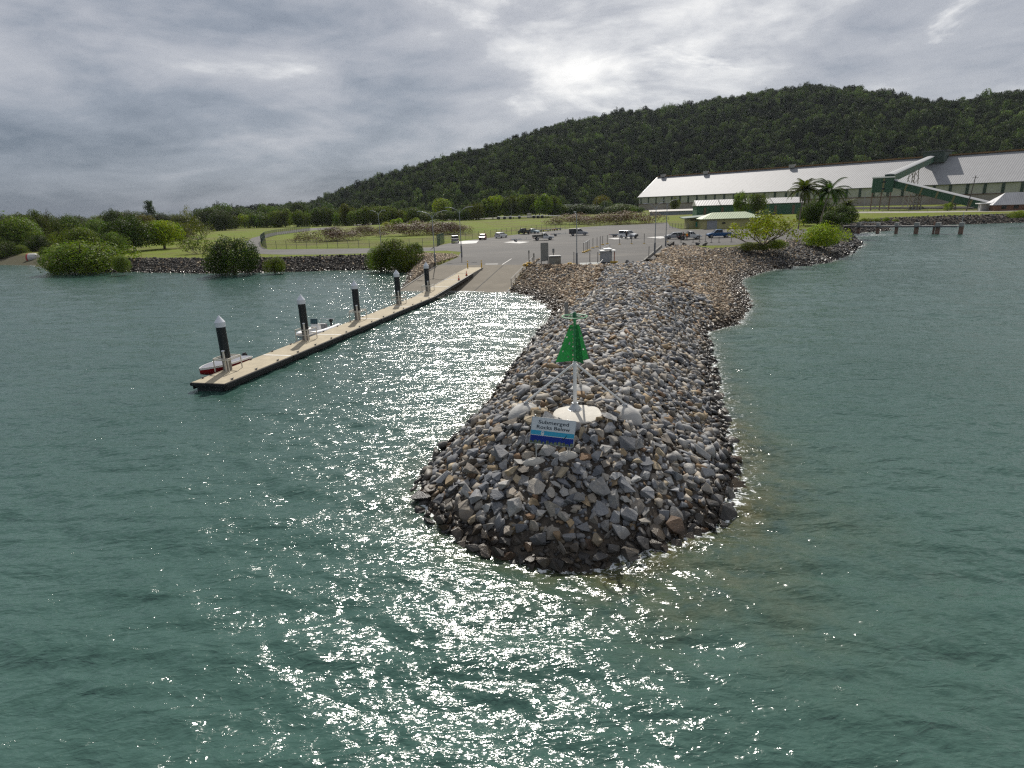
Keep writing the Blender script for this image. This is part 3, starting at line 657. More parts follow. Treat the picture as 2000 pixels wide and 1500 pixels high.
flat_sheet('curving_road', [U(x, y, LAND)[:2] for x, y in ROAD2], LAND + 0.012, ASPH, 'road curving away across the grass beside the fence')
BACKROAD = [(690, 441.5), (760, 436), (850, 431.5), (930, 428), (1000, 425.5), (1000, 423.8), (930, 426.2), (850, 429.2), (760, 433.2), (690, 438.4)]
flat_sheet('back_road', [U(x, y, LAND)[:2] for x, y in BACKROAD], LAND + 0.016, ASPH, 'narrow grey road in front of the mangrove trees')
# worn pale patches on the asphalt
def pale_patch(name, pts, label):
    m = MATS.get('pale_patch')
    if not m:
        m, nt, b = new_mat('pale_patch'); b.inputs['Base Color'].default_value = (0.46, 0.45, 0.43, 1); b.inputs['Roughness'].default_value = 0.7
        tc = N(nt, 'ShaderNodeTexCoord'); n = N(nt, 'ShaderNodeTexNoise', i_Scale=6.0); L(nt, tc.outputs['Object'], n.inputs['Vector'])
        bp = N(nt, 'ShaderNodeBump', i_Strength=0.5, i_Distance=0.02); L(nt, n.outputs[0], bp.inputs['Height']); L(nt, bp.outputs[0], b.inputs['Normal']); MATS['pale_patch'] = m
    c = np.mean(pts, 0); poly = []
    for i in range(len(pts)):
        a, b_ = np.array(pts[i], float), np.array(pts[(i + 1) % len(pts)], float)
        for t in (0, .33, .66): poly.append(a + (b_ - a) * t + rng.normal(0, 0.22, 2) * (1, .35))
    flat_sheet(name, [U(x, y, LAND)[:2] for x, y in poly], LAND + 0.020, m, label)
pale_patch('asphalt_patch', [(880, 474.5), (905, 470.5), (935, 470), (930, 475), (905, 476.5)], 'pale washed out patch on the asphalt behind the grey ute')
pale_patch('asphalt_patch', [(983, 473.5), (1005, 471), (1034, 472.5), (1015, 475.5)], 'pale patch on the asphalt beside the empty boat trailer')
pale_patch('asphalt_patch', [(1187, 465.5), (1230, 464), (1245, 466), (1200, 467.5)], 'pale patch on the asphalt in front of the white four wheel drive')
pale_patch('asphalt_patch', [(1262, 463.8), (1290, 461.5), (1312, 463), (1290, 466)], 'pale patch on the asphalt beside the silver hatchback')
# boat ramp
def ramp_pt(s, v, dz=0.0): p = RAMP_O + RAMP_U * s + RAMP_V * v; return (float(p[0]), float(p[1]), float(rampz(s)) + dz)
def make_ramp():
    m, nt, b = new_mat('grooved_concrete'); tc = N(nt, 'ShaderNodeTexCoord'); at = N(nt, 'ShaderNodeAttribute', attribute_name='along')
    n1 = N(nt, 'ShaderNodeTexNoise', i_Scale=0.5, i_Detail=8.0, i_Roughness=0.65); L(nt, tc.outputs['Object'], n1.inputs['Vector'])
    c = ramp(nt, n1.outputs[0], [(0.3, (0.140, 0.118, 0.085)), (0.7, (0.205, 0.175, 0.130))])
    g = math_(nt, 'FRACT', math_(nt, 'MULTIPLY', at.outputs['Fac'], 1.0)); gr = math_(nt, 'LESS_THAN', g, 0.28)
    c = mixc(nt, gr, c, (0.085, 0.075, 0.058))
    weed = ramp(nt, math_(nt, 'ADD', at.outputs['Fac'], math_(nt, 'MULTIPLY', n1.outputs[0], 3.0)), [(0.0, (1, 1, 1)), (0.9, (0, 0, 0))])
    L(nt, c, b.inputs['Base Color']); b.inputs['Roughness'].default_value = 0.9
    bp = N(nt, 'ShaderNodeBump', i_Strength=0.7, i_Distance=0.05, invert=True); L(nt, gr, bp.inputs['Height']); L(nt, bp.outputs[0], b.inputs['Normal'])
    V = []; A = []; F = []
    S0, S1 = -8.0, RAMP_S0; n = 60
    for i in range(n + 1):
        s = S0 + (S1 - S0) * i / n
        for v in (0.0, RAMP_W): V.append(ramp_pt(s, v)); A.append(s / 0.62 + 100)
    for i in range(n): F.append((2 * i, 2 * i + 2, 2 * i + 3, 2 * i + 1))
    me = np_mesh('boat_ramp', V, np.array(F)[:, ::-1], m, attr={'along': A}); o = link('boat_ramp', me)
    if me.polygons[0].normal.z < 0: me.flip_normals()
    tag(o, 'grooved concrete boat launching ramp running down into the water', None, None, 'structure')
    # upper asphalt apron
    V = [ramp_pt(S1, 0, 0), ramp_pt(S1, RAMP_W, 0), ramp_pt(RAMP_END + .02, RAMP_W, 0.012), ramp_pt(RAMP_END + .02, 0, 0.012)]
    me = np_mesh('ramp_apron', V, np.array([[0, 1, 2, 3]]), ASPH)
    if me.polygons[0].normal.z < 0: me.flip_normals()
    tag(link('ramp_apron', me), 'asphalt apron above the boat ramp', None, None, 'structure')
    # dark centre joint with kerb
    k = MB()
    for v in (4.6,):
        k.prism([ramp_pt(-4, v, 0.004), ramp_pt(S1 - .1, v, 0.004), ramp_pt(S1 - .1, v + 0.12, 0.004), ramp_pt(-4, v + 0.12, 0.004)], (0, 0, 0.012))
    o = k.build('ramp_joint', mat('joint_tar', (0.03, 0.03, 0.03), 0.9)); tag(o, 'dark joint line down the middle of the boat ramp', None, None, 'structure')
    k = MB(); k.prism([ramp_pt(S1 + .3, 4.9, 0.006), ramp_pt(S1 + 7, 5.1, 0.006), ramp_pt(S1 + 7, 5.25, 0.006), ramp_pt(S1 + .3, 5.05, 0.006)], (0, 0, 0.006))
    o = k.build('ramp_marking', mat('road_white', (0.62, 0.60, 0.56), 0.8)); tag(o, 'worn white line above the boat ramp', None, None, 'structure')
    k = MB(); k.prism([ramp_pt(S1 + .8, 5.9, 0.006), ramp_pt(S1 + .8, 8.0, 0.006), ramp_pt(S1 + 1.3, 8.0, 0.006), ramp_pt(S1 + 1.3, 5.9, 0.006)], (0, 0, 0.006))
    o = k.build('ramp_marking', mat('road_white', (0.62, 0.60, 0.56), 0.8)); tag(o, 'short worn white bar above the boat ramp', None, None, 'structure')
    # concrete kerb walls along both sides
    for v, nm in ((-0.12, 'right'), (RAMP_W + 0.12, 'left')):
        k = MB(); P = [(-3.0, -1.2), (RAMP_S0, -1.2), (RAMP_S0, 0.08), (-3.0, 0.08)]
        k.prism([ramp_pt(s, v - 0.12, dz) for s, dz in P], tuple(np.append(RAMP_V * 0.24, 0)))
        o = k.build('ramp_kerb', mat('old_concrete', (0.22, 0.21, 0.19), 0.9, 0.2, 1.2, dirt=(0.08, 0.075, 0.06))); tag(o, f'low concrete kerb on the {nm} edge of the boat ramp', None, None, 'structure')
make_ramp()
# ------------------------------------------------------------------ beacon and sign on the breakwater tip
WHITE = mat('white_paint', (0.74, 0.74, 0.72), 0.45, 0.06, 2.0, dirt=(0.5, 0.47, 0.42))
GALV = mat('galvanised_steel', (0.46, 0.48, 0.49), 0.38, 0.12, 3.0, metal=0.6, dirt=(0.36, 0.35, 0.33))
GREEN = mat('green_daymark_paint', (0.048, 0.30, 0.098), 0.5, 0.18, 5.0)
CONC = mat('pale_concrete', (0.56, 0.53, 0.47), 0.9, 0.10, 1.6, bump=0.5, bscale=9, dirt=(0.42, 0.39, 0.34))
CONC2 = mat('grey_grout', (0.44, 0.43, 0.41), 0.9, 0.14, 2.0, bump=0.6, bscale=12, dirt=(0.28, 0.27, 0.25))
BLACK = mat('black_rubber', (0.012, 0.012, 0.014), 0.55, 0.3, 4.0)
DARKM = mat('dark_grey_metal', (0.07, 0.075, 0.08), 0.5, 0.2, 4.0)
def blob_mound(r, h, seed, n=26, m=9):
    rw = np.random.default_rng(seed); rings = []
    ph = rw.uniform(0, 6.28, 4)
    for i in range(m):
        t = i / (m - 1); rr = r * math.cos(t * math.pi / 2) ** 0.62 + 0.004; z = h * math.sin(t * math.pi / 2)
        rings.append([Vector((rr * (1 + 0.10 * math.sin(2 * a + ph[0]) + 0.06 * math.sin(3 * a + ph[1] + t)) * math.cos(a), rr * (1 + 0.10 * math.sin(2 * a + ph[0]) + 0.06 * math.sin(5 * a + ph[2])) * math.sin(a), z - 0.35 * (1 - t) + 0.02 * math.sin(4 * a + ph[3]) * t)) for a in [2 * math.pi * k / n for k in range(n)]])
    return MB().loft(rings)
# pad
padz = PAD[2]
o = blob_mound(1.0, 0.0, 3).build('concrete_pad', CONC, None, smooth=True)
bpy.data.objects.remove(o)
def flat_pad():
    rw = np.random.default_rng(5); n = 40; ph = rw.uniform(0, 6.28, 3)
    prof = [(1.02, -0.55), (1.03, -0.06), (1.0, -0.015), (0.94, 0.0), (0.5, 0.008), (0.02, 0.012)]
    rings = [[Vector((r * (1 + 0.05 * math.sin(2 * a + ph[0]) + 0.035 * math.sin(3 * a + ph[1]) + 0.02 * math.sin(7 * a + ph[2])) * math.cos(a), r * (1 + 0.05 * math.sin(3 * a + ph[1])) * math.sin(a), z)) for a in [2 * math.pi * k / n for k in range(n)]] for r, z in prof]
    return MB().loft(rings).build('concrete_pad', CONC, None, smooth=True, loc=tuple(PAD))
tag(flat_pad(), 'round flat white concrete pad under the green beacon', 'concrete pad')
BX, BY = float(U(1123, 800, padz)[0]), float(U(1123, 800, padz)[1])
for (q, lb, k) in ((MOUND1, 'pale concrete mound anchoring the brace on the harbour side', 41), (MOUND2, 'pale concrete mound anchoring the brace on the open sea side', 42), (MOUND3, 'pale concrete mound behind the beacon pole', 43)):
    z0 = zl(q[0], q[1])
    tag(blob_mound(0.70, 0.30, k).build('concrete_mound', CONC2, None, smooth=True, loc=(q[0], q[1], z0 + 0.05)), lb, 'concrete mound', 'concrete mounds round the beacon')
def beacon():
    t = thing('navigation_beacon', (BX, BY, padz), 'green triangular day beacon on a white braced pole', 'beacon')
    topz = float(UY(1122, 618, BY)[2] - padz); b0 = float(UY(1123, 706, BY)[2] - padz); b1 = float(UY(1123, 634, BY)[2] - padz)
    MB().lathe((0, 0, 0), [(0.075, 0.0), (0.075, b0 + 0.02)], 20).build('pole', WHITE, t, smooth=True)
    MB().lathe((0, 0, 0), [(0.29, 0.0), (0.29, 0.025), (0.27, 0.03), (0.115, 0.26), (0.13, 0.27), (0.13, 0.30), (0.08, 0.30)], 24).build('base_cone', GALV, t, smooth=True)
    bb = MB()
    for k in range(8): a = 2 * math.pi * k / 8; bb.lathe((0.24 * math.cos(a), 0.24 * math.sin(a), 0.03), [(0.018, 0), (0.018, 0.05)], 6)
    bb.build('anchor_bolts', DARKM, t)
    MB().tube([(0, 0, b0), (0, 0, topz + 0.04)], 0.055, 14).build('daymark_spine', GREEN, t, smooth=True)
    # three tapering perforated plates
    def plate(ang, wb, wt):
        ux = Vector((math.cos(ang), math.sin(ang), 0)); th = Vector((-math.sin(ang), math.cos(ang), 0)) * 0.006
        bm = bmesh.new(); h = b1 - b0
        out = [(0.06, b0 + .02), (wb, b0 + 0.05), (wt, b1), (0.06, b1)]
        nx, nz = 14, 26; holes = [(0.30, 0.12), (0.34, 0.50), (0.42, 0.86), (0.74, 0.30), (0.78, 0.66)]
        grid = {}
        for i in range(nx + 1):
            for j in range(nz + 1):
                v = j / nz; zz = b0 + 0.03 + (h - 0.03) * v; w = 0.06 + (wb - 0.06 + (wt - wb) * v) * i / nx
                grid[i, j] = bm.verts.new(ux * w + Vector((0, 0, zz)))
        for i in range(nx):
            for j in range(nz):
                u, v = (i + .5) / nx, (j + .5) / nz
                hole = any(abs(u - hu) * (wb + (wt - wb) * v) < 0.035 and abs(v - hv) * h < 0.035 for hu, hv in holes) or (i == 0 and j % 3 == 1)
                if not hole: bm.faces.new((grid[i, j], grid[i + 1, j], grid[i + 1, j + 1], grid[i, j + 1]))
        bmesh.ops.solidify(bm, geom=bm.faces[:], thickness=0.012)
        me = bpy.data.meshes.new('daymark_plate'); bm.to_mesh(me); bm.free(); me.materials.append(GREEN)
        link('daymark_plate', me, t)
    plate(math.radians(192), 0.80, 0.20); plate(math.radians(20), 0.62, 0.19); plate(math.radians(-62), 0.62, 0.20)
    MB().torus((0, 0, topz), 0.48, 0.022, 48, 8).build('guard_ring', mat('pale_green_paint', (0.18, 0.42, 0.22), 0.45), t, smooth=True)
    sp = MB()
    for k in range(4): a = math.pi / 4 + k * math.pi / 2; sp.tube([(0.04 * math.cos(a), 0.04 * math.sin(a), topz - 0.02), (0.47 * math.cos(a), 0.47 * math.sin(a), topz)], 0.012, 6)
    sp.build('ring_spokes', GREEN, t)
    ln = MB().lathe((0, 0, topz - 0.03), [(0.09, 0), (0.09, 0.06), (0.075, 0.07), (0.07, 0.17), (0.03, 0.20)], 14).build('lantern', mat('lantern_green', (0.02, 0.12, 0.05), 0.2), t, smooth=True)
    zb = b0 - 0.14
    MB().lathe((0, 0, zb - 0.05), [(0.10, 0), (0.10, 0.1)], 16).build('brace_collar', WHITE, t)
    for q in (MOUND1, MOUND2, MOUND3):
        e = Vector((q[0] - BX, q[1] - BY, zl(q[0], q[1]) + 0.38 - padz)); d = e.normalized()
        st = Vector((d.x * 0.1, d.y * 0.1, zb)); mb = MB().tube([st, e], 0.042, 10); mb.build('brace', WHITE, t, smooth=True)
        fp = MB().tube([e - d * 0.16, e + d * 0.05], 0.05, 8)
        fp.build('brace_foot', GALV, t)
beacon()
# ---- the sign
def text_obj(body, size, m, parent, loc, depth=0.004, name='lettering', sx=1.0):
    cu = bpy.data.curves.new(name, 'FONT'); cu.body = body; cu.size = size; cu.align_x = 'CENTER'; cu.align_y = 'CENTER'; cu.extrude = depth / 2; cu.offset = size * 0.008
    o = bpy.data.objects.new(name, cu); COL.objects.link(o)
    dg = bpy.context.evaluated_depsgraph_get(); me = bpy.data.meshes.new_from_object(o.evaluated_get(dg)); bpy.data.objects.remove(o)
    me.materials.clear(); me.materials.append(m); o = link(name, me, parent); o.location = loc; o.scale = (sx, 1, 1); o.rotation_euler = (math.pi / 2, 0, 0); return o
def warning_sign():
    c = UY(1079.5, 844, SIGN_Y); tl = UY(1036, 815, SIGN_Y); tr = UY(1123, 823, SIGN_Y); bl = UY(1036, 866, SIGN_Y)
    w = float(np.linalg.norm(tr - tl)); h = float(tl[2] - bl[2]) * 1.02
    tilt = math.atan2(float(tr[2] - tl[2]), float(tr[0] - tl[0]))
    gz = min(zl(SG1[0], SG1[1]), zl(SG2[0], SG2[1])) - 0.1
    t = thing('warning_sign', (c[0], c[1], gz), 'white and blue sign reading Submerged Rocks Below on grey posts', 'sign')
    t.rotation_euler = (0, 0, math.radians(-4))
    zc = float(c[2] - gz)
    Rt = Matrix.Rotation(-tilt, 3, 'Y')
    def P(x, z, y=0.0): v = Rt @ Vector((x, 0, z)); return (v.x, y, v.z + zc)
    def rounded(w_, h_, r, y, n=6):
        pts = []
        for cx, cz, a0 in ((w_ / 2 - r, h_ / 2 - r, 0), (-w_ / 2 + r, h_ / 2 - r, 90), (-w_ / 2 + r, -h_ / 2 + r, 180), (w_ / 2 - r, -h_ / 2 + r, 270)):
            for k in range(n + 1): a = math.radians(a0 + 90 * k / n); pts.append(P(cx + r * math.cos(a), cz + r * math.sin(a), y))
        return pts
    board = MB().prism(rounded(w, h, 0.05, 0.0), (0, 0.012, 0)).build('board', mat('sign_edge_grey', (0.50, 0.53, 0.56), 0.4, metal=0.3), t)
    def flat(name, pts, y, m): MB().prism([P(x, z, y) for x, z in pts], (0, 0.002, 0)).build(name, m, board)
    iw, ih = w - 0.045, h - 0.045; x0, x1, zt, zb = -iw / 2, iw / 2, ih / 2, -ih / 2
    zs = zt - ih * 0.49; zw = zt - ih * 0.665
    flat('white_panel', [(x0 + .02, zt), (x0, zt - .02), (x0, zs), (x1, zs), (x1, zt - .02), (x1 - .02, zt)], -0.004, mat('sign_white', (0.72, 0.75, 0.78), 0.35, 0.03))
    flat('sky_band', [(x0, zs - .001), (x0, zw), (x1, zw), (x1, zs - .001)], -0.0045, mat('sign_sky_blue', (0.05, 0.40, 0.62), 0.35, 0.05))
    n = 44; crest = [(x0 + iw * k / n, zw + 0.008 * (1 if k % 2 else -1)) for k in range(n + 1)]
    flat('wave_line', crest + [(x, z - 0.022) for x, z in reversed(crest)], -0.0075, mat('sign_white', (0.7, 0.7, 0.7)))
    flat('sea_band', [(x, z - 0.02) for x, z in crest] + [(x1, zb), (x0, zb)], -0.0060, mat('sign_deep_blue', (0.012, 0.030, 0.27), 0.35, 0.05))
    rw = np.random.default_rng(2)
    # painted rocks along the bottom
    pr = MB()
    xs = np.linspace(x0 + .05, x1 - .05, 11)
    for i, x in enumerate(xs):
        r = rw.uniform(0.05, 0.075); z = zb + rw.uniform(0.015, 0.07) + (0.03 if i % 3 == 1 else 0); a = [math.pi * k / 12 for k in range(13)]
        xa, xb = max(x0, x - r), min(x1, x + r)
        pts = [(min(max(x + r * math.cos(q), x0), x1), max(z + r * 1.15 * math.sin(q), zb)) for q in a] + [(xa, zb), (xb, zb)]
        pr.prism([P(u, v, -0.009 - 0.0006 * (i % 3)) for u, v in pts], (0, 0.001, 0))
    mm, nt, b = new_mat('sign_rock_print'); tc = N(nt, 'ShaderNodeTexCoord'); n_ = N(nt, 'ShaderNodeTexNoise', i_Scale=26.0, i_Detail=3.0); L(nt, tc.outputs['Object'], n_.inputs['Vector'])
    L(nt, ramp(nt, n_.outputs[0], [(0.35, (0.03, 0.05, 0.03)), (0.5, (0.13, 0.15, 0.10)), (0.66, (0.25, 0.33, 0.20))]), b.inputs['Base Color']); b.inputs['Roughness'].default_value = 0.4
    pr.build('printed_rocks', mm, board)
    # boat seen bow-on
    bx, bz = x0 + iw * 0.27, zw + 0.05
    hull = [(-.06, .03), (-.045, .10), (-.02, .115), (-.02, .13), (.02, .13), (.02, .115), (.045, .10), (.06, .03), (.05, -.03), (0, -.09), (-.05, -.03)]
    flat('printed_boat', [(bx + u, bz + v) for u, v in hull], -0.0115, mat('sign_white', (0.7, 0.7, 0.7)))
    flat('printed_cabin', [(bx - .035, bz + .085), (bx + .035, bz + .085), (bx + .028, bz + .055), (bx - .028, bz + .055)], -0.0125, mat('sign_sky_blue', (0.05, 0.4, 0.6)))
    # a dark diving shape
    sx_, sz_ = x0 + iw * 0.78, zw - 0.02
    flat('printed_swimmer', [(sx_ + u, sz_ + v) for u, v in ((.075, .13), (.06, .10), (.045, .05), (.01, .01), (-.05, -.03), (-.07, -.05), (-.03, -.045), (-.03, -.09), (0, -.045), (.03, -.01), (.065, .045), (.08, .10))], -0.0115, mat('sign_black', (0.02, 0.02, 0.025), 0.4))
    ink = mat('sign_ink', (0.012, 0.025, 0.045), 0.4)
    for body, z, wd in (('Submerged', zt - ih * 0.155, 0.70), ('Rocks Below', zt - ih * 0.355, 0.77)):
        o = text_obj(body, 0.19, ink, board, P(0.0, z, -0.0075)); o.rotation_euler = (math.pi / 2, -tilt * 0 , 0)
        o.rotation_mode = 'XYZ'; o.matrix_basis = Matrix.Translation(P(0.0, z, -0.0075)) @ Rt.to_4x4() @ Matrix.Rotation(math.pi / 2, 4, 'X') @ Matrix.Diagonal((iw * wd / max(1e-3, o.dimensions.x), 1, 1, 1))
    for q, zt_ in ((SG1, tl[2]), (SG2, tr[2])):
        lx = float(q[0] - c[0]); MB().tube([(lx, 0.045, -0.2), (lx, 0.045, float(zt_ - gz) + 0.07)], 0.026, 10).build('post', GALV, t, smooth=True)
        MB().box((lx, 0.022, zc + h * 0.3), (0.08, 0.03, 0.03)).box((lx, 0.022, zc - h * 0.3), (0.08, 0.03, 0.03)).build('clamp', GALV, t)
    MB().tube([(float(SG2[0] - c[0]) + 0.075, 0.05, -0.2), (float(SG2[0] - c[0]) + 0.075, 0.05, float(tr[2] - gz) + 0.05)], 0.022, 8).build('post', GALV, t)
    for q, k, lb in ((SG1, 61, 'white concrete footing round the harbour side post of the sign'), (SG2, 62, 'white concrete footing round the sea side post of the sign')):
        z0 = zl(q[0], q[1]); f_ = blob_mound(0.46, 0.05, k).build('concrete_footing', CONC, None, smooth=True, loc=(q[0], q[1] - 0.08, z0 + 0.10)); f_.scale = (1, 0.42, 0.6); f_.rotation_euler = (0.25, 0, 0.1); tag(f_, lb, 'concrete footing')
warning_sign()
# grey sign seen from behind and thin post further along the breakwater
def back_sign():
    y = 46.0; q = UY(1105, 642, y); t = thing('sign_post', (q[0], y, zl(q[0], y) - .1), 'grey upright sign board seen edge on, left side of the breakwater crest', 'sign')
    zz = float(UY(1105, 590, y)[2]) - t.location.z
    MB().tube([(0, 0, 0), (0, 0, zz)], 0.035, 8).build('post', GALV, t)
    MB().box((0.06, -0.03, zz - 0.62), (0.30, 0.02, 1.2)).build('board', mat('weathered_grey_sheet', (0.20, 0.20, 0.19), 0.6), t)
    q = UY(1318, 640, y); t = thing('sign_post', (q[0], y, zl(q[0], y) - .1), 'slim grey post leaning on the open sea side of the breakwater crest', 'post')
    zz = float(UY(1319, 590, y)[2]) - t.location.z
    MB().tube([(0, 0, 0), (0.02, 0, zz)], 0.035, 8).build('post', GALV, t)
    MB().box((0.02, -0.04, zz - 0.5), (0.07, 0.02, 1.0)).build('board', mat('weathered_grey_sheet', (0.2, 0.2, 0.19)), t)
    MB().tube([(0.0, 0, 0.5), (0.9, -0.6, -0.5)], 0.03, 8).build('stay', GALV, t)
back_sign()
# ------------------------------------------------------------------ floating pontoon, piles, boats
PU = np.array([0.247, 0.969]); PU = PU / np.linalg.norm(PU); PR = np.array([PU[1], -PU[0]])      # along, to the right
PW = 2.62; DECKZ = 0.55
PA = 0.5 * (U(371, 747, DECKZ)[:2] + U(441, 749, DECKZ)[:2])
PB = 0.5 * (U(816, 577, DECKZ)[:2] + U(844, 579.5, DECKZ)[:2])
PLEN = float((PB - PA) @ PU)
def pp(s, v, z): p = PA + PU * s + PR * v; return (float(p[0]), float(p[1]), z)
DECK = mat('buff_deck', (0.40, 0.345, 0.245), 0.9, 0.12, 1.5, bump=0.2, bscale=60, dirt=(0.33, 0.28, 0.20))
STRIP = mat('white_joint', (0.72, 0.70, 0.66), 0.7)
ang = math.atan2(PU[1], PU[0]) - math.pi / 2
def pontoon():
    n = 5
    step = PLEN / n
    for i in range(n):
        c = pp(i * step, 0, 0)
        t = thing('pontoon_section', c, ['outermost floating pontoon section with a free dark end', 'floating pontoon section holding the second pile from the sea', 'middle floating pontoon section of the walkway', 'floating pontoon section next but one to the shore', 'floating pontoon section joined to the sloping gangway'][i], 'pontoon', 'sections of the floating pontoon', rotz=ang)
        Ls = step - 0.03
        MB().box((0, Ls / 2, DECKZ - 0.06), (PW - 0.10, Ls, 0.12)).build('deck', DECK, t)
        MB().box((0, Ls / 2, 0.12), (PW - 0.55, Ls - 0.2, 0.72)).build('float', mat('dark_float', (0.022, 0.028, 0.028), 0.6, 0.3), t, bevel=0.04)
        f = MB()
        for sx in (-1, 1): f.box((sx * (PW / 2 - 0.01), Ls / 2, DECKZ - 0.14), (0.12, Ls, 0.24)); f.box((sx * (PW / 2 - 0.10), Ls / 2, DECKZ - 0.36), (0.10, Ls, 0.24))
        f.build('fender', BLACK, t, bevel=0.03)
        if i == 0: MB().box((0, -0.05, DECKZ - 0.13), (PW + 0.1, 0.12, 0.22)).build('end_fender', BLACK, t, bevel=0.04)
        MB().box((0, Ls - 0.10, DECKZ + 0.006), (PW - 0.2, 0.16, 0.012)).build('joint_strip', STRIP, t)
        for k in range(3):
            for sx in (-1, 1):
                y = Ls * (0.12 + 0.33 * k); cl = MB().box((sx * (PW / 2 - 0.16), y, DECKZ + 0.03), (0.08, 0.10, 0.06)).tube([(sx * (PW / 2 - 0.16), y - 0.15, DECKZ + 0.085), (sx * (PW / 2 - 0.16), y + 0.15, DECKZ + 0.085)], 0.03, 6)
                cl.build('cleat', DARKM, t)
pontoon()
PILE_PX = [((432, 722), (415, 613), 'seaward end mooring pile beside the red boat'), ((588, 663), (580, 582), 'mooring pile with the white inflatable boat tied beside it'), ((695, 624), (690, 552), 'middle mooring pile of the five on the pontoon'), ((772, 593), (769.5, 532), 'second mooring pile from the shore'), ((828, 571), (825.5, 513), 'mooring pile nearest the gangway and the ramp')]
SLEEVE = mat('black_pile_sleeve', (0.010, 0.012, 0.014), 0.42, 0.3, 3.0)
def piles():
    for i, (b, tp, lb) in enumerate(PILE_PX):
        p = U(b[0], b[1], DECKZ); top = 4.45 - DECKZ
        s = float((p[:2] - PA) @ PU); q = pp(s, -PW / 2 + 0.38, DECKZ)
        t = thing('mooring_pile', (q[0], q[1], DECKZ), lb + ', black sleeve, white cone cap', 'pile', 'black mooring piles with white caps', rotz=ang)
        r = 0.315
        MB().lathe((0, 0, 0), [(r * 0.92, -2.6), (r * 0.92, 0.75)], 24).build('shaft', mat('grey_pile_steel', (0.20, 0.19, 0.175), 0.6, 0.2, 2.0, dirt=(0.14, 0.10, 0.07)), t, smooth=True)
        MB().lathe((0, 0, 0), [(r, 0.74), (r, top - 0.74)], 24).build('sleeve', SLEEVE, t, smooth=True)
        MB().lathe((0, 0, top), [(r * 1.06, -0.80), (r * 1.09, -0.46), (r * 1.04, -0.44), (0.02, 0.0)], 24).build('cone_cap', mat('white_cap', (0.66, 0.68, 0.72), 0.45, 0.04), t, smooth=True)
        # guard frame round the pile
        g = MB(); x0, x1, y0, y1, h = -0.55, 0.62, -0.62, 0.72, 0.95
        for (x, y) in ((x0, y0), (x1, y0), (x1, y1), (x0, y1)): g.box((x, y, h / 2), (0.055, 0.055, h))
        for z in (h, 0.5 if i % 2 else h - 0.10): g.box(((x0 + x1) / 2, y0, z), (x1 - x0, 0.05, 0.06)); g.box(((x0 + x1) / 2, y1, z), (x1 - x0, 0.05, 0.06)); g.box((x0, (y0 + y1) / 2, z), (0.05, y1 - y0, 0.06)); g.box((x1, (y0 + y1) / 2, z), (0.05, y1 - y0, 0.06))
        g.build('guard_frame', mat('white_frame', (0.62, 0.58, 0.50), 0.45, 0.06, dirt=(0.4, 0.36, 0.3)), t)
        m_ = MB().box((0.28, -0.52, 0.72), (0.12, 0.08, 1.44)); m_.build('light_post', mat('white_frame', (0.62, 0.58, 0.5)), t)
        MB().lathe((0.28, -0.52, 1.44), [(0.04, 0), (0.11, 0.03), (0.11, 0.09), (0.03, 0.12)], 12).build('light_head', mat('white_cap', (0.66, 0.68, 0.72)), t, smooth=True)
piles()
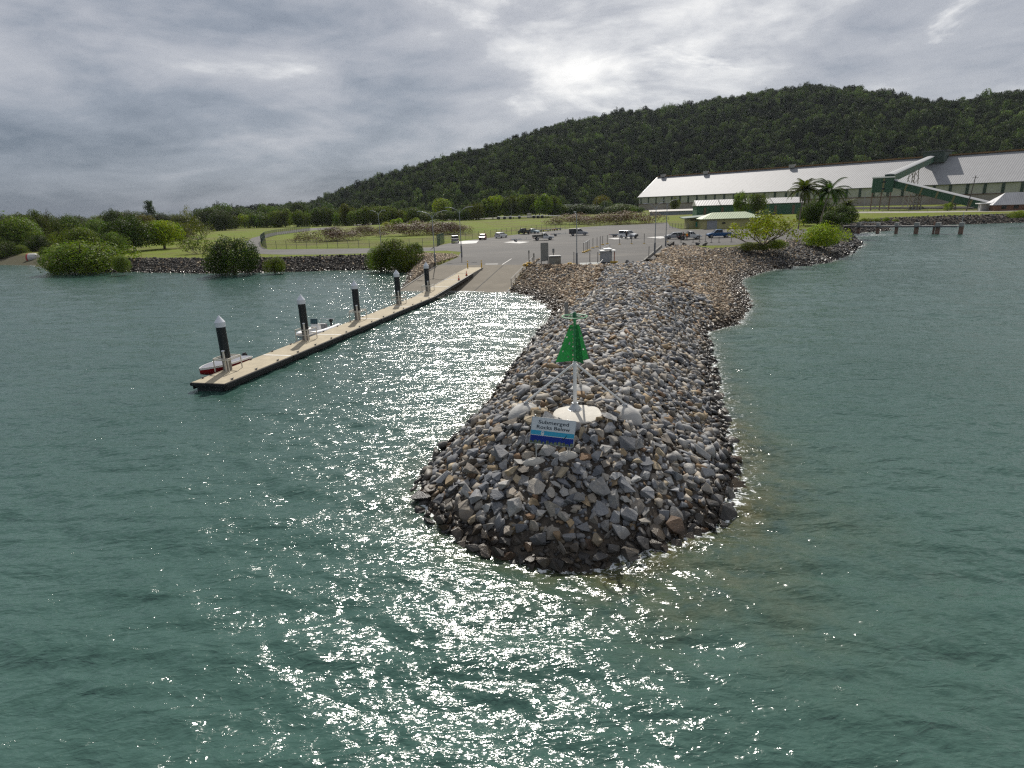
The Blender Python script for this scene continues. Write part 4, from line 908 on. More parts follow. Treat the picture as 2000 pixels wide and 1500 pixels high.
# gangway and fixed landing
def solve_s(px, z, s0=0.0):
    """distance along the pontoon axis at which a point at height z shows at row px"""
    best = None
    for s in np.arange(s0, 40, 0.05):
        p = np.array([*(PB + PU * s), z]) - [0, 0, CAM_H]; q = R3.T @ p; py = 750 - FPX * q[1] / -q[2]
        e = abs(py - px)
        if best is None or e < best[0]: best = (e, s)
    return best[1]
def ramp_z(s):
    p = PB + PU * s; return float(rampz(float((p - RAMP_O) @ RAMP_U)))
G1 = next(s for s in np.arange(8, 40, 0.1) if solve_s(534, ramp_z(s) + 0.55) <= s); G1Z = ramp_z(G1) + 0.55
G2 = next(s for s in np.arange(G1, 45, 0.1) if solve_s(522.5, ramp_z(s) + 0.10) <= s); G2Z = ramp_z(G2) + 0.10
def gangway():
    def q(s, v, z): p = PB + PU * s + PR * v; return Vector((p[0], p[1], z))
    t = thing('gangway', (PB[0], PB[1], DECKZ), 'sloping buff gangway between the pontoon and the concrete landing', 'gangway')
    o_ = Vector((PB[0], PB[1], DECKZ)); w = PW / 2 - 0.08
    A = [q(0.05, -w, DECKZ + .02) - o_, q(0.05, w, DECKZ + .02) - o_, q(G1 - .03, w, G1Z) - o_, q(G1 - .03, -w, G1Z) - o_]
    MB().prism(A, (0, 0, -0.14)).build('deck', DECK, t)
    for sx in (-1, 1):
        a = q(0.05, sx * (w + .06), DECKZ - 0.02) - o_; b = q(G1 - .03, sx * (w + .06), G1Z + .03) - o_
        MB().prism([a, b, b + Vector((0, 0, -0.42)), a + Vector((0, 0, -0.36))], tuple(Vector((PR[0], PR[1], 0)) * 0.10 * sx)).build('side_fender', BLACK, t)
    for f in (0.35, 0.68):
        a = q(G1 * f, -w, DECKZ + (G1Z - DECKZ) * f + .024) - o_; b = q(G1 * f, w, DECKZ + (G1Z - DECKZ) * f + .024) - o_; d = (A[3] - A[0]).normalized() * 0.16
        MB().prism([a, b, b + d, a + d], (0, 0, 0.012)).build('joint_strip', STRIP, t)
    t = thing('concrete_landing', (*q(G1, 0, G1Z)[:2], G1Z), 'fixed concrete landing wedge where the gangway meets the ramp', 'landing')
    o_ = Vector(t.location); P = [q(G1, w + .1, G1Z), q(G2, w + .1, G2Z), q(G2, w + .1, ramp_z(G2) - .3), q(G1, w + .1, ramp_z(G1) - .3)]
    MB().prism([p - o_ for p in P], tuple(Vector((-PR[0], -PR[1], 0)) * (2 * w + .2))).build('abutment', mat('old_concrete', (0.22, 0.21, 0.19)), t)
    P = [q(G1 + .02, -w - .05, G1Z + .004), q(G1 + .02, w + .05, G1Z + .004), q(G2 - .05, w + .05, G2Z + .004), q(G2 - .05, -w - .05, G2Z + .004)]
    MB().prism([p - o_ for p in P], (0, 0, 0.02)).build('surface', DECK, t)
    YEL = mat('yellow_paint', (0.62, 0.38, 0.02), 0.5, 0.12, 3.0)
    for f, v, lb in ((0.97, w - .15, 'yellow bollard at the ramp side corner of the landing'), (0.93, -w + .1, 'yellow bollard at the bank side corner of the landing')):
        s = G1 + (G2 - G1) * f; p = q(s, v, G1Z + (G2Z - G1Z) * f)
        b = thing('bollard', p, lb, 'bollard', 'yellow bollards on the landing')
        MB().lathe((0, 0, 0), [(0.09, 0.0), (0.09, 1.1), (0.05, 1.16)], 12).build('post', YEL, b, smooth=True); MB().lathe((0, 0, 0), [(0.096, 0.82), (0.096, 0.95)], 12).build('reflective_band', WHITE, b)
    for px, py, lb in ((890, 546, 'orange traffic cone further down the gangway edge'), (898, 540, 'orange traffic cone nearer the concrete landing')):
        f = 0.66 if px == 890 else 0.88
        p = q(G1 * f, w - .28, DECKZ + (G1Z - DECKZ) * f + .03); c = thing('traffic_cone', p, lb, 'traffic cone', 'orange cones on the gangway')
        MB().box((0, 0, 0.02), (0.36, 0.36, 0.04)).build('foot', mat('cone_black', (0.03, 0.03, 0.03), 0.6), c)
        MB().lathe((0, 0, 0.04), [(0.14, 0), (0.03, 0.62)], 14).build('cone', mat('cone_orange', (0.75, 0.11, 0.02), 0.5), c, smooth=True)
        MB().lathe((0, 0, 0.04), [(0.102, 0.25), (0.077, 0.37)], 14).build('white_band', WHITE, c, smooth=True)
gangway()
def hull_rings(Ln, W, H, flare=0.75, n=12, sheer=0.12):
    """stations from the stern (y = 0) to the bow (y = Ln), each an open U of points"""
    R_ = []
    for i in range(n + 1):
        t = i / n; w = W / 2 * (1 - max(0, (t - 0.45) / 0.55) ** 2.3 * 0.985); k = H * (1 + sheer * t * t * 1.6); kz = 0.10 + 0.55 * H * max(0, (t - 0.6) / 0.4) ** 2
        R_.append([Vector((-w, Ln * t, k)), Vector((-w * 0.93, Ln * t, k * 0.55 + kz * .3)), Vector((-w * flare, Ln * t, kz + 0.06)), Vector((0, Ln * t, kz - 0.04)), Vector((w * flare, Ln * t, kz + 0.06)), Vector((w * 0.93, Ln * t, k * 0.55 + kz * .3)), Vector((w, Ln * t, k))])
    return R_
def outboard(parent, y, z, x=0.0):
    MB().box((x, y - 0.16, z + 0.22), (0.30, 0.44, 0.36)).build('outboard_cowl', mat('black_gloss', (0.015, 0.016, 0.02), 0.25), parent, bevel=0.09)
    MB().box((x, y - 0.14, z - 0.28), (0.14, 0.20, 0.75)).build('outboard_leg', DARKM, parent, bevel=0.03)
def boats():
    # red and white runabout with a grey cover, tied beyond the end pile
    q = PA + PU * 3.4 + PR * (-PW / 2 - 0.95)
    p0 = UY(459, 712, 41.5)
    t = thing('motor_boat', (q[0], q[1], -0.12), 'small red and white motor boat with a grey deck cover', 'boat', rotz=ang + math.pi + math.radians(-3))
    Ln, Wd, Hh = 4.3, 1.65, 0.70
    t.location = (float(q[0] + PU[0] * 3.0 + PR[0] * 0.1), float(q[1] + PU[1] * 3.0 + PR[1] * .1), 0.02)
    rr = hull_rings(Ln, Wd, Hh)
    MB().loft(rr, cap=True, closed=False).build('hull', mat('red_gelcoat', (0.26, 0.016, 0.02), 0.25, 0.1), t, smooth=True)
    MB().loft([[v + Vector((0.012 * (1 if v.x > 0 else -1), 0, -0.10)) for v in (r[0], )] + [r[0] + Vector((-0.014, 0, 0.0))] for r in rr], cap=False, closed=False).build('sheer_stripe', WHITE, t)
    MB().loft([[r[6] + Vector((0.014, 0, -0.10)), r[6] + Vector((0.014, 0, 0.0))] for r in rr], cap=False, closed=False).build('sheer_stripe', WHITE, t)
    MB().loft([[r[0] + Vector((0, 0, .004)), r[0] + Vector((0.10, 0, 0.05)) if abs(r[0].x) > .15 else r[0] + Vector((0.01, 0, .03)), Vector((0, r[0].y, r[0].z + 0.10 * math.sin(math.pi * min(1, .15 + .8 * i / 12)))), r[6] + Vector((-0.10, 0, 0.05)) if abs(r[0].x) > .15 else r[6] + Vector((-0.01, 0, .03)), r[6] + Vector((0, 0, .004))] for i, r in enumerate(rr)], cap=False, closed=False).build('deck_cover', mat('grey_canvas', (0.17, 0.18, 0.215), 0.8, 0.1, 3.0), t, smooth=True)
    g = MB()
    for s in (0, 6): g.tube([r[s] + Vector((0, 0, 0.02)) for r in rr], 0.028, 6)
    g.build('gunwale', WHITE, t); outboard(t, -0.02, 0.52)
    # white inflatable with a centre console
    t = thing('inflatable_boat', (0, 0, 0), 'white rigid inflatable boat with a centre console and dark windscreen', 'boat', rotz=ang + math.pi)
    sc = float((U(588, 663, DECKZ)[:2] - PA) @ PU)
    q = PA + PU * (sc + 6.6) + PR * (-PW / 2 - 1.12); t.location = (float(q[0]), float(q[1]), 0.0)
    TUBE = mat('white_tube_fabric', (0.66, 0.66, 0.67), 0.5, 0.05, 2.0)
    Ln = 5.2; pts = [(-0.86, 0, 0.42), (-0.90, 2.1, 0.42), (-0.80, 3.6, 0.46), (-0.45, 4.75, 0.56), (0, 5.15, 0.60), (0.45, 4.75, 0.56), (0.80, 3.6, 0.46), (0.90, 2.4, 0.42), (0.86, 0, 0.42)]
    sm = []
    for i in range(len(pts) - 1):
        a, b = Vector(pts[i]), Vector(pts[i + 1]); p_, n_ = Vector(pts[max(i - 1, 0)]), Vector(pts[min(i + 2, len(pts) - 1)])
        for k in range(5):
            u = k / 5; sm.append(0.5 * ((2 * a) + (b - p_) * u + (2 * p_ - 5 * a + 4 * b - n_) * u * u + (3 * a - p_ - 3 * b + n_) * u ** 3))
    sm.append(Vector(pts[-1]))
    MB().tube(sm, 0.25, 14).build('tube', TUBE, t, smooth=True)
    MB().loft(hull_rings(4.9, 1.5, 0.34, 0.8), cap=True, closed=False).build('hull', TUBE, t, smooth=True)
    MB().box((0, 2.3, 0.30), (1.4, 4.6, 0.05)).build('floor', mat('grey_deck', (0.30, 0.31, 0.32), 0.7), t)
    MB().prism([(-0.38, 2.2, 0.3), (-0.38, 2.9, 0.3), (-0.38, 2.75, 1.20), (-0.38, 2.3, 1.15)], (0.76, 0, 0)).build('console', WHITE, t, bevel=0.05)
    MB().prism([(-0.36, 2.80, 1.16), (-0.36, 2.72, 1.62), (-0.36, 2.68, 1.62), (-0.36, 2.74, 1.16)], (0.72, 0, 0)).build('windscreen', mat('dark_glass', (0.02, 0.06, 0.07), 0.08), t)
    MB().box((0, 1.4, 0.62), (0.8, 0.5, 0.6)).build('seat', mat('grey_seat', (0.16, 0.17, 0.18), 0.6), t, bevel=0.05)
    outboard(t, 0.0, 0.72)
    MB().tube([(-0.7, 0.35, 0.6), (-0.7, 0.35, 1.2), (0.7, 0.35, 1.2), (0.7, 0.35, 0.6)], 0.03, 8).build('stern_arch', GALV, t)
boats()
# ------------------------------------------------------------------ storage shed, conveyors, sheds, jetty
SH0 = U(1247, 411, LAND)[:2]; SHU = np.array([0.6, -0.8]); SHV = np.array([0.8, 0.6]); SHA = math.atan2(SHU[1], SHU[0])
EAVE = float(UY(1247, 385, SH0[1])[2]) - LAND
def pxy(p):
    q = R3.T @ (np.array(p, float) - [0, 0, CAM_H]); return 1000 + FPX * q[0] / -q[2], 750 - FPX * q[1] / -q[2]
_w = min(np.arange(8, 60, 0.25), key=lambda w: abs(pxy([*(SH0 + SHV * w), 40])[0] - 1285))
SHW = float(_w); RIDGE = float(UY(1285, 346, (SH0 + SHV * SHW)[1])[2]) - LAND
def shed_s(px, v, z): return min(np.arange(-5, 400, 0.5), key=lambda s: abs(pxy([*(SH0 + SHU * s + SHV * v), z])[0] - px))
CREAM = corrugated('cream_cladding', (0.50, 0.49, 0.42), 0.9, 0, 0.6, 0.0, 0.05)
DGREEN = mat('dark_green_steel', (0.030, 0.060, 0.040), 0.55, 0.15, 1.0)
def big_shed():
    t = thing('storage_shed', (SH0[0], SH0[1], LAND), 'very long storage shed with a pale metal roof and cream panel walls', 'shed', rotz=SHA)
    Ls = 372.0; W2 = SHW * 2; zc = EAVE * 0.46
    MB().box((Ls / 2, 0.4, zc / 2 - .5), (Ls, 0.8, zc + 1)).box((0.4, W2 / 2, zc / 2 - .5), (0.8, W2 - 1.6, zc + 1)).build('base_wall', mat('stained_concrete', (0.40, 0.345, 0.30), 0.9, 0.22, 0.06, dirt=(0.24, 0.17, 0.125)), t)
    MB().box((Ls / 2, 0.55, (zc + EAVE) / 2), (Ls - .1, 0.7, EAVE - zc)).build('wall_cladding', CREAM, t)
    g = MB(); g.prism([(0.3, 0.9, zc), (0.3, W2 - 0.9, zc), (0.3, W2 - .9, EAVE), (0.3, SHW, RIDGE - 0.5), (0.3, .9, EAVE)], (0.5, 0, 0)); g.build('end_wall', CREAM, t)
    k = 0; s = 3.0
    while s < Ls:
        MB().box((s, 0.05, (zc + EAVE) / 2), (1.55 if s > 40 else 1.0, 0.5, EAVE - zc)).build('column', DGREEN, t); s += 9.3; k += 1
    MB().box((Ls / 2, -0.05, EAVE - 0.3), (Ls, 0.5, 0.6)).build('eave_gutter', DGREEN, t)
    MB().box((Ls / 2, 0.0, zc), (Ls, 0.5, 0.5)).build('wall_girt', mat('rusty_rail', (0.16, 0.09, 0.06), 0.8, 0.3, 0.3), t)
    ROOF = corrugated('pale_roof_metal', (0.285, 0.285, 0.295), 1.3, 0, 0.62, 0.0, 0.03, 0.08)
    MB().prism([(-0.8, -0.9, EAVE - 0.1), (-0.8, SHW, RIDGE), (-0.8, W2 + 0.9, EAVE - 0.1), (-0.8, W2 + 0.9, EAVE - 0.4), (-0.8, SHW, RIDGE - 0.35), (-0.8, -0.9, EAVE - 0.4)], (Ls + 1.6, 0, 0)).build('roof', ROOF, t)
    MB().box((Ls / 2, SHW, RIDGE + 0.45), (Ls, 2.2, 0.9)).build('ridge_walkway', mat('rust_ridge', (0.20, 0.105, 0.035), 0.9, 0.35, 0.08), t)
    MB().prism([(-0.9, -1.0, EAVE - 0.2), (-0.9, SHW, RIDGE + .1), (-0.9, SHW, RIDGE - 0.8), (-0.9, -1.0, EAVE - 1.0)], (0.5, 0, 0)).build('barge_board', WHITE, t)
    for px in (1297, 1380, 1548):
        s = shed_s(px, SHW, RIDGE); MB().box((s, SHW - 1.2, RIDGE + 0.9), (4.2, 3.4, 2.6)).build('roof_hatch', mat('grey_hatch', (0.34, 0.32, 0.30), 0.7), t)
big_shed()
def beam_gallery(name, a, b, wd, ht, label, n_stripes):
    a, b = Vector(a), Vector(b); t = thing(name, a, label, 'conveyor'); d = b - a; Ln = d.length; u = d.normalized(); r = u.cross(Vector((0, 0, 1))).normalized(); up = r.cross(u)
    def q(s, x, z): return u * s + r * x + up * z
    MB().prism([q(0, -wd / 2, 0), q(0, wd / 2, 0), q(0, wd / 2, ht), q(0, -wd / 2, ht)], d).build('gallery_walls', mat('gallery_green', (0.022, 0.085, 0.045), 0.55, 0.12, 0.6), t)
    MB().prism([q(-.3, -wd / 2 - .25, ht), q(-.3, wd / 2 + .25, ht), q(-.3, wd / 2 - .3, ht + .35), q(-.3, 0, ht + .6), q(-.3, -wd / 2 + .3, ht + .35)], u * (Ln + .6)).build('gallery_roof', mat('gallery_roof_metal', (0.33, 0.335, 0.34), 0.55, 0.06), t)
    for k in range(n_stripes):
        s = Ln * (k + .12) / n_stripes; MB().prism([q(s, -wd / 2 - .04, -.05), q(s, wd / 2 + .04, -.05), q(s, wd / 2 + .04, ht - .05), q(s, -wd / 2 - .04, ht - .05)], u * 0.9).build('wall_band', mat('olive_band', (0.19, 0.17, 0.075), 0.7), t)
    return t
def trestle(t, p, top, spread, w):
    """braced legs as one part each"""
    o = Vector(t.location); p = Vector(p)
    for sx in (-1, 1):
        for sy in (-1, 1): MB().tube([p + Vector((sx * spread, sy * spread, 0)) - o, Vector((p.x + sx * spread * .6, p.y + sy * spread * .6, top)) - o], w, 6).build('trestle_leg', mat('grey_trestle', (0.28, 0.27, 0.25), 0.6), t)
    for k in range(4):
        br = MB(); z0 = p.z + (top - p.z) * k / 4; z1 = p.z + (top - p.z) * (k + 1) / 4
        for sx in (-1, 1):
            br.tube([Vector((p.x - spread * .9, p.y + sx * spread * .8, z0)) - o, Vector((p.x + spread * .8, p.y + sx * spread * .7, z1)) - o], w * .6, 5)
            br.tube([Vector((p.x + spread * .9, p.y + sx * spread * .8, z0)) - o, Vector((p.x - spread * .8, p.y + sx * spread * .7, z1)) - o], w * .6, 5)
        br.build('bracing', mat('rusty_brace', (0.20, 0.12, 0.09), 0.7), t)
def conveyors():
    tb = U(1717, 411, LAND); Y = tb[1]
    zt = float(UY(1716, 348, Y)[2]); zb = float(UY(1716, 376, Y)[2]); wid = 35 / FPX * math.hypot(tb[0], tb[1]) * 1.0
    t = thing('transfer_tower', tb, 'dark green conveyor transfer tower on a braced steel trestle', 'tower', rotz=-0.5)
    MB().box((0, 0, (zt + zb) / 2 - LAND), (wid * .82, wid * .62, zt - zb)).build('tower_house', mat('gallery_green', (0.022, 0.085, 0.045)), t)
    MB().prism([(-wid * .44, -wid * .34, zt - LAND), (-wid * .44, wid * .34, zt - LAND), (-wid * .44, 0, zt - LAND + 0.7)], (wid * .88, 0, 0)).build('roof', mat('dark_roof', (0.06, 0.08, 0.07), 0.6), t)
    MB().box((0.2, -wid * .32, (zt + zb) / 2 - LAND), (0.8, 0.12, (zt - zb) * .9)).build('wall_band', mat('olive_band', (0.19, 0.17, 0.075)), t)
    for z in (.72, .25): MB().box((0.4, -wid * .325, zb + (zt - zb) * z - LAND), (1.3, 0.14, 0.8)).build('window', mat('dark_window', (0.01, 0.012, 0.012), 0.2), t)
    o = Vector(t.location)
    for sx in (-1, 0, 1):
        for sy in (-1, 1): MB().tube([(sx * wid * .36, sy * wid * .27, -.2), (sx * wid * .36, sy * wid * .27, zb - LAND)], 0.16, 6).build('leg', mat('rusty_brace', (0.20, 0.12, 0.09)), t)
    br = MB()
    for sy in (-1, 1):
        for sx in (-1, 0):
            for k in range(2):
                za, zc = (zb - LAND) * k / 2, (zb - LAND) * (k + 1) / 2
                br.tube([(sx * wid * .36, sy * wid * .27, za), ((sx + 1) * wid * .36, sy * wid * .27, zc)], 0.09, 5); br.tube([((sx + 1) * wid * .36, sy * wid * .27, za), (sx * wid * .36, sy * wid * .27, zc)], 0.09, 5)
    br.build('bracing', mat('grey_trestle', (0.28, 0.27, 0.25)), t)
    # gallery up to the ridge
    s = shed_s(1822, SHW, RIDGE); hp = SH0 + SHU * s + SHV * (SHW - 2); ridge_z = LAND + RIDGE
    a = UY(1736, 356, Y + 1); b = np.array([hp[0], hp[1], 0]); b[2] = float(UY(1818, 311, hp[1])[2]) - 1.5
    g = beam_gallery('conveyor_gallery', a, b, 4.2, 3.6, 'green conveyor gallery climbing from the tower to the shed ridge', 5)
    fr = 0.52; pm = np.array(a) + (np.array(b) - np.array(a)) * fr
    trestle(g, (pm[0], pm[1], LAND), pm[2] + .2, 2.6, 0.22)
    # head house on the ridge
    t = thing('ridge_head_house', (hp[0], hp[1], ridge_z - 4), 'grey flat topped head house on the shed ridge above the gallery', 'head house', rotz=SHA)
    z1 = float(UY(1822, 297, hp[1])[2]) - (ridge_z - 4)
    MB().box((3, -1, z1 / 2), (13, 12, z1)).build('house', mat('dark_green_sheet', (0.045, 0.07, 0.055), 0.6), t)
    MB().box((3, -1, z1 + .25), (15, 14, 0.5)).build('roof', mat('dark_grey_roof', (0.10, 0.105, 0.115), 0.5), t)
    # gallery down towards the shore house
    a = UY(1738, 364, Y - 1); e = U(1926, 409, LAND); b = np.array([e[0], e[1], LAND - 0.3])
    g = beam_gallery('conveyor_gallery', a, b, 3.2, 3.3, 'long green conveyor gallery sloping down from the tower towards the shore', 6)
    for f in (0.33, 0.68):
        pm = np.array(a) + (np.array(b) - np.array(a)) * f; trestle(g, (pm[0], pm[1], LAND), pm[2] + .2, 1.3, 0.2)
conveyors()
def gable(name, c, lx, ly, h, rise, wall, roof, label, cat, rotz, over=0.5, hip=False):
    t = thing(name, (c[0], c[1], LAND), label, cat, rotz=rotz)
    MB().box((0, 0, h / 2 - .2), (lx, ly, h + .4)).build('wall', wall, t)
    X, Yy = lx / 2 + over, ly / 2 + over; i = Yy if hip else 0
    r = MB(); vs = [(-X, -Yy, h), (X, -Yy, h), (X, Yy, h), (-X, Yy, h), (-X + i, 0, h + rise), (X - i, 0, h + rise)]
    vs2 = [(x, y, z - .15) for x, y, z in vs[:4]]
    r.add(vs + vs2, [(0, 1, 5, 4), (1, 2, 5), (2, 3, 4, 5), (3, 0, 4), (6, 7, 1, 0), (7, 8, 2, 1), (8, 9, 3, 2), (9, 6, 0, 3), (9, 8, 7, 6)]); r.build('roof', roof, t)
    return t
def other_buildings():
    # green shed behind the palms
    D = U(1455, 420, LAND); k = math.hypot(*D[:2]) / FPX
    GW = corrugated('green_cladding', (0.035, 0.115, 0.065), 0.8, 0, 0.6, 0.0, 0.04)
    t = gable('green_shed', D, 172 * k, 15, float(UY(1440, 399, D[1])[2]) - LAND, 2.6, GW, corrugated('grey_roof_sheet', (0.46, 0.45, 0.44), 0.8, 0, 0.5, 0.2, 0.04), 'green walled shed with a pale grey gabled roof behind the palms', 'shed', -0.16)
    L2 = 172 * k / 2
    for i in range(6): MB().box((-L2 + 4 + i * (2 * L2 - 8) / 5, -7.56, 2.2), (1.2, 0.12, 4.4)).build('brown_post', mat('brown_panel', (0.16, 0.11, 0.07), 0.7), t)
    MB().box((L2 + .02, -2.5, 1.8), (0.12, 3.0, 3.6)).build('door', mat('grey_blue_door', (0.10, 0.12, 0.16), 0.5), t)
    for i in range(3): MB().box((L2 * (-.55 + .5 * i), -7.9 * .52, float(UY(1440, 399, D[1])[2]) - LAND + 1.36), (0.35, 8.6, 0.12), M=Matrix.Rotation(math.atan2(2.6, 8.0), 3, 'X')).build('roof_seam', mat('dark_seam', (0.10, 0.10, 0.10), 0.7), t)
    # low pale building left of it
    D = U(1312, 419.5, LAND); k = math.hypot(*D[:2]) / FPX
    t = gable('low_building', D, 78 * k, 8, 2.3, 0.9, mat('blue_grey_wall', (0.24, 0.27, 0.30), 0.7), mat('pale_sheet_roof', (0.52, 0.50, 0.46), 0.6, dirt=(0.36, 0.25, 0.18)), 'low grey building with a pale roof in front of the long shed', 'building', -0.2)
    # yellow amenities block with a pale green hip roof
    D = U(1430, 446, LAND); k = math.hypot(*D[:2]) / FPX; D = D + np.array([0, 3.5, 0])
    YW = mat('yellow_block_wall', (0.46, 0.42, 0.20), 0.8, 0.08, 0.8)
    t = gable('amenities_block', D, 100 * k, 7.0, 2.9, 1.7, YW, corrugated('pale_green_roof', (0.36, 0.42, 0.27), 0.5, 0, 0.5, 0.1, 0.03), 'yellow amenities block with a pale green hipped roof beside the car park', 'building', -0.07, 0.7, True)
    Lx = 100 * k / 2
    MB().box((-Lx + 2.6, -3.55, 1.2), (2.9, 0.1, 2.4)).build('roller_door', mat('grey_roller', (0.33, 0.34, 0.36), 0.6), t)
    MB().box((-Lx + 6, -3.55, 1.6), (0.9, 0.1, 0.5)).build('window', mat('dark_window', (0.01, 0.012, 0.012)), t)
    D2 = U(1362, 446, LAND) + np.array([0, 2.5, 0])
    t = thing('amenities_wing', (D2[0], D2[1], LAND), 'flat roofed yellow wing with a dark fascia left of the green roof', 'building', rotz=-0.07)
    MB().box((0, 0, 1.55), (5.6, 5, 3.3)).build('wall', YW, t)
    MB().prism([(-4.3, -3.3, 2.9), (3.0, -3.3, 3.3), (3.0, 3, 3.6), (-4.3, 3, 3.2)], (0, 0, 0.22)).build('roof', mat('dark_fascia', (0.06, 0.10, 0.07), 0.6), t)
    MB().box((0.3, -2.54, 1.2), (1.4, 0.08, 1.5)).build('teal_panel', mat('teal_panel', (0.05, 0.35, 0.28), 0.6), t)
    MB().box((-.6, -2.54, 2.55), (3.2, 0.06, 0.3)).build('vent_slot', mat('dark_window', (0.01, 0.012, 0.012)), t)
    # house and carport at the far right
    D = U(1992, 411, LAND); k = dep(D) / FPX; D = D + np.array([2, 4, 0])
    t = gable('brick_house', D, 92 * k, 9, float(UY(1975, 399, D[1])[2]) - LAND, 4.6, mat('brown_brick', (0.20, 0.105, 0.065), 0.85, 0.25, 2.0), corrugated('grey_house_roof', (0.36, 0.36, 0.37), 0.7, 0, 0.5, 0.1, 0.03), 'brown house with a wide grey roof at the right edge by the shore', 'house', -0.35, 0.8, True)
    for i in range(3): MB().box((-6 + i * 4, -4.55, 1.4), (1.6, 0.1, 1.3)).build('window', mat('dark_window', (0.01, 0.012, 0.012)), t)
    D = U(1933, 412, LAND) + np.array([0, 2.5, 0])
    t = thing('white_carport', (D[0], D[1], LAND), 'small white flat roofed carport beside the brown house', 'carport', rotz=-0.3)
    MB().box((0, 0, 3.0), (6.0, 5, 0.35)).build('roof', WHITE, t); MB().box((0.3, 0.4, 1.4), (4.4, 3.6, 2.9)).build('wall', mat('grey_board', (0.36, 0.36, 0.34), 0.8), t)
    for sx in (-1, 1): MB().box((sx * 2.7, -2.2, 1.4), (0.18, 0.18, 2.9)).build('post', WHITE, t)
other_buildings()
def jetty():
    a = U(1652, 457, 0.0); b = U(1878, 457, 0.0); a[1] += 4; u = (b - a)[:2]; Ln = float(np.hypot(*u)); u = u / Ln
    t = thing('jetty', (a[0], a[1], 0), 'narrow grey jetty on square posts reaching out over the water', 'jetty', rotz=math.atan2(u[1], u[0]))
    JC = mat('weathered_concrete', (0.34, 0.33, 0.31), 0.85, 0.15, 1.0, dirt=(0.2, 0.17, 0.14)); PC = mat('stained_pile', (0.24, 0.15, 0.11), 0.85, 0.25, 1.5)
    MB().box((Ln / 2 - 6, 0, 2.05), (Ln + 12, 1.5, 0.28)).build('deck', JC, t)
    r = MB()
    for y in (-.7, .7):
        r.tube([(-12, y, 3.1), (Ln * .35, y, 3.1)], 0.04, 6)
        for k in range(9): r.tube([(-12 + k * (12 + Ln * .35) / 8, y, 2.1), (-12 + k * (12 + Ln * .35) / 8, y, 3.1)], 0.035, 6)
    r.build('handrail', GALV, t)
    MB().box((Ln / 2 - 6, -0.85, 1.85), (Ln + 10, 0.16, 0.2)).build('side_pipe', DARKM, t)
    for px in (1692, 1729, 1764, 1800, 1837, 1876):
        s = Ln * (px - 1652) / 226.0; w = 0.72 if px < 1790 else 0.95
        p = MB().box((s, 0, 0.3), (w, w, 3.4)); p.build('pile', PC, t); MB().box((s, -0.1, 2.5), (w * 1.15, w + .5, 1.0)).build('pile_cap', JC, t)
    MB().box((Ln * (1830 - 1652) / 226.0, .2, 0.8), (0.45, 0.5, 4.6)).build('pile', PC, t)
    MB().tube([(Ln - .3, 0, 2.5), (Ln - .3, 0, 5.6)], 0.07, 8).build('light_mast', GALV, t)
jetty()
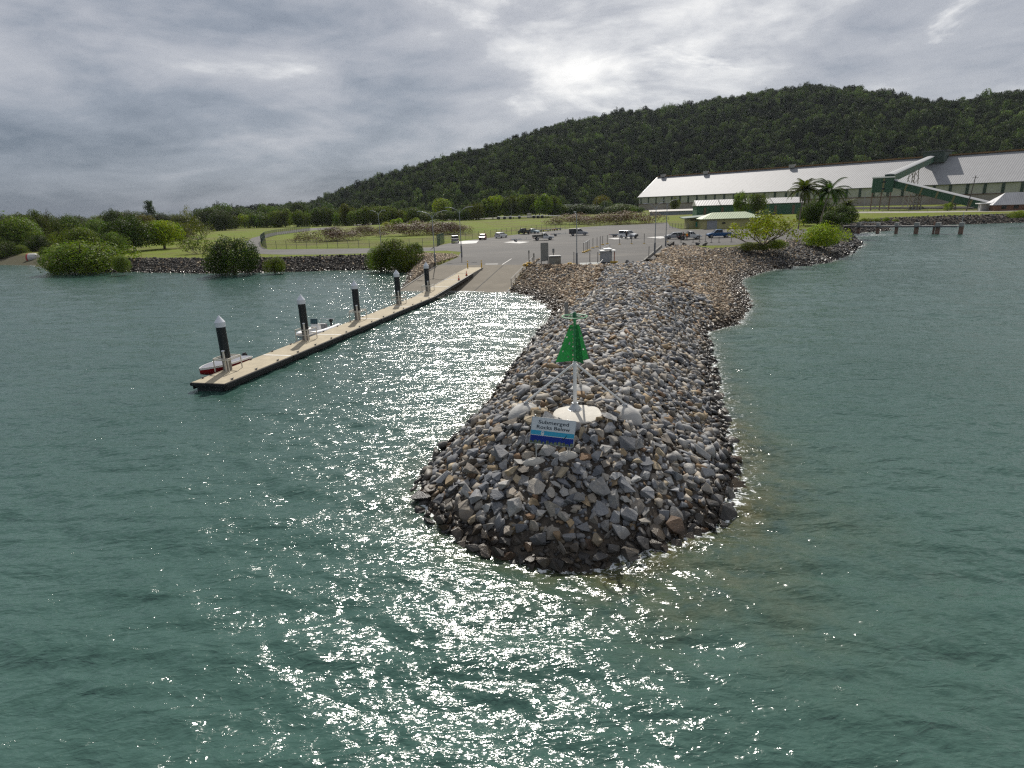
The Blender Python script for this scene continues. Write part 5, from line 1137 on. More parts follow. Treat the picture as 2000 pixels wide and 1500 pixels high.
def utility():
    D = U(1887, 412, LAND); top = float(UY(1897, 343, D[1])[2]) - LAND
    t = thing('power_pole', (D[0], D[1], LAND), 'tall dark timber power pole in front of the long shed', 'power pole')
    MB().tube([(0, 0, -.3), (1.5, 0, top)], [0.22, 0.14], 8).build('pole', mat('dark_timber', (0.05, 0.042, 0.036), 0.9), t)
    MB().box((1.4, 0, top - .9), (2.6, 0.14, 0.16)).build('cross_arm', mat('dark_timber', (0.05, 0.042, 0.036)), t)
    # retaining wall / rail line in front of the shed, behind the far sea wall
    a = U(1650, 407, LAND + 0.6)[:2]; b = U(2060, 405, LAND + 0.6)[:2]; u = b - a; Ln = float(np.hypot(*u)); an = math.atan2(u[1], u[0])
    t = thing('pipe_rack', (a[0], a[1], LAND), 'long low row of dark pipes along the ground before the shed', 'pipeline', rotz=an)
    for z, y in ((0.45, 0), (0.95, 0.9), (0.45, 1.8)): MB().tube([(0, y, z), (Ln, y, z)], 0.32, 8).build('pipe', mat('dark_pipe', (0.055, 0.045, 0.04), 0.7, 0.3, 0.1), t)
    sp = MB()
    for k in range(14): sp.box((Ln * (k + .5) / 14, 0.9, 0.1), (0.5, 3, 0.3))
    sp.build('sleepers', mat('old_concrete', (0.22, 0.21, 0.19)), t)
    # concrete road by the far bank
    R = [(1640, 416.5), (1720, 416), (1800, 415.5), (1960, 413), (2080, 411), (2080, 409.2), (1960, 411), (1800, 412.6), (1720, 413), (1640, 413.5)]
    flat_sheet('shore_road', [U(x, y, LAND)[:2] for x, y in R], LAND + 0.014, mat('pale_road', (0.27, 0.25, 0.22), 0.9, 0.12, 0.2), 'pale road along the far shore before the conveyor')
    # low fence wall behind the grass, conveyor plant on the mound at centre
    D = U(1140, 417, LAND); t = thing('loading_plant', (D[0], D[1], LAND), 'grey loading ramp building with a dark sloping conveyor by the trees', 'plant building', rotz=-0.12)
    k = math.hypot(*D[:2]) / FPX
    z1 = float(UY(1120, 400, D[1])[2]) - LAND
    MB().box((-20 * k, 2, z1 / 2), (34 * k, 7, z1)).build('wall', mat('grey_block_wall', (0.22, 0.22, 0.21), 0.85, 0.2, 0.4), t)
    MB().box((-29 * k, 2, z1 + .35), (16 * k, 8, 0.5)).box((-10 * k, 2, z1 + .45), (15 * k, 8, 0.5)).build('roof', mat('pale_grey_roof', (0.42, 0.42, 0.42), 0.6), t)
    MB().prism([(0, 1, z1 + .3), (52 * k, 1, 0.9), (52 * k, 1, 0.4), (0, 1, z1 - .5)], (0, 2.2, 0)).build('conveyor', mat('brown_conveyor', (0.13, 0.10, 0.085), 0.8), t)
    l = MB()
    for i in range(5): x = (8 + 9 * i) * k; l.box((x, 2, (z1 * (1 - i / 6)) / 2), (0.3, 1.8, z1 * (1 - i / 6)))
    l.build('support', mat('grey_trestle', (0.28, 0.27, 0.25)), t)
    MB().box((60 * k, 0, 1.0), (9 * k, 2.5, 2.0)).build('orange_hopper', mat('orange_paint', (0.55, 0.17, 0.02), 0.6), t)
    # dredge pipe with black floats
    D = U(1030, 428, LAND); t = thing('floating_dredge_pipe', (D[0], D[1], LAND), 'long pipe with white topped black floats lying on the grass', 'pipeline', rotz=-0.06); k = math.hypot(*D[:2]) / FPX
    MB().tube([(-56 * k, 0, 1.7), (62 * k, 0, 1.5)], 0.30, 8).build('pipe', mat('pale_pipe', (0.34, 0.33, 0.32), 0.6), t)
    for px in (976, 987, 998, 1015, 1042, 1050, 1058):
        x = (px - 1030) * k; MB().lathe((x, 0, 0.3), [(0.5, 0), (0.95, 0.3), (0.95, 1.5), (0.6, 1.7)], 12).build('float', mat('black_float', (0.02, 0.02, 0.022), 0.5), t); MB().lathe((x, 0, 1.98), [(0.8, 0), (0.5, 0.35)], 12).build('float_top', WHITE, t)
    D = U(1034, 426, LAND); t = thing('small_tank', (D[0], D[1] + 2, LAND), 'cream tank standing behind the pipe with floats', 'tank'); MB().lathe((0, 0, 0), [(1.7, 0), (1.7, 2.9), (0.9, 3.4)], 16).build('shell', mat('cream_tank', (0.55, 0.50, 0.40), 0.5), t, smooth=True)
utility()
# ------------------------------------------------------------------ vehicles, trailers, people
GLASS = mat('car_glass', (0.015, 0.018, 0.020), 0.06, 0.0)
TYRE = mat('tyre_rubber', (0.018, 0.018, 0.019), 0.85, 0.2)
RIM = mat('wheel_rim', (0.35, 0.35, 0.36), 0.35, metal=0.7)
LAMPW = mat('headlight_glass', (0.62, 0.64, 0.66), 0.12); LAMPR = mat('tail_light_red', (0.35, 0.015, 0.015), 0.25)
TRIM = mat('black_trim', (0.02, 0.02, 0.021), 0.5)
def paint(name, col): return mat('car_paint_' + name, col, 0.28, 0.04, 1.5, spec=0.6)
def wheel(t, x, y, r=0.35, w=0.24):
    T = MB(); prof = [(r * .62, -w / 2), (r * .95, -w / 2), (r, -w * .32), (r, w * .32), (r * .95, w / 2), (r * .62, w / 2)]
    M = Matrix.Rotation(math.pi / 2, 3, 'X'); vs = []; n = 20
    rings = [[M @ Vector((a * math.cos(2 * math.pi * k / n), a * math.sin(2 * math.pi * k / n), z)) for k in range(n)] for a, z in prof]
    wo = link('wheel', MB().loft(rings, cap=True).mesh('tyre', TYRE, smooth=True), t); wo.location = (x, y, r)
    rm = [[M @ Vector((a * math.cos(2 * math.pi * k / n), a * math.sin(2 * math.pi * k / n), z)) for k in range(n)] for a, z in ((r * .60, -w * .56), (r * .60, w * .56))]
    link('rim', MB().loft(rm).mesh('rim', RIM), wo)
def body_loft(st, nm, m, t):
    """st: (x, halfwidth, z_low, z_high); rounded rectangular sections along x"""
    R_ = []
    for x, w, a, b in st:
        c = min(0.10, (b - a) * .3); R_.append([Vector((x, -w + .04, a)), Vector((x, w - .04, a)), Vector((x, w, a + c)), Vector((x, w, b - c)), Vector((x, w - c * .8, b)), Vector((x, -w + c * .8, b)), Vector((x, -w, b - c)), Vector((x, -w, a + c))])
    return MB().loft(R_).build(nm, m, t, smooth=True)
def vehicle(kind, pxy_, head, col, label, ln=None, bodyname=None):
    p = U(pxy_[0], pxy_[1], LAND + .012); t = thing({'hatch': 'hatchback', 'wagon': 'station_wagon', 'sedan': 'sedan_car', 'ute': 'tray_ute', 'dual': 'dual_cab_ute', 'canopy': 'canopy_ute', 'suv': 'four_wheel_drive'}[kind], (p[0], p[1], LAND + .016), label, 'ute' if kind in ('ute', 'dual', 'canopy') else 'car', 'vehicles in the car park', rotz=math.radians(head))
    spec = {'hatch': (4.2, .86, .62, .98, 1.50), 'sedan': (4.6, .88, .62, .96, 1.45), 'wagon': (4.7, .88, .64, 1.0, 1.52), 'ute': (5.2, .90, .74, 1.10, 1.78), 'dual': (5.3, .92, .76, 1.12, 1.82), 'canopy': (5.2, .92, .78, 1.14, 1.88), 'suv': (4.8, .93, .80, 1.16, 1.90)}[kind]
    Ln, W_, hood, belt, top = spec; gc = 0.30 if kind in ('hatch', 'sedan', 'wagon') else 0.42; wr = 0.32 if gc < .4 else 0.39
    F, B = Ln / 2, -Ln / 2; m = col
    hood_x = F - (0.95 if kind not in ('hatch',) else 0.8)
    cab_b = {'hatch': B + .1, 'sedan': B + 1.0, 'wagon': B + .1, 'ute': -0.15, 'dual': -0.75, 'canopy': -0.35, 'suv': B + .1}[kind]
    rear = {'hatch': belt, 'wagon': belt, 'suv': belt, 'sedan': belt - .04, 'ute': belt, 'dual': belt - .02, 'canopy': belt}[kind]
    bb = cab_b if kind in ('ute', 'canopy') else B
    body_loft([(bb, W_ * .95, gc, rear), (bb + .15, W_, gc - .04, rear + .01), (cab_b + .3, W_, gc - .04, belt), (hood_x - .55, W_, gc - .04, belt), (hood_x, W_, gc - .04, belt - .04), (F - .35, W_ * .98, gc, hood + .18), (F - .08, W_ * .90, gc + .05, hood + .08), (F, W_ * .82, gc + .12, hood - .02)], 'body', m, t)
    # greenhouse: dark glass with a painted roof and pillars
    ws = hood_x - .35; rs = ws - .75; sl = .42 if kind in ('hatch', 'sedan', 'wagon') else .12
    rb = cab_b + (sl if kind != 'sedan' else .75)
    a, b = W_ * .93, W_ * .78
    MB().loft([[Vector((ws, -a, belt - .06)), Vector((ws, a, belt - .06)), Vector((cab_b + .05, a, belt - .06)), Vector((cab_b + .05, -a, belt - .06))], [Vector((rs, -b, top - .06)), Vector((rs, b, top - .06)), Vector((rb, b, top - .06)), Vector((rb, -b, top - .06))]]).build('windows', GLASS, t)
    MB().loft([[Vector((rs + .08, -b - .03, top - .07)), Vector((rs + .08, b + .03, top - .07)), Vector((rb - .06, b + .03, top - .07)), Vector((rb - .06, -b - .03, top - .07))], [Vector((rs - .1, -b + .1, top)), Vector((rs - .1, b - .1, top)), Vector((rb + .1, b - .1, top)), Vector((rb + .1, -b + .1, top))]]).build('roof', m, t, smooth=True)
    pl = MB()
    for sy in (-1, 1):
        for (x0, x1) in ((ws, rs), (cab_b + .06, rb), ((ws + cab_b) / 2, (rs + rb) / 2)):
            pl.tube([(x0, sy * (a + .005), belt - .06), (x1, sy * (b + .008), top - .06)], 0.045, 6)
    pl.build('pillars', m, t)
    wb = Ln * .29
    for x in (F - .92, B + (1.0 if kind not in ('hatch', 'sedan') else .85)):
        for sy in (-1, 1): wheel(t, x, sy * (W_ - .10), wr)
    for sy in (-1, 1):
        MB().box((F - .12, sy * W_ * .62, hood - .06), (0.22, 0.36, 0.18)).build('headlight', LAMPW, t, bevel=.03)
        MB().box((B + .03 if kind not in ('ute', 'canopy') else B + .05, sy * W_ * .80, belt - .22 if kind not in ('ute', 'canopy') else .72), (0.10, 0.18, 0.22)).build('tail_light', LAMPR, t)
        MB().box((ws - .35, sy * (W_ + .10), belt + .05), (0.12, 0.18, 0.14)).build('mirror', TRIM, t, bevel=.03)
    MB().box((F - .02, 0, gc + .16), (0.14, W_ * 1.7, 0.20)).build('front_bumper', TRIM if kind != 'sedan' else m, t, bevel=.04)
    MB().box((F - .03, 0, hood - .12), (0.10, W_ * .7, 0.14)).build('grille', TRIM, t)
    if kind == 'ute':
        TR = mat('dark_tray', (0.05, 0.055, 0.05), 0.6, 0.2)
        tr = MB().box(((B + cab_b) / 2 - .05, 0, .92), (cab_b - B - .02, W_ * 2.02, .10)); tr.build('tray', TR, t)
        for x, y, dx, dy in ((B + .02, 0, .05, W_ * 2.02), (cab_b - .1, 0, .05, W_ * 2.02), ((B + cab_b) / 2 - .05, W_ * 1.0, cab_b - B, .05), ((B + cab_b) / 2 - .05, -W_ * 1.0, cab_b - B, .05)): MB().box((x, y, 1.12), (dx, dy, .32)).build('tray_side', TR, t)
        MB().tube([(cab_b - .1, -.75, 1.0), (cab_b - .1, -.75, 1.75), (cab_b - .1, .75, 1.75), (cab_b - .1, .75, 1.0)], .035, 6).build('headboard', TRIM, t)
        MB().box(((B + cab_b) / 2, 0, .58), (cab_b - B, .8, .18)).build('chassis', TRIM, t)
    if kind == 'canopy':
        CN = mat('dark_canopy', (0.055, 0.062, 0.065), 0.5, 0.15)
        MB().box(((B + cab_b) / 2 - .05, 0, 1.32), (cab_b - B - .06, W_ * 1.96, 1.02)).build('canopy', CN, t, bevel=.05); MB().box(((B + cab_b) / 2 - .05, 0, 1.87), (cab_b - B + .05, W_ * 2.0, .06)).build('canopy_top', mat('buff_canvas', (0.48, 0.45, 0.36), 0.8), t)
        MB().box(((B + cab_b) / 2, 0, .66), (cab_b - B, 1.2, .26)).build('chassis', TRIM, t)
    if kind == 'dual':
        MB().box(((B + cab_b) / 2 - .02, 0, belt - .02), (cab_b - B - .25, W_ * 1.72, .10)).build('tub_cover', TRIM, t)
        MB().tube([(cab_b - .15, -.7, belt), (cab_b - .35, -.6, top - .08), (cab_b - .35, .6, top - .08), (cab_b - .15, .7, belt)], .04, 6).build('sports_bar', TRIM, t)
    if kind == 'suv': MB().box((F + .04, 0, .75), (.08, 1.3, .5)).build('bull_bar', TRIM, t, bevel=.03)
    return t
def boat_trailer(px, py, head, label, boat=False):
    p = U(px, py, LAND); t = thing('boat_trailer', (p[0], p[1], LAND + .016), label, 'trailer', 'trailers in the car park', rotz=math.radians(head))
    f = MB()
    for sy in (-1, 1): f.tube([(-2.0, sy * .62, .52), (.9, sy * .62, .52), (2.4, 0, .5)], .045, 6)
    for x in (-1.9, -.7, .6): f.tube([(x, -.66, .52), (x, .66, .52)], .04, 6)
    f.tube([(1.8, 0, .5), (3.2, 0, .46)], .05, 6); f.tube([(2.0, 0, .5), (2.0, 0, 1.15)], .04, 6); f.build('frame', GALV, t)
    for sy in (-1, 1):
        wheel(t, -.75, sy * .82, .29, .19); MB().box((-.75, sy * .82, .66), (.85, .26, .05)).build('mudguard', DARKM, t, bevel=.02)
    for sy in (-1, 1): MB().box((-.6, sy * .35, .62), (2.6, .12, .08)).build('skid', mat('blue_skid', (0.05, 0.09, 0.16), 0.6), t)
    MB().box((-2.05, 0, .55), (.06, 1.5, .14)).build('light_board', LAMPR, t)
    return t
def vehicles():
    WH = paint('white', (0.68, 0.69, 0.69)); SIL = paint('silver', (0.40, 0.41, 0.42)); GR = paint('grey', (0.24, 0.25, 0.25)); RED = paint('red', (0.22, 0.02, 0.025)); DK_ = paint('charcoal', (0.06, 0.068, 0.07)); BL = paint('blue', (0.02, 0.09, 0.22)); PB = paint('pale_blue', (0.32, 0.40, 0.42))
    vehicle('dual', (889, 474), 95, GR, 'grey ute seen from behind beside the green gate')
    vehicle('hatch', (943, 468), -95, RED, 'red car with its windscreen glaring in the sun')
    vehicle('wagon', (979, 464.5), 62, WH, 'white wagon seen from behind by the fence')
    vehicle('ute', (1023, 457.5), 118, DK_, 'charcoal ute parked nose in to the fence')
    vehicle('sedan', (1041, 456), -42, PB, 'pale blue sedan beside the charcoal ute')
    vehicle('ute', (1061, 469), 6, WH, 'white ute with a dark tray turned side on')
    vehicle('canopy', (1130, 460), -3, SIL, 'silver ute with a dark canopy and buff top')
    vehicle('suv', (1227, 465.5), -48, WH, 'white four wheel drive with a bull bar, towing a trailer')
    vehicle('hatch', (1316, 466.5), 178, SIL, 'silver hatchback behind the lamp post')
    vehicle('ute', (1346, 467.5), 2, WH, 'white work ute with two people beside its tray')
    vehicle('dual', (1403, 464), 176, BL, 'blue dual cab ute near the almond tree')
    boat_trailer(1013, 472, 8, 'empty boat trailer beside the pale patch'); boat_trailer(1090, 461, 2, 'empty boat trailer behind the canopy ute')
    boat_trailer(1206, 462.5, -30, 'boat trailer hitched behind the white four wheel drive'); boat_trailer(1428, 463, 178, 'trailer hitched behind the blue dual cab ute')
    for px, py, h, lb in ((1058, 452.5, 30, 'leftmost small trailer parked along the fence'), (1067, 452, 70, 'second small trailer along the fence from the pale sedan'), (1077, 451, 110, 'third small trailer along the fence, middle of the row'), (1085, 450, 75, 'fourth small trailer along the fence'), (1094, 449.5, 40, 'last small trailer along the fence towards the canopy ute')): boat_trailer(px, py, h, lb)
vehicles()
SKIN = mat('skin', (0.36, 0.21, 0.14), 0.6)
def person(px, py, head, label, shirt, legs, vest=None, pose='stand'):
    p = U(px, py, LAND); t = thing('person', (p[0], p[1], LAND + .016), label, 'person', None, rotz=math.radians(head))
    lean = 0.10 if pose == 'lean' else 0.0
    J = [((0, 0, .95), .13), ((0, lean * .5, 1.18), .125), ((0, lean, 1.42), .135), ((0, lean, 1.53), .06), ((0, lean + .01, 1.60), .075), ((0, lean + .02, 1.70), .095), ((0, lean + .01, 1.79), .06)]
    E = [(0, 1), (1, 2), (2, 3), (3, 4), (4, 5), (5, 6)]
    def chain(b, pts):
        k = b
        for q, r in pts: J.append((q, r)); E.append((k, len(J) - 1)); k = len(J) - 1
    for s in (-1, 1):
        chain(0, [((s * .10, 0, .88), .095), ((s * .12, .03 if s > 0 else -.01, .50), .065), ((s * .13, 0 if s > 0 else -.06, .09), .042), ((s * .14, .14 if s > 0 else .08, .04), .035)])
        fw = .30 if pose == 'lean' or s > 0 else .06
        chain(2, [((s * .19, lean, 1.40), .065), ((s * .25, lean + .06, 1.13), .045), ((s * .24, lean + fw, .98), .034), ((s * .235, lean + fw + .09, .94), .03)])
        hand = len(J) - 1
        for fx in (-.02, -.007, .007, .02): chain(hand, [((s * .235 + fx, lean + fw + .17, .90), .009)])
        chain(hand, [((s * .205, lean + fw + .12, .93), .011)])
    me = bpy.data.meshes.new('body'); me.from_pydata([j[0] for j in J], E, []); o = link('body', me, t)
    o.modifiers.new('skin', 'SKIN'); sv = me.skin_vertices[0].data
    for i, (q, r) in enumerate(J): sv[i].radius = (r * (1.25 if i in (0, 1, 2) else 1), r)
    sv[0].use_root = True
    ss = o.modifiers.new('sub', 'SUBSURF'); ss.levels = ss.render_levels = 2
    dg = bpy.context.evaluated_depsgraph_get(); m2 = bpy.data.meshes.new_from_object(o.evaluated_get(dg)); o.modifiers.clear(); o.data = m2; m2.name = 'body'
    m2.materials.clear()
    for m in (SKIN, shirt, legs, TRIM): m2.materials.append(m)
    for f in m2.polygons:
        z = f.center.z; x = abs(f.center.x)
        f.material_index = 3 if z < .10 else 2 if z < .96 and x < .21 else 1 if (z > .96 and z < 1.48 and (x < .23 or z > 1.2)) else 0
        f.use_smooth = True
    MB().lathe((0, lean + .015, 1.70), [(.105, .02), (.105, .06), (.08, .11), (.02, .125)], 14).build('hat', mat('dark_hat', (0.04, 0.04, 0.05), 0.8), t, smooth=True)
    if vest: MB().loft([[Vector((1.06 * rx * math.cos(a), lean * f_ + ry * math.sin(a), z)) for a in [2 * math.pi * k / 16 for k in range(16)]] for z, rx, ry, f_ in ((.93, .205, .155, 0), (1.15, .20, .16, .5), (1.38, .215, .165, 1), (1.46, .13, .10, 1))]).build('vest', vest, t, smooth=True)
    return t
def people():
    OR = mat('hi_vis_orange', (0.85, 0.20, 0.02), 0.6); YE = mat('hi_vis_yellow', (0.72, 0.70, 0.03), 0.6); BR = mat('maroon_shirt', (0.12, 0.035, 0.035), 0.8); NV = mat('navy_trousers', (0.02, 0.025, 0.045), 0.85); KH = mat('black_clothes', (0.025, 0.025, 0.028), 0.85)
    person(1341, 470, 190, 'person in a hi vis yellow and orange work shirt beside the white ute', YE, NV, OR)
    person(1335, 469.5, 90, 'person in a dark maroon shirt leaning over the ute tray', BR, KH, None, 'lean')
    person(1223.5, 468, 150, 'person in black standing at the white four wheel drive door', KH, KH)
people()
# ------------------------------------------------------------------ lamps, fences, rails, signs
LAMP_M = mat('lamp_grey', (0.30, 0.32, 0.33), 0.45, metal=0.4)
def lamp(px, base, top, label, arms=((40, 1.0),), zb=None, arm_len=2.0, sleeve=True, group='street lamps', r=0.09):
    if zb is None: zb = LAND
    p = U(px, base, zb); h = float(UY(px, top, p[1])[2]) - zb
    t = thing('street_lamp', (p[0], p[1], zb), label, 'street lamp', group)
    MB().tube([(0, 0, -.3), (0, 0, h * .5), (0, 0, h * .93)], [r, r * .8, r * .6], 10).build('pole', LAMP_M, t, smooth=True)
    if sleeve: MB().tube([(0, 0, -.2), (0, 0, h * .24)], r * 1.65, 10).build('lower_sleeve', mat('lamp_sleeve', (0.16, 0.17, 0.18), 0.5), t, smooth=True)
    for a, k in arms:
        d = Vector((math.cos(math.radians(a)), math.sin(math.radians(a)), 0)) * arm_len * k
        MB().tube([(0, 0, h * .86), d * .22 + Vector((0, 0, h * .93)), d * .5 + Vector((0, 0, h * .965)), d * .85 + Vector((0, 0, h * .985))], 0.04, 8).build('arm', LAMP_M, t, smooth=True)
        MB().box(tuple(d * 1.05 + Vector((0, 0, h * .99))), (0.85, 0.30, 0.12), rz=math.radians(a)).build('lamp_head', mat('lamp_head', (0.46, 0.47, 0.48), 0.4), t, bevel=.04)
    return t
lamp(902, 503, 403, 'twin armed street lamp on the left edge of the ramp apron', ((8, 1.0), (170, 1.0)), zb=2.3)
lamp(850.5, 522, 411, 'twin armed street lamp at the foot of the ramp rubble', ((8, 1.0), (165, 1.0)), zb=1.7)
lamp(745, 486, 410, 'twin headed street lamp behind the shore bush', ((35, .7), (150, .9)), sleeve=False)
lamp(1126.5, 518, 413, 'street lamp standing behind the rubble beside the metal sheet', ((95, .8),), arm_len=1.4)
lamp(1278.5, 498, 396, 'street lamp by the concrete kerb, left of two', ((160, .8), (20, .4)))
lamp(1300, 481, 390, 'street lamp by the concrete kerb, right of two', ((15, .8), (165, .4)))
for px, b, tp, lb in ((999, 427, 398, 'thin far lamp left of the dredge pipe floats'), (1055, 421, 397, 'thin far lamp in front of the tall trees'), (1073.5, 420, 393, 'thin far lamp right of the tall trees'), (1165.5, 418, 388, 'thin far lamp behind the loading plant'), (1180.5, 418, 393, 'thin far lamp at the end of the sloping conveyor')):
    lamp(px, b, tp, lb, ((0, .5), (180, .5)), sleeve=False, group='far lamps', r=.12)
lamp(1686, 413, 374, 'twin headed lamp in front of the transfer tower', ((5, .8), (175, .8)), sleeve=False, r=.12, group='far lamps')
def fence(name, pts, h, step, label, m_post, mesh_col=None, opacity=0.18, z0=None, wires=3, rail=False, cat='fence'):
    P = [U(x, y, LAND if z0 is None else z0) for x, y in pts]; o = Vector(P[0]); t = thing(name, o, label, cat)
    Q = []
    for a, b in zip(P[:-1], P[1:]):
        n = max(1, round(np.linalg.norm(b - a) / step)); Q += [a + (b - a) * k / n for k in range(n)]
    Q.append(P[-1]); Q = [Vector(q) - o for q in Q]
    for q in Q[:99]: MB().tube([q + Vector((0, 0, -.2)), q + Vector((0, 0, h))], 0.055, 6).build('post', m_post, t)
    w = MB()
    for k in range(wires): w.tube([q + Vector((0, 0, h * (1 - k * .45) - .03)) for q in Q], 0.02 if not rail else .03, 4)
    w.build('wires', m_post, t)
    if mesh_col:
        mn = 'chain_link_%d' % int(opacity * 100)
        m = MATS.get(mn)
        if not m:
            m = bpy.data.materials.new(mn); m.use_nodes = True; nt = m.node_tree; b = nt.nodes['Principled BSDF']; b.inputs['Base Color'].default_value = (*mesh_col, 1); b.inputs['Roughness'].default_value = .6
            tc = N(nt, 'ShaderNodeTexCoord'); n_ = N(nt, 'ShaderNodeTexNoise', i_Scale=3.0); L(nt, tc.outputs['Object'], n_.inputs['Vector']); L(nt, math_(nt, 'MULTIPLY', n_.outputs[0], opacity * 2), b.inputs['Alpha']); MATS[mn] = m
        f = MB(); n = len(Q); f.add([q + Vector((0, 0, .05)) for q in Q] + [q + Vector((0, 0, h - .05)) for q in Q], [(i, i + 1, n + i + 1, n + i) for i in range(n - 1)]); f.build('mesh_panel', m, t)
    return t
FP = mat('fence_post', (0.17, 0.17, 0.16), 0.6); FG = mat('fence_green', (0.025, 0.055, 0.04), 0.5)
fence('chain_link_fence', [(868, 473.5), (910, 468), (970, 461.5), (1017, 455), (1085, 447.5), (1130, 443), (1190, 438.5), (1252, 436.5)], 2.0, 3.4, 'chain link fence along the far edge of the car park', FP, (0.2, 0.2, 0.19), 0.10)
fence('chain_link_fence', [(521, 485.8), (560, 486), (640, 485), (722, 484), (800, 483), (852, 482)], 2.0, 3.4, 'chain link fence along the access road by the harbour bank', FP, (0.2, 0.2, 0.19), 0.10)
fence('green_mesh_fence', [(521, 485.5), (513, 481), (510, 474), (518, 465.5), (541, 459.5), (606, 451)], 2.4, 2.6, 'dark green mesh fence curving along the inner road', FG, (0.05, 0.075, 0.06), 0.36, rail=True)
fence('green_mesh_gate', [(854, 481), (860, 477.5), (867, 475)], 2.6, 1.2, 'dark green mesh gate standing open beside the grey ute', FG, (0.02, 0.09, 0.06), 0.62, rail=True, cat='gate')
fence('wire_fence', [(1308, 445.5), (1330, 447), (1345, 447)], 1.6, 2.0, 'grey fence before the yellow amenities block', FP, (0.3, 0.3, 0.3), 0.2)
fence('shore_fence', [(1664, 414.5), (1740, 414), (1830, 413), (1925, 411.5)], 1.8, 4.0, 'thin fence along the far shore road', FP, (0.2, 0.2, 0.19), 0.08)
YB = mat('yellow_base', (0.55, 0.36, 0.04), 0.6, 0.15); PST = mat('rail_post', (0.15, 0.14, 0.13), 0.6)
def ramp_rail():
    pts = [(1.2, 0), (3.4, 0), (7.6, 0), (10.6, 0), (12.6, 0), (14.6, 0)]
    p0 = ramp_pt(1.2, -.32); t = thing('ramp_handrail', p0, 'white topped handrail on yellow feet down the right side of the ramp', 'handrail'); o = Vector(p0); tops = []
    for s, _ in pts:
        q = Vector(ramp_pt(s, -.32)) - o; MB().box(tuple(q + Vector((0, 0, .62))), (.09, .09, 1.5)).build('post', PST, t); tops.append(q + Vector((0, 0, 1.36)))
        MB().box(tuple(q + Vector((0, 0, .02))), (.6, .5, .22)).build('foot', YB, t, bevel=.04)
    MB().tube(tops, .045, 8).build('top_rail', mat('worn_white_rail', (0.42, 0.41, 0.38), 0.6), t)
    MB().tube([q - Vector((0, 0, .55)) for q in tops], .03, 6).build('mid_rail', PST, t)
ramp_rail()
def barrier_row():
    row = [(1140, 493.5, 474), (1144.5, 492, 472), (1147.5, 490.5, 470), (1150.5, 489, 468), (1158, 484.8, 465), (1166, 483, 463.5), (1177, 478.5, 460.5), (1186, 477, 459)]
    p0 = U(row[0][0], row[0][1], LAND); o = Vector(p0); t = thing('barrier_rail', p0, 'row of dark posts with rails on yellow feet across the car park', 'barrier'); tops = []
    for px, b, tp in row:
        p = U(px, b, LAND); q = Vector(p) - o; h = float(UY(px, tp, p[1])[2]) - LAND
        MB().box(tuple(q + Vector((0, 0, h / 2))), (.10, .10, h)).build('post', PST, t); MB().box(tuple(q + Vector((0, 0, .1))), (.6, .6, .2)).build('foot', YB, t, bevel=.05); tops.append(q + Vector((0, 0, h - .05)))
    MB().tube(tops[:4], .045, 6).build('top_rail', GALV, t)
barrier_row()
for px, b, tp, lb in ((1172, 497.5, 461.5, 'tall dark post nearest the cleaning table'), (1210, 477.5, 462, 'dark post on a yellow foot before the white four wheel drive'), (1233.5, 476.5, 463, 'dark post just right of the white four wheel drive'), (1258, 476, 456, 'dark post midway between the four wheel drive and the lamps'), (1304, 473, 461, 'short dark post below the silver hatchback'),
                      (1330, 473.5, 462, 'slim post under the white work ute tray'), (1353.5, 473.5, 462, 'slim post under the work ute door'), (1366, 473, 457.5, 'slim post at the nose of the work ute'), (1378, 472.5, 456, 'slim tall post between the work ute and the blue ute'), (1389, 474, 463, 'slim post before the blue ute bonnet'), (1404, 473.5, 462, 'slim post below the blue ute doors'), (1428, 473, 457, 'slim post beside the almond tree'),
                      (1121, 516, 492, 'thin post left of the street lamp by the rubble'), (1152, 517, 493, 'thin post behind the metal sheet'), (1167.5, 517, 492, 'thin post left of the cleaning table'), (1267, 506, 481, 'post beside the concrete kerb wall')):
    p = U(px, b, LAND); h = float(UY(px, tp, p[1])[2]) - LAND; t = thing('barrier_post', (p[0], p[1], LAND), lb, 'post', 'single posts around the car park')
    MB().tube([(0, 0, -.1), (0, 0, h)], .055, 8).build('shaft', PST, t); MB().box((0, 0, .06), (.42, .42, .14)).build('foot', YB if px < 1320 else mat('old_concrete', (.22, .21, .19)), t, bevel=.03)
def sign_thing(px, b, tp, wpx, label, board, posts=1, hfrac=1.0, zb=LAND):
    p = U(px, b, zb); k = math.hypot(*p[:2]) / FPX; h = float(UY(px, tp, p[1])[2]) - zb; w = wpx * k
    t = thing('notice_board' if posts == 2 else 'sign_post', (p[0], p[1], zb), label, 'sign')
    for sx in ((-1, 1) if posts == 2 else (0,)): MB().box((sx * (w / 2 - .04), .06, h / 2), (.13, .13, h)).build('post', PST, t)
    MB().box((0, 0, h - h * hfrac / 2), (w, .05, h * hfrac)).build('board', board, t, bevel=.01)
    return t
BK = mat('board_grey', (0.20, 0.205, 0.19), 0.6, 0.1, 0.8)
t_ = sign_thing(1064, 517, 474, 14, 'tall grey notice board seen from behind on two dark posts', BK, 2, 0.82)
MB().box((-.6, .1, .55), (1.4, .09, .09)).box((-1.25, .1, .28), (.09, .09, .56)).build('side_rail', PST, t_)
sign_thing(1033.5, 517, 489, 2.6, 'thin sign post left of the tall notice board, taller one', BK, 1, 0.22)
sign_thing(1043, 516, 494.5, 2.6, 'thin sign post left of the tall notice board, shorter one', BK, 1, 0.35)
sign_thing(1081, 506, 485.5, 4, 'small sign post standing behind the grey bin box', BK, 1, 0.4)
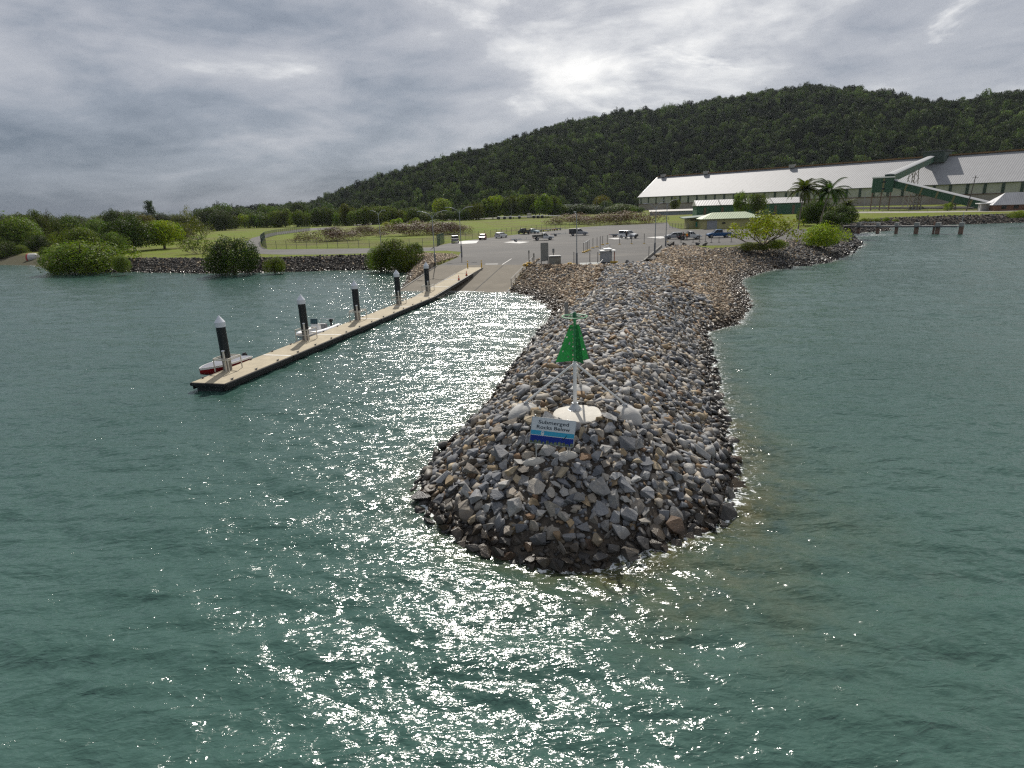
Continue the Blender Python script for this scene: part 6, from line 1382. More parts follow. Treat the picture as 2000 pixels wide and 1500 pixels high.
def bits():
    p = U(1084.5, 517, LAND); k = math.hypot(*p[:2]) / FPX; t = thing('storage_bin', (p[0], p[1] + .8, LAND), 'grey box bin with a dark lid beside the notice board', 'bin')
    MB().box((0, 0, .55), (22 * k, 1.3, 1.1)).build('box', mat('bin_grey', (0.22, 0.22, 0.19), 0.7, dirt=(0.14, 0.10, 0.06)), t); MB().box((0, 0, 1.16), (23.5 * k, 1.45, .12)).build('lid', DARKM, t); MB().box((0, -.1, 1.25), (20 * k, .9, .06)).build('lid_rim', mat('pale_lid', (0.5, 0.5, 0.48), 0.5), t)
    p = U(1187, 513, LAND); k = math.hypot(*p[:2]) / FPX; t = thing('fish_cleaning_table', (p[0], p[1], LAND), 'steel fish cleaning table with a stepped white roof', 'cleaning table')
    MB().box((-2.5 * k, .5, .85), (20 * k, 1.5, 1.5)).build('cabinet', mat('brushed_steel', (0.33, 0.34, 0.35), 0.45, metal=.2), t)
    for x, w, z in ((-10, 9, 1.72), (0, 14, 1.95), (10, 9, 1.72)): MB().box((x * k, .4, z), (w * k, 2.0, .16)).build('roof_panel', WHITE, t)
    for x in (-13, 13): MB().box((x * k, .3, .85), (.12, .12, 1.7)).build('leg', mat('red_oxide', (0.32, 0.10, 0.06), 0.6) if x > 0 else GALV, t)
    MB().box((11 * k, -.4, .12), (1.1, .4, .2)).build('foot', YB, t)
    p = U(1184, 494, LAND); t = thing('handrail', (p[0], p[1], LAND), 'short sloping steel handrail behind the cleaning table', 'handrail')
    MB().tube([(-1.0, 0, 0), (-1.0, 0, .7), (1.0, 2.2, 1.35), (1.0, 2.2, 0)], .06, 8).build('rail', GALV, t); MB().tube([(-.95, .05, .35), (1.0, 2.2, .8)], .05, 6).build('lower_rail', GALV, t)
    p = U(1154, 521, 2.35); t = thing('metal_grating', (p[0], p[1], 2.45), 'galvanised metal grating lying tilted on the rubble', 'grating', rotz=.05)
    M = Matrix.Rotation(.18, 3, 'X'); g = MB().box((0, .6, .22), (2.9, 1.5, .07), M=M); g.build('sheet', mat('dull_grating', (0.17, 0.185, 0.175), 0.65, 0.15), t); MB().box((0, -.12, .10), (2.95, .10, .22)).build('front_edge', DARKM, t)
    MB().tube([(1.2, -.1, .3), (1.9, .9, .75)], .05, 6).build('side_bar', DARKM, t)
    for px, py, lb, s in ((1026, 522, 'yellow plastic block at the top of the ramp handrail, lower one', .8), (1033, 519.5, 'yellow plastic block at the top of the ramp handrail, upper one', 1.0), (1112.5, 517, 'yellow painted kerb stop by the street lamp', .8)):
        p = U(px, py, 2.3 if px < 1100 else LAND); t = thing('yellow_block', (p[0], p[1], 2.42), lb, 'barrier block', 'yellow blocks by the ramp'); MB().box((0, 0, .2), (1.0 * s, .6 * s, .5 * s)).build('block', mat('yellow_paint', (.62, .38, .02)), t, bevel=.12); MB().box((0, -.31 * s, .2), (.3 * s, .03, .2)).build('slot', DARKM, t)
    # concrete kerb wall beside the lamps
    a, b = U(1259, 512.5, LAND), U(1293, 482, LAND); d = b - a; n = np.array([-d[1], d[0], 0]) / np.linalg.norm(d[:2]) * .25
    t = MB().prism([a, b, b + n, a + n], (0, 0, .38)).build('kerb_wall', mat('old_concrete', (.22, .21, .19)), None, bevel=.03); tag(t, 'low concrete kerb wall between the lamps and the tan rubble', 'kerb wall')
    for i, (px, py, w, lb, c) in enumerate(((1311, 480, 16, 'dark boulder by the right hand lamp foot', DRK[1]), (1322, 480.5, 9, 'small dark boulder second along the car park edge', DRK[1]), (1338, 479.5, 14, 'flat dark boulder third along the car park edge', DRK[0]), (1362, 479, 12, 'pale slab leaning on the car park edge', GREY[2]), (1377, 480, 12, 'dark boulder furthest along the car park edge', DRK[1]), (1297, 491, 12, 'brown boulder beside the kerb wall', BRN[0]), (1286, 502, 18, 'large tan boulder at the left hand lamp foot', BRN[1]), (1268, 511, 13, 'dark boulder at the near end of the kerb wall', DRK[3]))):
        p = U(px, py, LAND); s = w / FPX * math.hypot(*p[:2]) * 1.15; o = link('boulder', ROCK_NEAR[(i * 5 + 2) % 28]); o.location = (p[0], p[1], LAND + s * .2); o.scale = (s, s, s); o.rotation_euler = (rng.normal(0, .3), rng.normal(0, .3), i * 1.7); o.color = (*c, 1); tag(o, lb, 'boulder', 'boulders along the car park edge')
    # stranded drum on the left beach
    p = U(67, 512, .35); t = thing('stranded_drum', (p[0], p[1], .55), 'weathered white drum with a red end lying on the left beach', 'drum', rotz=math.radians(8)); k = dep(p) / FPX; r = 8.5 * k
    M = Matrix.Rotation(math.pi / 2, 3, 'Y'); L_ = 19 * k; n = 24
    def cyl(prof): return MB().loft([[M @ Vector((a * math.cos(2 * math.pi * q / n), a * math.sin(2 * math.pi * q / n), z)) + Vector((0, 0, r * .8)) for q in range(n)] for a, z in prof])
    cyl([(r * .9, -L_ / 2 + .25), (r, -L_ / 2 + .5), (r, L_ / 2 - .6), (r * .75, L_ / 2 - .05), (.05, L_ / 2)]).build('shell', mat('weathered_white', (0.50, 0.49, 0.47), 0.7, 0.1, 1.0, dirt=(0.17, 0.13, 0.10)), t, smooth=True)
    cyl([(.05, -L_ / 2), (r * .9, -L_ / 2 + .02), (r * 1.01, -L_ / 2 + .24), (r * 1.01, -L_ / 2 + .52)]).build('red_end', mat('faded_red', (0.45, 0.06, 0.06), 0.6), t, smooth=True)
bits()
# ------------------------------------------------------------------ trees, shrubs, palms
def leaf_material(name, col, trans=0.35, col2=None):
    m = bpy.data.materials.new(name); m.use_nodes = True; nt = m.node_tree; nt.nodes.clear()
    out = N(nt, 'ShaderNodeOutputMaterial'); at = N(nt, 'ShaderNodeAttribute', attribute_name='col'); oi = N(nt, 'ShaderNodeObjectInfo')
    hs = N(nt, 'ShaderNodeHueSaturation'); hs.inputs['Color'].default_value = (*col, 1)
    if col2:
        c0 = mixc(nt, oi.outputs['Random'], col, col2); L(nt, c0, hs.inputs['Color'])
    L(nt, math_(nt, 'ADD', 0.485, math_(nt, 'MULTIPLY', oi.outputs['Random'], 0.03)), hs.inputs['Hue'])
    L(nt, math_(nt, 'ADD', 0.72, math_(nt, 'MULTIPLY', oi.outputs['Random'], 0.56)), hs.inputs['Value'])
    c = mixc(nt, 1.0, hs.outputs[0], at.outputs['Color'], 'MULTIPLY')
    c = mixc(nt, 1.0, c, oi.outputs['Color'], 'MULTIPLY') if not col2 else c
    d = N(nt, 'ShaderNodeBsdfPrincipled'); L(nt, c, d.inputs['Base Color']); d.inputs['Roughness'].default_value = 0.55; d.inputs['Specular IOR Level'].default_value = 0.10
    tr = N(nt, 'ShaderNodeBsdfTranslucent'); tc = mixc(nt, 1.0, c, (1.25, 1.35, 0.55), 'MULTIPLY'); L(nt, tc, tr.inputs[0])
    mx = N(nt, 'ShaderNodeMixShader'); mx.inputs[0].default_value = trans; L(nt, d.outputs[0], mx.inputs[1]); L(nt, tr.outputs[0], mx.inputs[2]); L(nt, mx.outputs[0], out.inputs[0])
    return m
LEAF = leaf_material('foliage', (0.078, 0.106, 0.021), 0.34)
BRUSH = leaf_material('dead_brush', (0.135, 0.088, 0.054), 0.1)
BARK = mat('bark', (0.11, 0.085, 0.065), 0.95, 0.25, 3.0)
BARKP = mat('pale_bark', (0.24, 0.20, 0.16), 0.95, 0.2, 3.0)
def leaf_quads(C, Nn, size, rw, aspect=0.55, fold=0.15):
    """one rhombic leaf per row: centres C, normals Nn"""
    n = len(C); t = rw.normal(size=(n, 3)); u = t - (t * Nn).sum(1)[:, None] * Nn; u /= np.linalg.norm(u, axis=1)[:, None] + 1e-9; v = np.cross(Nn, u)
    s = size[:, None]
    a, b = C + u * s, C - u * s; c = C + v * s * aspect + Nn * s * fold; d = C - v * s * aspect + Nn * s * fold
    V = np.stack([a, c, b, d], 1).reshape(-1, 3); F = np.arange(4 * n).reshape(n, 4); return V, F
def crown_mesh(seed, n, leaf, nb=16, flat=1.0, lobes=0.36, bottom=0.0, spread=1.0, holes=0.0, name='crown', m=None, core=True):
    """crown of unit radius and unit height (z 0..1): leaf clumps over several lobes"""
    rw = np.random.default_rng(seed); Bc = []; Br = []
    for i in range(nb):
        a = rw.uniform(0, 6.28); rr = math.sqrt(rw.random()) * 0.68 * spread; r = lobes * float(rw.choice([0.42, 0.6, 0.85, 1.1, 1.25])); rr = rr * (1.22 if r < lobes * .7 else 0.95)
        top = 1.0 - r * 0.95 - 0.62 * rr ** 2 * flat; lo = bottom + r * 0.6
        z = lo + (max(top, lo) - lo) * (rw.random() ** 0.6); Bc.append((rr * math.cos(a), rr * math.sin(a), z)); Br.append(r)
    Bc.append((0, 0, bottom + 0.42 * (1 - bottom))); Br.append(0.42)
    Bc = np.array(Bc); Br = np.array(Br)
    w = Br ** 2; k = rw.choice(len(Br), n, p=w / w.sum())
    d = rw.normal(size=(n, 3)); d[:, 2] += 0.25; d /= np.linalg.norm(d, axis=1)[:, None]
    # tufts: pull leaves towards random directions on every lobe
    td = rw.normal(size=(len(Br), 14, 3)); td /= np.linalg.norm(td, axis=2)[:, :, None]
    dt = td[k, rw.integers(0, 14, n)]; d = d * 0.55 + dt * 0.75; d /= np.linalg.norm(d, axis=1)[:, None]
    rad = Br[k] * (1.04 - 0.42 * rw.random(n) ** 2.2) * (0.90 + 0.22 * rw.random((len(Br), 14))[k, 0])
    C = Bc[k] + d * rad[:, None]
    keep = C[:, 2] > bottom * 0.7; C = C[keep]; d = d[keep]; n = len(C)
    Nn = d + rw.normal(0, 0.55, (n, 3)) + [0, 0, 0.35]; Nn /= np.linalg.norm(Nn, axis=1)[:, None]
    kk = k[keep]; V, F = leaf_quads(C, Nn, leaf * rw.uniform(0.6, 1.3, n), rw)
    sh = rw.uniform(0.72, 1.25, (n, 1)) * np.ones((1, 3)); sh[:, 0] *= rw.uniform(0.85, 1.25, n)
    sh = sh * (rw.uniform(0.68, 1.32, (len(Br), 1)) * rw.uniform(0.92, 1.08, (len(Br), 3)))[kk]  # random tone per lobe, painting lit and dark clump contrast into the leaves
    col = np.repeat(np.column_stack([sh, np.ones(n)]), 4, 0)
    return np_mesh(name, V, F, m or LEAF, False, col)
def trunk_mesh(seed, limbs=6, r=0.045, h0=0.3, spread=0.6, m=None):
    rw = np.random.default_rng(seed); mb = MB(); b = Vector((0, 0, -0.04)); f = Vector((rw.normal(0, .04), rw.normal(0, .04), h0)); mb.tube([b, b.lerp(f, .5) + Vector((rw.normal(0, .015), rw.normal(0, .015), 0)), f], [r * 1.3, r, r * 0.85], 7)
    for i in range(limbs):
        a = 6.28 * i / limbs + rw.normal(0, .3); L_ = rw.uniform(.55, 1.0) * spread; e = f + Vector((math.cos(a) * L_, math.sin(a) * L_, rw.uniform(.25, .55)))
        md = f.lerp(e, .5) + Vector((0, 0, -0.05 + rw.normal(0, .03))); mb.tube([f + Vector((0, 0, -.02)), md, e], [r * .6, r * .4, r * .15], 5)
        for k in range(2):
            e2 = e + Vector((rw.normal(0, .16), rw.normal(0, .16), rw.uniform(.0, .2))); mb.tube([md, md.lerp(e2, .6), e2], [r * .3, r * .2, r * .06], 4)
    return mb.mesh('trunk', m or BARK)
CROWNS = {
    'broad': [crown_mesh(500 + i, 9000, 0.030, 20, 1.0, 0.34, 0.16) for i in range(4)],
    'bush': [crown_mesh(520 + i, 11000, 0.025, 26, 0.9, 0.33, 0.0) for i in range(4)],
    'mangrove': [crown_mesh(540 + i, 4200, 0.040, 16, 0.7, 0.36, 0.0) for i in range(4)],
    'tall': [crown_mesh(560 + i, 4200, 0.038, 18, 0.5, 0.30, 0.22, 0.9) for i in range(3)],
    'sparse': [crown_mesh(580 + i, 800, 0.042, 12, 0.8, 0.26, 0.35, 1.25, core=False) for i in range(2)],
    'almond': [crown_mesh(600, 3000, 0.030, 26, 0.7, 0.22, 0.32, 1.32)],
    'mound': [crown_mesh(620 + i, 9000, 0.020, 26, 1.1, 0.27, 0.0, 1.25, m=BRUSH) for i in range(3)],
    'grass': [crown_mesh(640 + i, 2200, 0.05, 14, 1.0, 0.28, 0.0, 1.2) for i in range(2)],
}
def conifer():
    rw = np.random.default_rng(9); Cs = []
    for z in np.linspace(0.25, 1.0, 9):
        for k in range(5):
            a = rw.uniform(0, 6.28); R_ = (1.1 - z * .75) * rw.uniform(.45, 1.2)
            for t in np.linspace(.2, 1, 14): Cs += [(R_ * t * math.cos(a) + rw.normal(0, .05), R_ * t * math.sin(a) + rw.normal(0, .05), z + .07 * t + rw.normal(0, .045)) for _ in range(5)]
    C = np.array(Cs); n = len(C); Nn = rw.normal(0, .4, (n, 3)) + [0, 0, 1]; Nn /= np.linalg.norm(Nn, axis=1)[:, None]
    V, F = leaf_quads(C, Nn, rw.uniform(.03, .06, n), rw); return np_mesh('crown', V, F, LEAF, False, np.tile([.8, .9, .9, 1], (4 * n, 1)))
CROWNS['conifer'] = [conifer()]
TRUNKS = [trunk_mesh(700 + i) for i in range(4)]; TRUNK_T = [trunk_mesh(720 + i, 5, 0.03, 0.42, 0.4, BARKP) for i in range(2)]
TRUNK_A = trunk_mesh(740, 8, 0.030, 0.10, 0.95, BARK)
TRUNK_S = [trunk_mesh(750 + i, 9, 0.022, 0.12, 0.9, BARKP) for i in range(2)]
_tn = [0]
def tree(px, base, top, wpx, kind, col, label, group=None, cat='tree', name=None, zb=None, Y=None, dx=0.0):
    if zb is None: zb = LAND
    p = U(px, base, zb); r = math.hypot(p[0], p[1])
    h = float(UY(px, top, p[1])[2]) - zb; w = wpx / FPX * dep(p) * 1.20
    if kind == 'mound': h *= 1.3
    i = _tn[0]; _tn[0] += 1
    t = thing(name or {'bush': 'shrub', 'mangrove': 'mangrove_tree', 'conifer': 'pine_tree', 'mound': 'brush_mound', 'grass': 'tall_grass_clump', 'almond': 'almond_tree', 'sparse': 'sparse_shrub'}.get(kind, 'broadleaf_tree'), (p[0], p[1], zb - 0.05), label, cat, group, rotz=(i * 2.399) % 6.283)
    c = link('crown' if kind not in ('mound', 'grass') else 'foliage', CROWNS[kind][i % len(CROWNS[kind])], t); c.scale = (w / 2, w / 2 * (0.9 if kind != 'mound' else .7), h); c.color = (*col, 1)
    if kind in ('mound',): c.rotation_euler = (0, 0, -t.rotation_euler.z)
    if kind not in ('mound', 'grass'):
        k = link('trunk', TRUNK_A if kind == 'almond' else TRUNK_S[i % 2] if kind == 'sparse' else TRUNK_T[i % 2] if kind == 'tall' else TRUNKS[i % 4], t); k.scale = (w / 2, w / 2, h)
    return t
DK, MD, LT, YL, OL, PALE = (0.55, 0.66, 0.62), (0.9, 1.0, 0.75), (1.3, 1.35, 0.8), (2.2, 2.2, 0.75), (1.2, 1.12, 0.8), (1.35, 1.45, 1.15)
def left_shore():
    T = [(182, 531, 462, 172, 'bush', LT, 'big olive mangrove bush spilling into the water at the left shore', 0.15), (110, 531, 508, 34, 'bush', YL, 'little light green sprig at the seaward foot of the big mangrove bush', 0.1),
         (243, 531, 496, 40, 'bush', PALE, 'small pale shrub between the big mangrove bush and the dark rocks', 0.6), (79, 498, 452, 64, 'bush', DK, 'dark rounded tree above the red and white drum', 1.3),
         (22, 494, 412, 118, 'bush', PALE, 'pale leaved tree at the left edge of the shore wood', 1.4), (12, 509, 466, 66, 'bush', DK, 'dark undergrowth bush on the mud bank left of the drum', 0.5), (44, 506, 476, 34, 'bush', OL, 'low olive bush just left of the drum', 0.7), (92, 507, 478, 36, 'bush', MD, 'low green bush between the drum and the big mangrove bush', 0.6), (-30, 497, 420, 90, 'bush', MD, 'leafy tree cut by the left edge of the photo', 1.4),
         (88, 478, 400, 62, 'bush', MD, 'tallest twin topped tree of the left shore wood', None), (55, 482, 412, 70, 'bush', MD, 'green tree between the pale leaved and the twin topped trees', None),
         (138, 474, 413, 84, 'bush', MD, 'broad tree just right of the twin topped tree', None), (150, 492, 436, 80, 'bush', OL, 'olive tree rising behind the big mangrove bush', None),
         (192, 474, 421, 74, 'bush', MD, 'mid green tree left of the dark wind-bent tree', None), (226, 462, 405, 52, 'bush', DK, 'dark round headed tree on the skyline above the wind-bent tree', None),
         (228, 496, 446, 62, 'bush', PALE, 'pale leaved tree peeping over the big mangrove bush', None), (264, 491, 417, 98, 'broad', DK, 'large dark wind-bent tree at the edge of the grass', None),
         (322, 486, 424, 76, 'broad', YL, 'yellow green leaning tree beside the lawn', None), (288, 455, 417, 46, 'bush', (1.5, 1.0, .8), 'brownish tree behind the yellow green leaning tree', None),
         (300, 446, 398, 40, 'conifer', DK, 'dark layered pine standing above the left wood', None), (335, 448, 414, 60, 'bush', MD, 'low green tree right of the layered pine', None),
         (372, 446, 402, 26, 'sparse', (1.6, 1.2, 1.1), 'thin bare reddish tree beside the pine', None), (412, 449, 403, 78, 'bush', DK, 'very dark dense tree above the bare shore shrub', None),
         (388, 474, 424, 72, 'sparse', OL, 'scruffy olive brown tree at the back of the lawn', None), (440, 450, 408, 50, 'bush', DK, 'dark tree where the left wood meets the mangroves', None), (352, 470, 430, 50, 'bush', OL, 'dull green tree in front of the bare reddish one', None),
         (392, 503, 458, 78, 'sparse', OL, 'half bare shrub with fanned branches on the dark rocks', 1.6), (459, 534, 452, 116, 'bush', DK, 'big dark shore bush with a spiky top on the dark rocks', 0.2),
         (537, 532, 497, 44, 'bush', LT, 'small light green bush right of the big dark shore bush', 0.3), (782, 528, 458, 92, 'bush', MD, 'dense shore bush beside the ramp rubble', 0.2), (744, 528, 478, 52, 'bush', LT, 'lighter lobe bush on the seaward side of the dense shore bush', 0.2), (812, 500, 470, 34, 'bush', MD, 'small bush behind the dense shore bush', 2.0)]
    for px, b, tp, w, k, c, lb, z in T: tree(px, b, tp, w, k, c, lb, 'trees and bushes of the left shore', 'bush' if ' bush' in lb or 'shrub' in lb or 'sprig' in lb else 'tree', zb=z, name='shrub' if ' bush' in lb or 'shrub' in lb or 'sprig' in lb else None if k != 'bush' else 'broadleaf_tree')
    rw = np.random.default_rng(3)
    for i in range(9):                                             # fill at the back of the left wood
        px = -60 + i * 52 + rw.uniform(-10, 10); tree(px, 452 + rw.uniform(-4, 4), 414 + rw.uniform(-5, 5), 66, 'bush', (MD, DK, OL)[i % 3], 'tree in the back row of the left shore wood', 'back row of the left wood', 'tree', name='broadleaf_tree')
left_shore()
def tree_line():
    rw = np.random.default_rng(4)
    def row(x0, x1, step, base, top, w, kind, cols, label, group):
        x = x0
        while x < x1:
            b = np.interp(x, *base); tp = np.interp(x, *top) + rw.normal(0, 4.5)
            tree(x, b, tp, w * rw.uniform(.85, 1.6), kind, cols[rw.integers(0, len(cols))], label, group, 'tree'); x += step * rw.uniform(.6, 1.4)
    row(430, 640, 20, ([430, 640], [441, 437]), ([430, 520, 640], [400, 401, 399]), 36, 'mangrove', [DK, DK, MD], 'dark tree in the far row behind the pale green mangroves', 'dark far row of trees')
    row(445, 830, 17, ([440, 700, 830], [446.5, 440, 434]), ([440, 500, 600, 700, 830], [424, 414, 407, 402, 406]), 32, 'mangrove', [LT, MD, LT, OL, YL], 'green mangrove in the row behind the grass flat', 'mangroves behind the grass flat')
    row(815, 950, 15, ([815, 950], [434, 429]), ([815, 860, 950], [410, 404, 404]), 30, 'mangrove', [MD, DK, OL, MD], 'mangrove in the row behind the scrub mound', 'mangroves behind the scrub mound')
    row(935, 1095, 13, ([935, 1095], [429, 423]), ([935, 960, 1000, 1040, 1075, 1095], [398, 384, 381, 378, 384, 396]), 32, 'tall', [LT, MD, OL, YL], 'tall pale trunked tree behind the dredge pipe', 'tall trees behind the dredge pipe')
    row(1085, 1255, 16, ([1085, 1255], [421, 415]), ([1085, 1130, 1255], [400, 398, 396]), 36, 'mangrove', [DK, MD, DK], 'dark low tree at the foot of the hill', 'dark low trees at the hill foot')
    for px, b, tp, w, c, lb in ((862, 430, 386, 50, YL, 'yellow green tree standing above the mangroves'), (1066, 425, 378, 44, LT, 'bright crowned tree at the right end of the tall row'), (1176, 417, 380, 40, (1.9, 1.5, 1.1), 'pale brownish slender tree behind the loading plant'),
                               (1213, 420, 398, 62, MD, 'round green tree right of the loading plant'), (1108, 418, 403, 26, MD, 'dark bush in front of the loading plant')):
        tree(px, b, tp, w, 'tall' if w < 60 else 'broad', c, lb)
    # scrub mounds on the flat
    for px, b, tp, w, c, lb in ((640, 471, 447, 118, (1, 1, 1), 'brown scrub mound left of the street lamp, nearest the road fence'), (716, 460, 441, 64, (.9, .95, 1), 'small brown scrub mound behind the street lamp'), (815, 460, 434, 140, (.95, .9, .95), 'large brown scrub mound behind the shore bush'),
                               (875, 458, 437, 80, (1.1, 1.05, 1), 'right shoulder of brown scrub beside the twin lamps'), (1128, 438, 419, 110, (1.15, 1.05, .9), 'tan scrub mound right of the dredge pipe'), (1222, 438, 414, 130, (.85, .8, .85), 'dark brown scrub mound before the long shed')):
        tree(px, b, tp, w, 'mound', c, lb, 'brown scrub mounds', 'scrub mound')
    for px, b, tp, w, c, lb in ((845, 444, 428, 62, YL, 'pale grass tuft on top of the large scrub mound'), (757, 446, 431, 26, (3.0, 2.3, 1.3), 'straw coloured grass tuft left of the large scrub mound')):
        tree(px, b, tp, w, 'grass', c, lb, None, 'grass tuft', zb=LAND + 0.4)
    for px, b, tp, w, lb in ((779, 446, 424, 30, 'small bright tree at the left of the large scrub mound'), (812, 444, 423, 26, 'small bright tree in the middle of the large scrub mound')): tree(px, b, tp, w, 'mangrove', YL, lb, zb=LAND + .5)
tree_line()
def headland():
    tree(1492, 486, 411, 132, 'almond', (2.5, 2.2, 0.9), 'spreading yellow green almond tree with visible branches by the rubble bank', None, 'tree')
    tree(1612, 480, 431, 88, 'bush', (2.6, 2.6, 0.8), 'bright yellow green bush on the black headland rocks', None, 'bush', zb=1.9)
    tree(1470, 488, 470, 60, 'bush', OL, 'low scrub under the spreading almond tree', None, 'bush'); tree(1520, 486, 466, 46, 'bush', (1.9, 1.8, .9), 'small yellowish shrub right of the almond trunk', None, 'bush')
    for px, b, tp, w, c, lb in ((1596, 442, 386, 66, DK, 'dark fig tree behind the two palms'), (1638, 440, 397, 58, DK, 'dark fig tree right of the palms by the jetty'), (1570, 440, 402, 34, DK, 'dark understorey tree at the foot of the left palm'), (1622, 444, 410, 62, DK, 'dark bushy tree below the right palm')):
        tree(px, b, tp, w, 'broad', c, lb)
    for px, b, tp, w, lb in ((1446, 423, 372, 34, 'slim grey green tree in front of the green shed, left one'), (1476, 423, 377, 44, 'slim grey green tree in front of the green shed, right one')): tree(px, b, tp, w, 'tall', PALE, lb)
    for px, b, tp, w, lb in ((1689, 434, 424, 24, 'yellow bush on the far sea wall nearest the palms'), (1712, 433, 425, 20, 'yellow bush on the far sea wall, second from the palms'), (1730, 432, 423, 16, 'rounded yellow bush on the far sea wall, third from the palms'), (1748, 432, 427, 12, 'tiny yellow bush on the far sea wall, farthest from the palms'), (1990, 425, 409, 40, 'green bush at the right edge before the brown house')):
        tree(px, b, tp, w, 'bush', YL, lb, 'bushes on the far sea wall', 'bush')
    tree(1850, 412, 394, 18, 'mangrove', YL, 'yellow leaved sapling under the sloping conveyor')
    tree(1316, 414, 386, 24, 'tall', OL, 'thin tree against the left end of the long shed')
headland()
def palm(px, base, top, label, spread, lean, seed):
    p = U(px, base, LAND); hgt = float(UY(px, top, p[1])[2]) - LAND; rw = np.random.default_rng(seed)
    t = thing('coconut_palm', (p[0], p[1], LAND), label, 'palm', 'coconut palms')
    hh = hgt * 0.70; cr = Vector((lean, 0, hh)); MB().tube([(0, 0, -.2), (lean * .2, 0, hh * .35), (lean * .6, 0, hh * .75), cr], [0.24, 0.17, 0.14, 0.15], 8).build('trunk', BARKP, t, smooth=True)
    VV, FF = [], []; b0 = 0; R_ = spread
    for k in range(36):
        a = k * 2.399 + rw.normal(0, .15); el = rw.uniform(-0.25, 1.35); Ln = R_ * rw.uniform(.85, 1.1)
        pts = []; pos = np.array(cr); e = el
        wind = np.array([-0.0, 0, 0])
        for s in range(13):
            pts.append(pos.copy()); pos = pos + np.array([math.cos(a) * math.cos(e), math.sin(a) * math.cos(e), math.sin(e)]) * Ln / 12 + wind; e -= 0.085 + 0.012 * s
        pts = np.array(pts); side = np.array([-math.sin(a), math.cos(a), 0])
        for s in range(1, 13):
            for sub in (0, .5):
                for sg in (-1, 1):
                    c0 = pts[s - 1] + (pts[s] - pts[s - 1]) * sub; tl = Ln * 0.21 * math.sin(math.pi * min(1, (s + sub) / 13 * .85 + .12)) * rw.uniform(.8, 1.1)
                    d = side * sg * .8 + (pts[s] - pts[s - 1]) / np.linalg.norm(pts[s] - pts[s - 1]) * .55 + np.array([0, 0, -.45]); d /= np.linalg.norm(d)
                    w_ = (pts[s] - pts[s - 1]) * 0.62
                    VV += [c0 - w_ * .5, c0 + w_ * .5, c0 + d * tl]; FF.append((b0, b0 + 1, b0 + 2)); b0 += 3
    o = link('fronds', np_mesh('fronds', VV, np.array(FF), LEAF, False, np.column_stack([np.repeat(rw.uniform(.7, 1.2, (len(VV) // 3, 3)), 3, 0), np.ones(len(VV))])), t); o.color = (*DK, 1) if seed == 2 else (0.95, 0.95, 0.85, 1)
palm(1559, 447, 337, 'taller coconut palm with a clear slim trunk, left of the pair', 5.6, 0.6, 1); palm(1600, 446, 341, 'coconut palm merging with the dark fig trees, right of the pair', 5.8, 1.8, 2); palm(1648, 438, 386, 'young low palm at the right of the dark figs', 3.4, 0.4, 3)
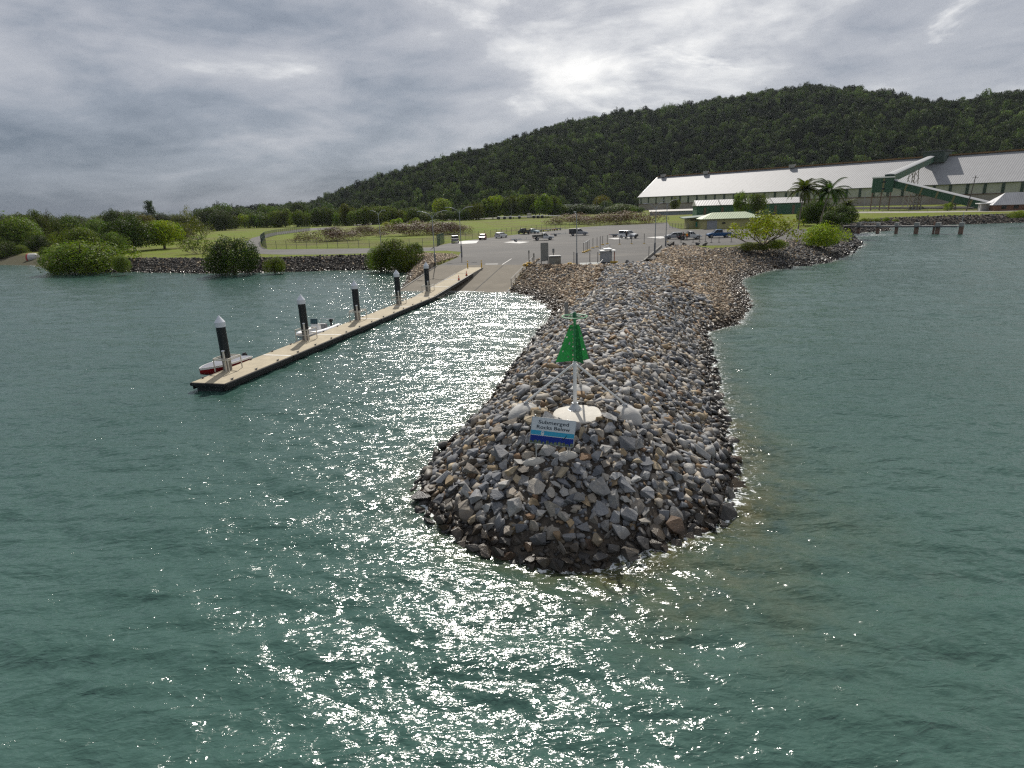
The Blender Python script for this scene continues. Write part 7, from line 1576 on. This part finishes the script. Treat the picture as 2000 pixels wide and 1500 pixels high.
# ------------------------------------------------------------------ forest on the hill (one mass)
def forest():
    rw = np.random.default_rng(8)
    FM = leaf_material('hill_foliage', (0.024, 0.046, 0.020), 0.2, (0.062, 0.084, 0.026))
    FM.node_tree.nodes['Principled BSDF'].inputs['Specular IOR Level'].default_value = 0.06
    nt = FM.node_tree; hs = next(n for n in nt.nodes if n.type == 'HUE_SAT'); geo = N(nt, 'ShaderNodeNewGeometry'); oi = next(n for n in nt.nodes if n.type == 'OBJECT_INFO')
    n_ = N(nt, 'ShaderNodeTexNoise', i_Scale=0.011, i_Detail=5.0, i_Roughness=0.6); L(nt, geo.outputs['Position'], n_.inputs['Vector'])
    v = math_(nt, 'MULTIPLY', math_(nt, 'ADD', 0.50, math_(nt, 'MULTIPLY', math_(nt, 'POWER', oi.outputs['Random'], 1.8), 1.2)), ramp(nt, n_.outputs[0], [(0.3, (0.75, 0.75, 0.75)), (0.7, (1.45, 1.45, 1.45))])); L(nt, v, hs.inputs['Value'])
    protos = []
    for i in range(6):
        me = crown_mesh(800 + i, 820 if i < 4 else 600, 0.085, 11, 0.7, 0.38, 0.02, 0.95, m=FM); protos.append(bpy.data.objects.new('forest_crown', me))
    n = 30000; az = rw.uniform(-0.46, 0.78, n); r = np.sqrt(rw.uniform(450 ** 2, 1120 ** 2, n)); P = np.column_stack([r * np.sin(az), r * np.cos(az)])
    rb = np.interp(az, _haz, _rbx); u = (r - rb) / 430
    k = (u > -0.06) & (u < 1.10); P, u = P[k], u[k]
    # skip what the long shed covers
    q = P - SH0; s = q @ SHU; v = q @ SHV; k = ~((v < SHW * 2 + 6) & (s > -6)); P, u = P[k], u[k]
    d = np.hypot(P[:, 0], P[:, 1])
    z = LAND + hill(P)
    hid = (u > 1.02); k = ~hid | (rw.random(len(P)) < 0.8); P, z, u = P[k], z[k], u[k]
    n = len(P); sc = np.clip(rw.lognormal(1.36, 0.28, n), 2.2, 7.0) * np.where(rw.random(n) < .04, 1.25, 1.0); hg = sc * rw.uniform(1.4, 2.9, n)
    me = bpy.data.meshes.new('hill_forest'); me.vertices.add(n); me.vertices.foreach_set('co', np.column_stack([P, z - 1.0]).astype(np.float32).ravel())
    for nm, val in (('sx', sc), ('sz', hg), ('rot', rw.uniform(0, 6.28, n))):
        a = me.attributes.new(nm, 'FLOAT', 'POINT'); a.data.foreach_set('value', val.astype(np.float32))
    a = me.attributes.new('pick', 'INT', 'POINT'); a.data.foreach_set('value', rw.integers(0, len(protos), n).astype(np.int32))
    o = link('hill_forest', me); tag(o, 'dense dark green rainforest covering the hill', 'forest', None, 'stuff')
    ng = bpy.data.node_groups.new('hill_forest', 'GeometryNodeTree')
    ng.interface.new_socket('Geometry', in_out='INPUT', socket_type='NodeSocketGeometry'); ng.interface.new_socket('Geometry', in_out='OUTPUT', socket_type='NodeSocketGeometry')
    gi = ng.nodes.new('NodeGroupInput'); go = ng.nodes.new('NodeGroupOutput'); jn = ng.nodes.new('GeometryNodeJoinGeometry')
    def na(nm, ty='FLOAT'):
        x = ng.nodes.new('GeometryNodeInputNamedAttribute'); x.data_type = ty; x.inputs[0].default_value = nm; return x.outputs[0]
    cs = ng.nodes.new('ShaderNodeCombineXYZ'); ng.links.new(na('sx'), cs.inputs[0]); ng.links.new(na('sx'), cs.inputs[1]); ng.links.new(na('sz'), cs.inputs[2])
    cr = ng.nodes.new('ShaderNodeCombineXYZ'); ng.links.new(na('rot'), cr.inputs[2])
    for i, pr in enumerate(protos):
        oi = ng.nodes.new('GeometryNodeObjectInfo'); oi.inputs[0].default_value = pr; oi.inputs['As Instance'].default_value = True
        cmp = ng.nodes.new('FunctionNodeCompare'); cmp.data_type = 'INT'; cmp.operation = 'EQUAL'; ng.links.new(na('pick', 'INT'), cmp.inputs[2]); cmp.inputs[3].default_value = i
        ip = ng.nodes.new('GeometryNodeInstanceOnPoints'); ng.links.new(gi.outputs[0], ip.inputs['Points']); ng.links.new(cmp.outputs[0], ip.inputs['Selection']); ng.links.new(oi.outputs['Geometry'], ip.inputs['Instance'])
        ng.links.new(cs.outputs[0], ip.inputs['Scale']); e2r = ng.nodes.new('FunctionNodeEulerToRotation'); ng.links.new(cr.outputs[0], e2r.inputs[0]); ng.links.new(e2r.outputs[0], ip.inputs['Rotation'])
        ng.links.new(ip.outputs[0], jn.inputs[0])
    ng.links.new(jn.outputs[0], go.inputs[0])
    md = o.modifiers.new('instances', 'NODES'); md.node_group = ng
    print('forest crowns', n)
forest()
# ------------------------------------------------------------------ thin sea haze
def haze():
    m = bpy.data.materials.new('haze'); m.use_nodes = True; nt = m.node_tree; nt.nodes.clear()
    out = N(nt, 'ShaderNodeOutputMaterial'); v = N(nt, 'ShaderNodeVolumePrincipled'); v.inputs['Color'].default_value = (0.80, 0.88, 1.0, 1); v.inputs['Density'].default_value = 0.000030; v.inputs['Anisotropy'].default_value = 0.35
    L(nt, v.outputs[0], out.inputs['Volume'])
    o = MB().box((0, 900, 148.0), (5200, 4400, 304)).build('haze', m); tag(o, 'thin bluish sea haze in the air', None, None, 'stuff')
haze()
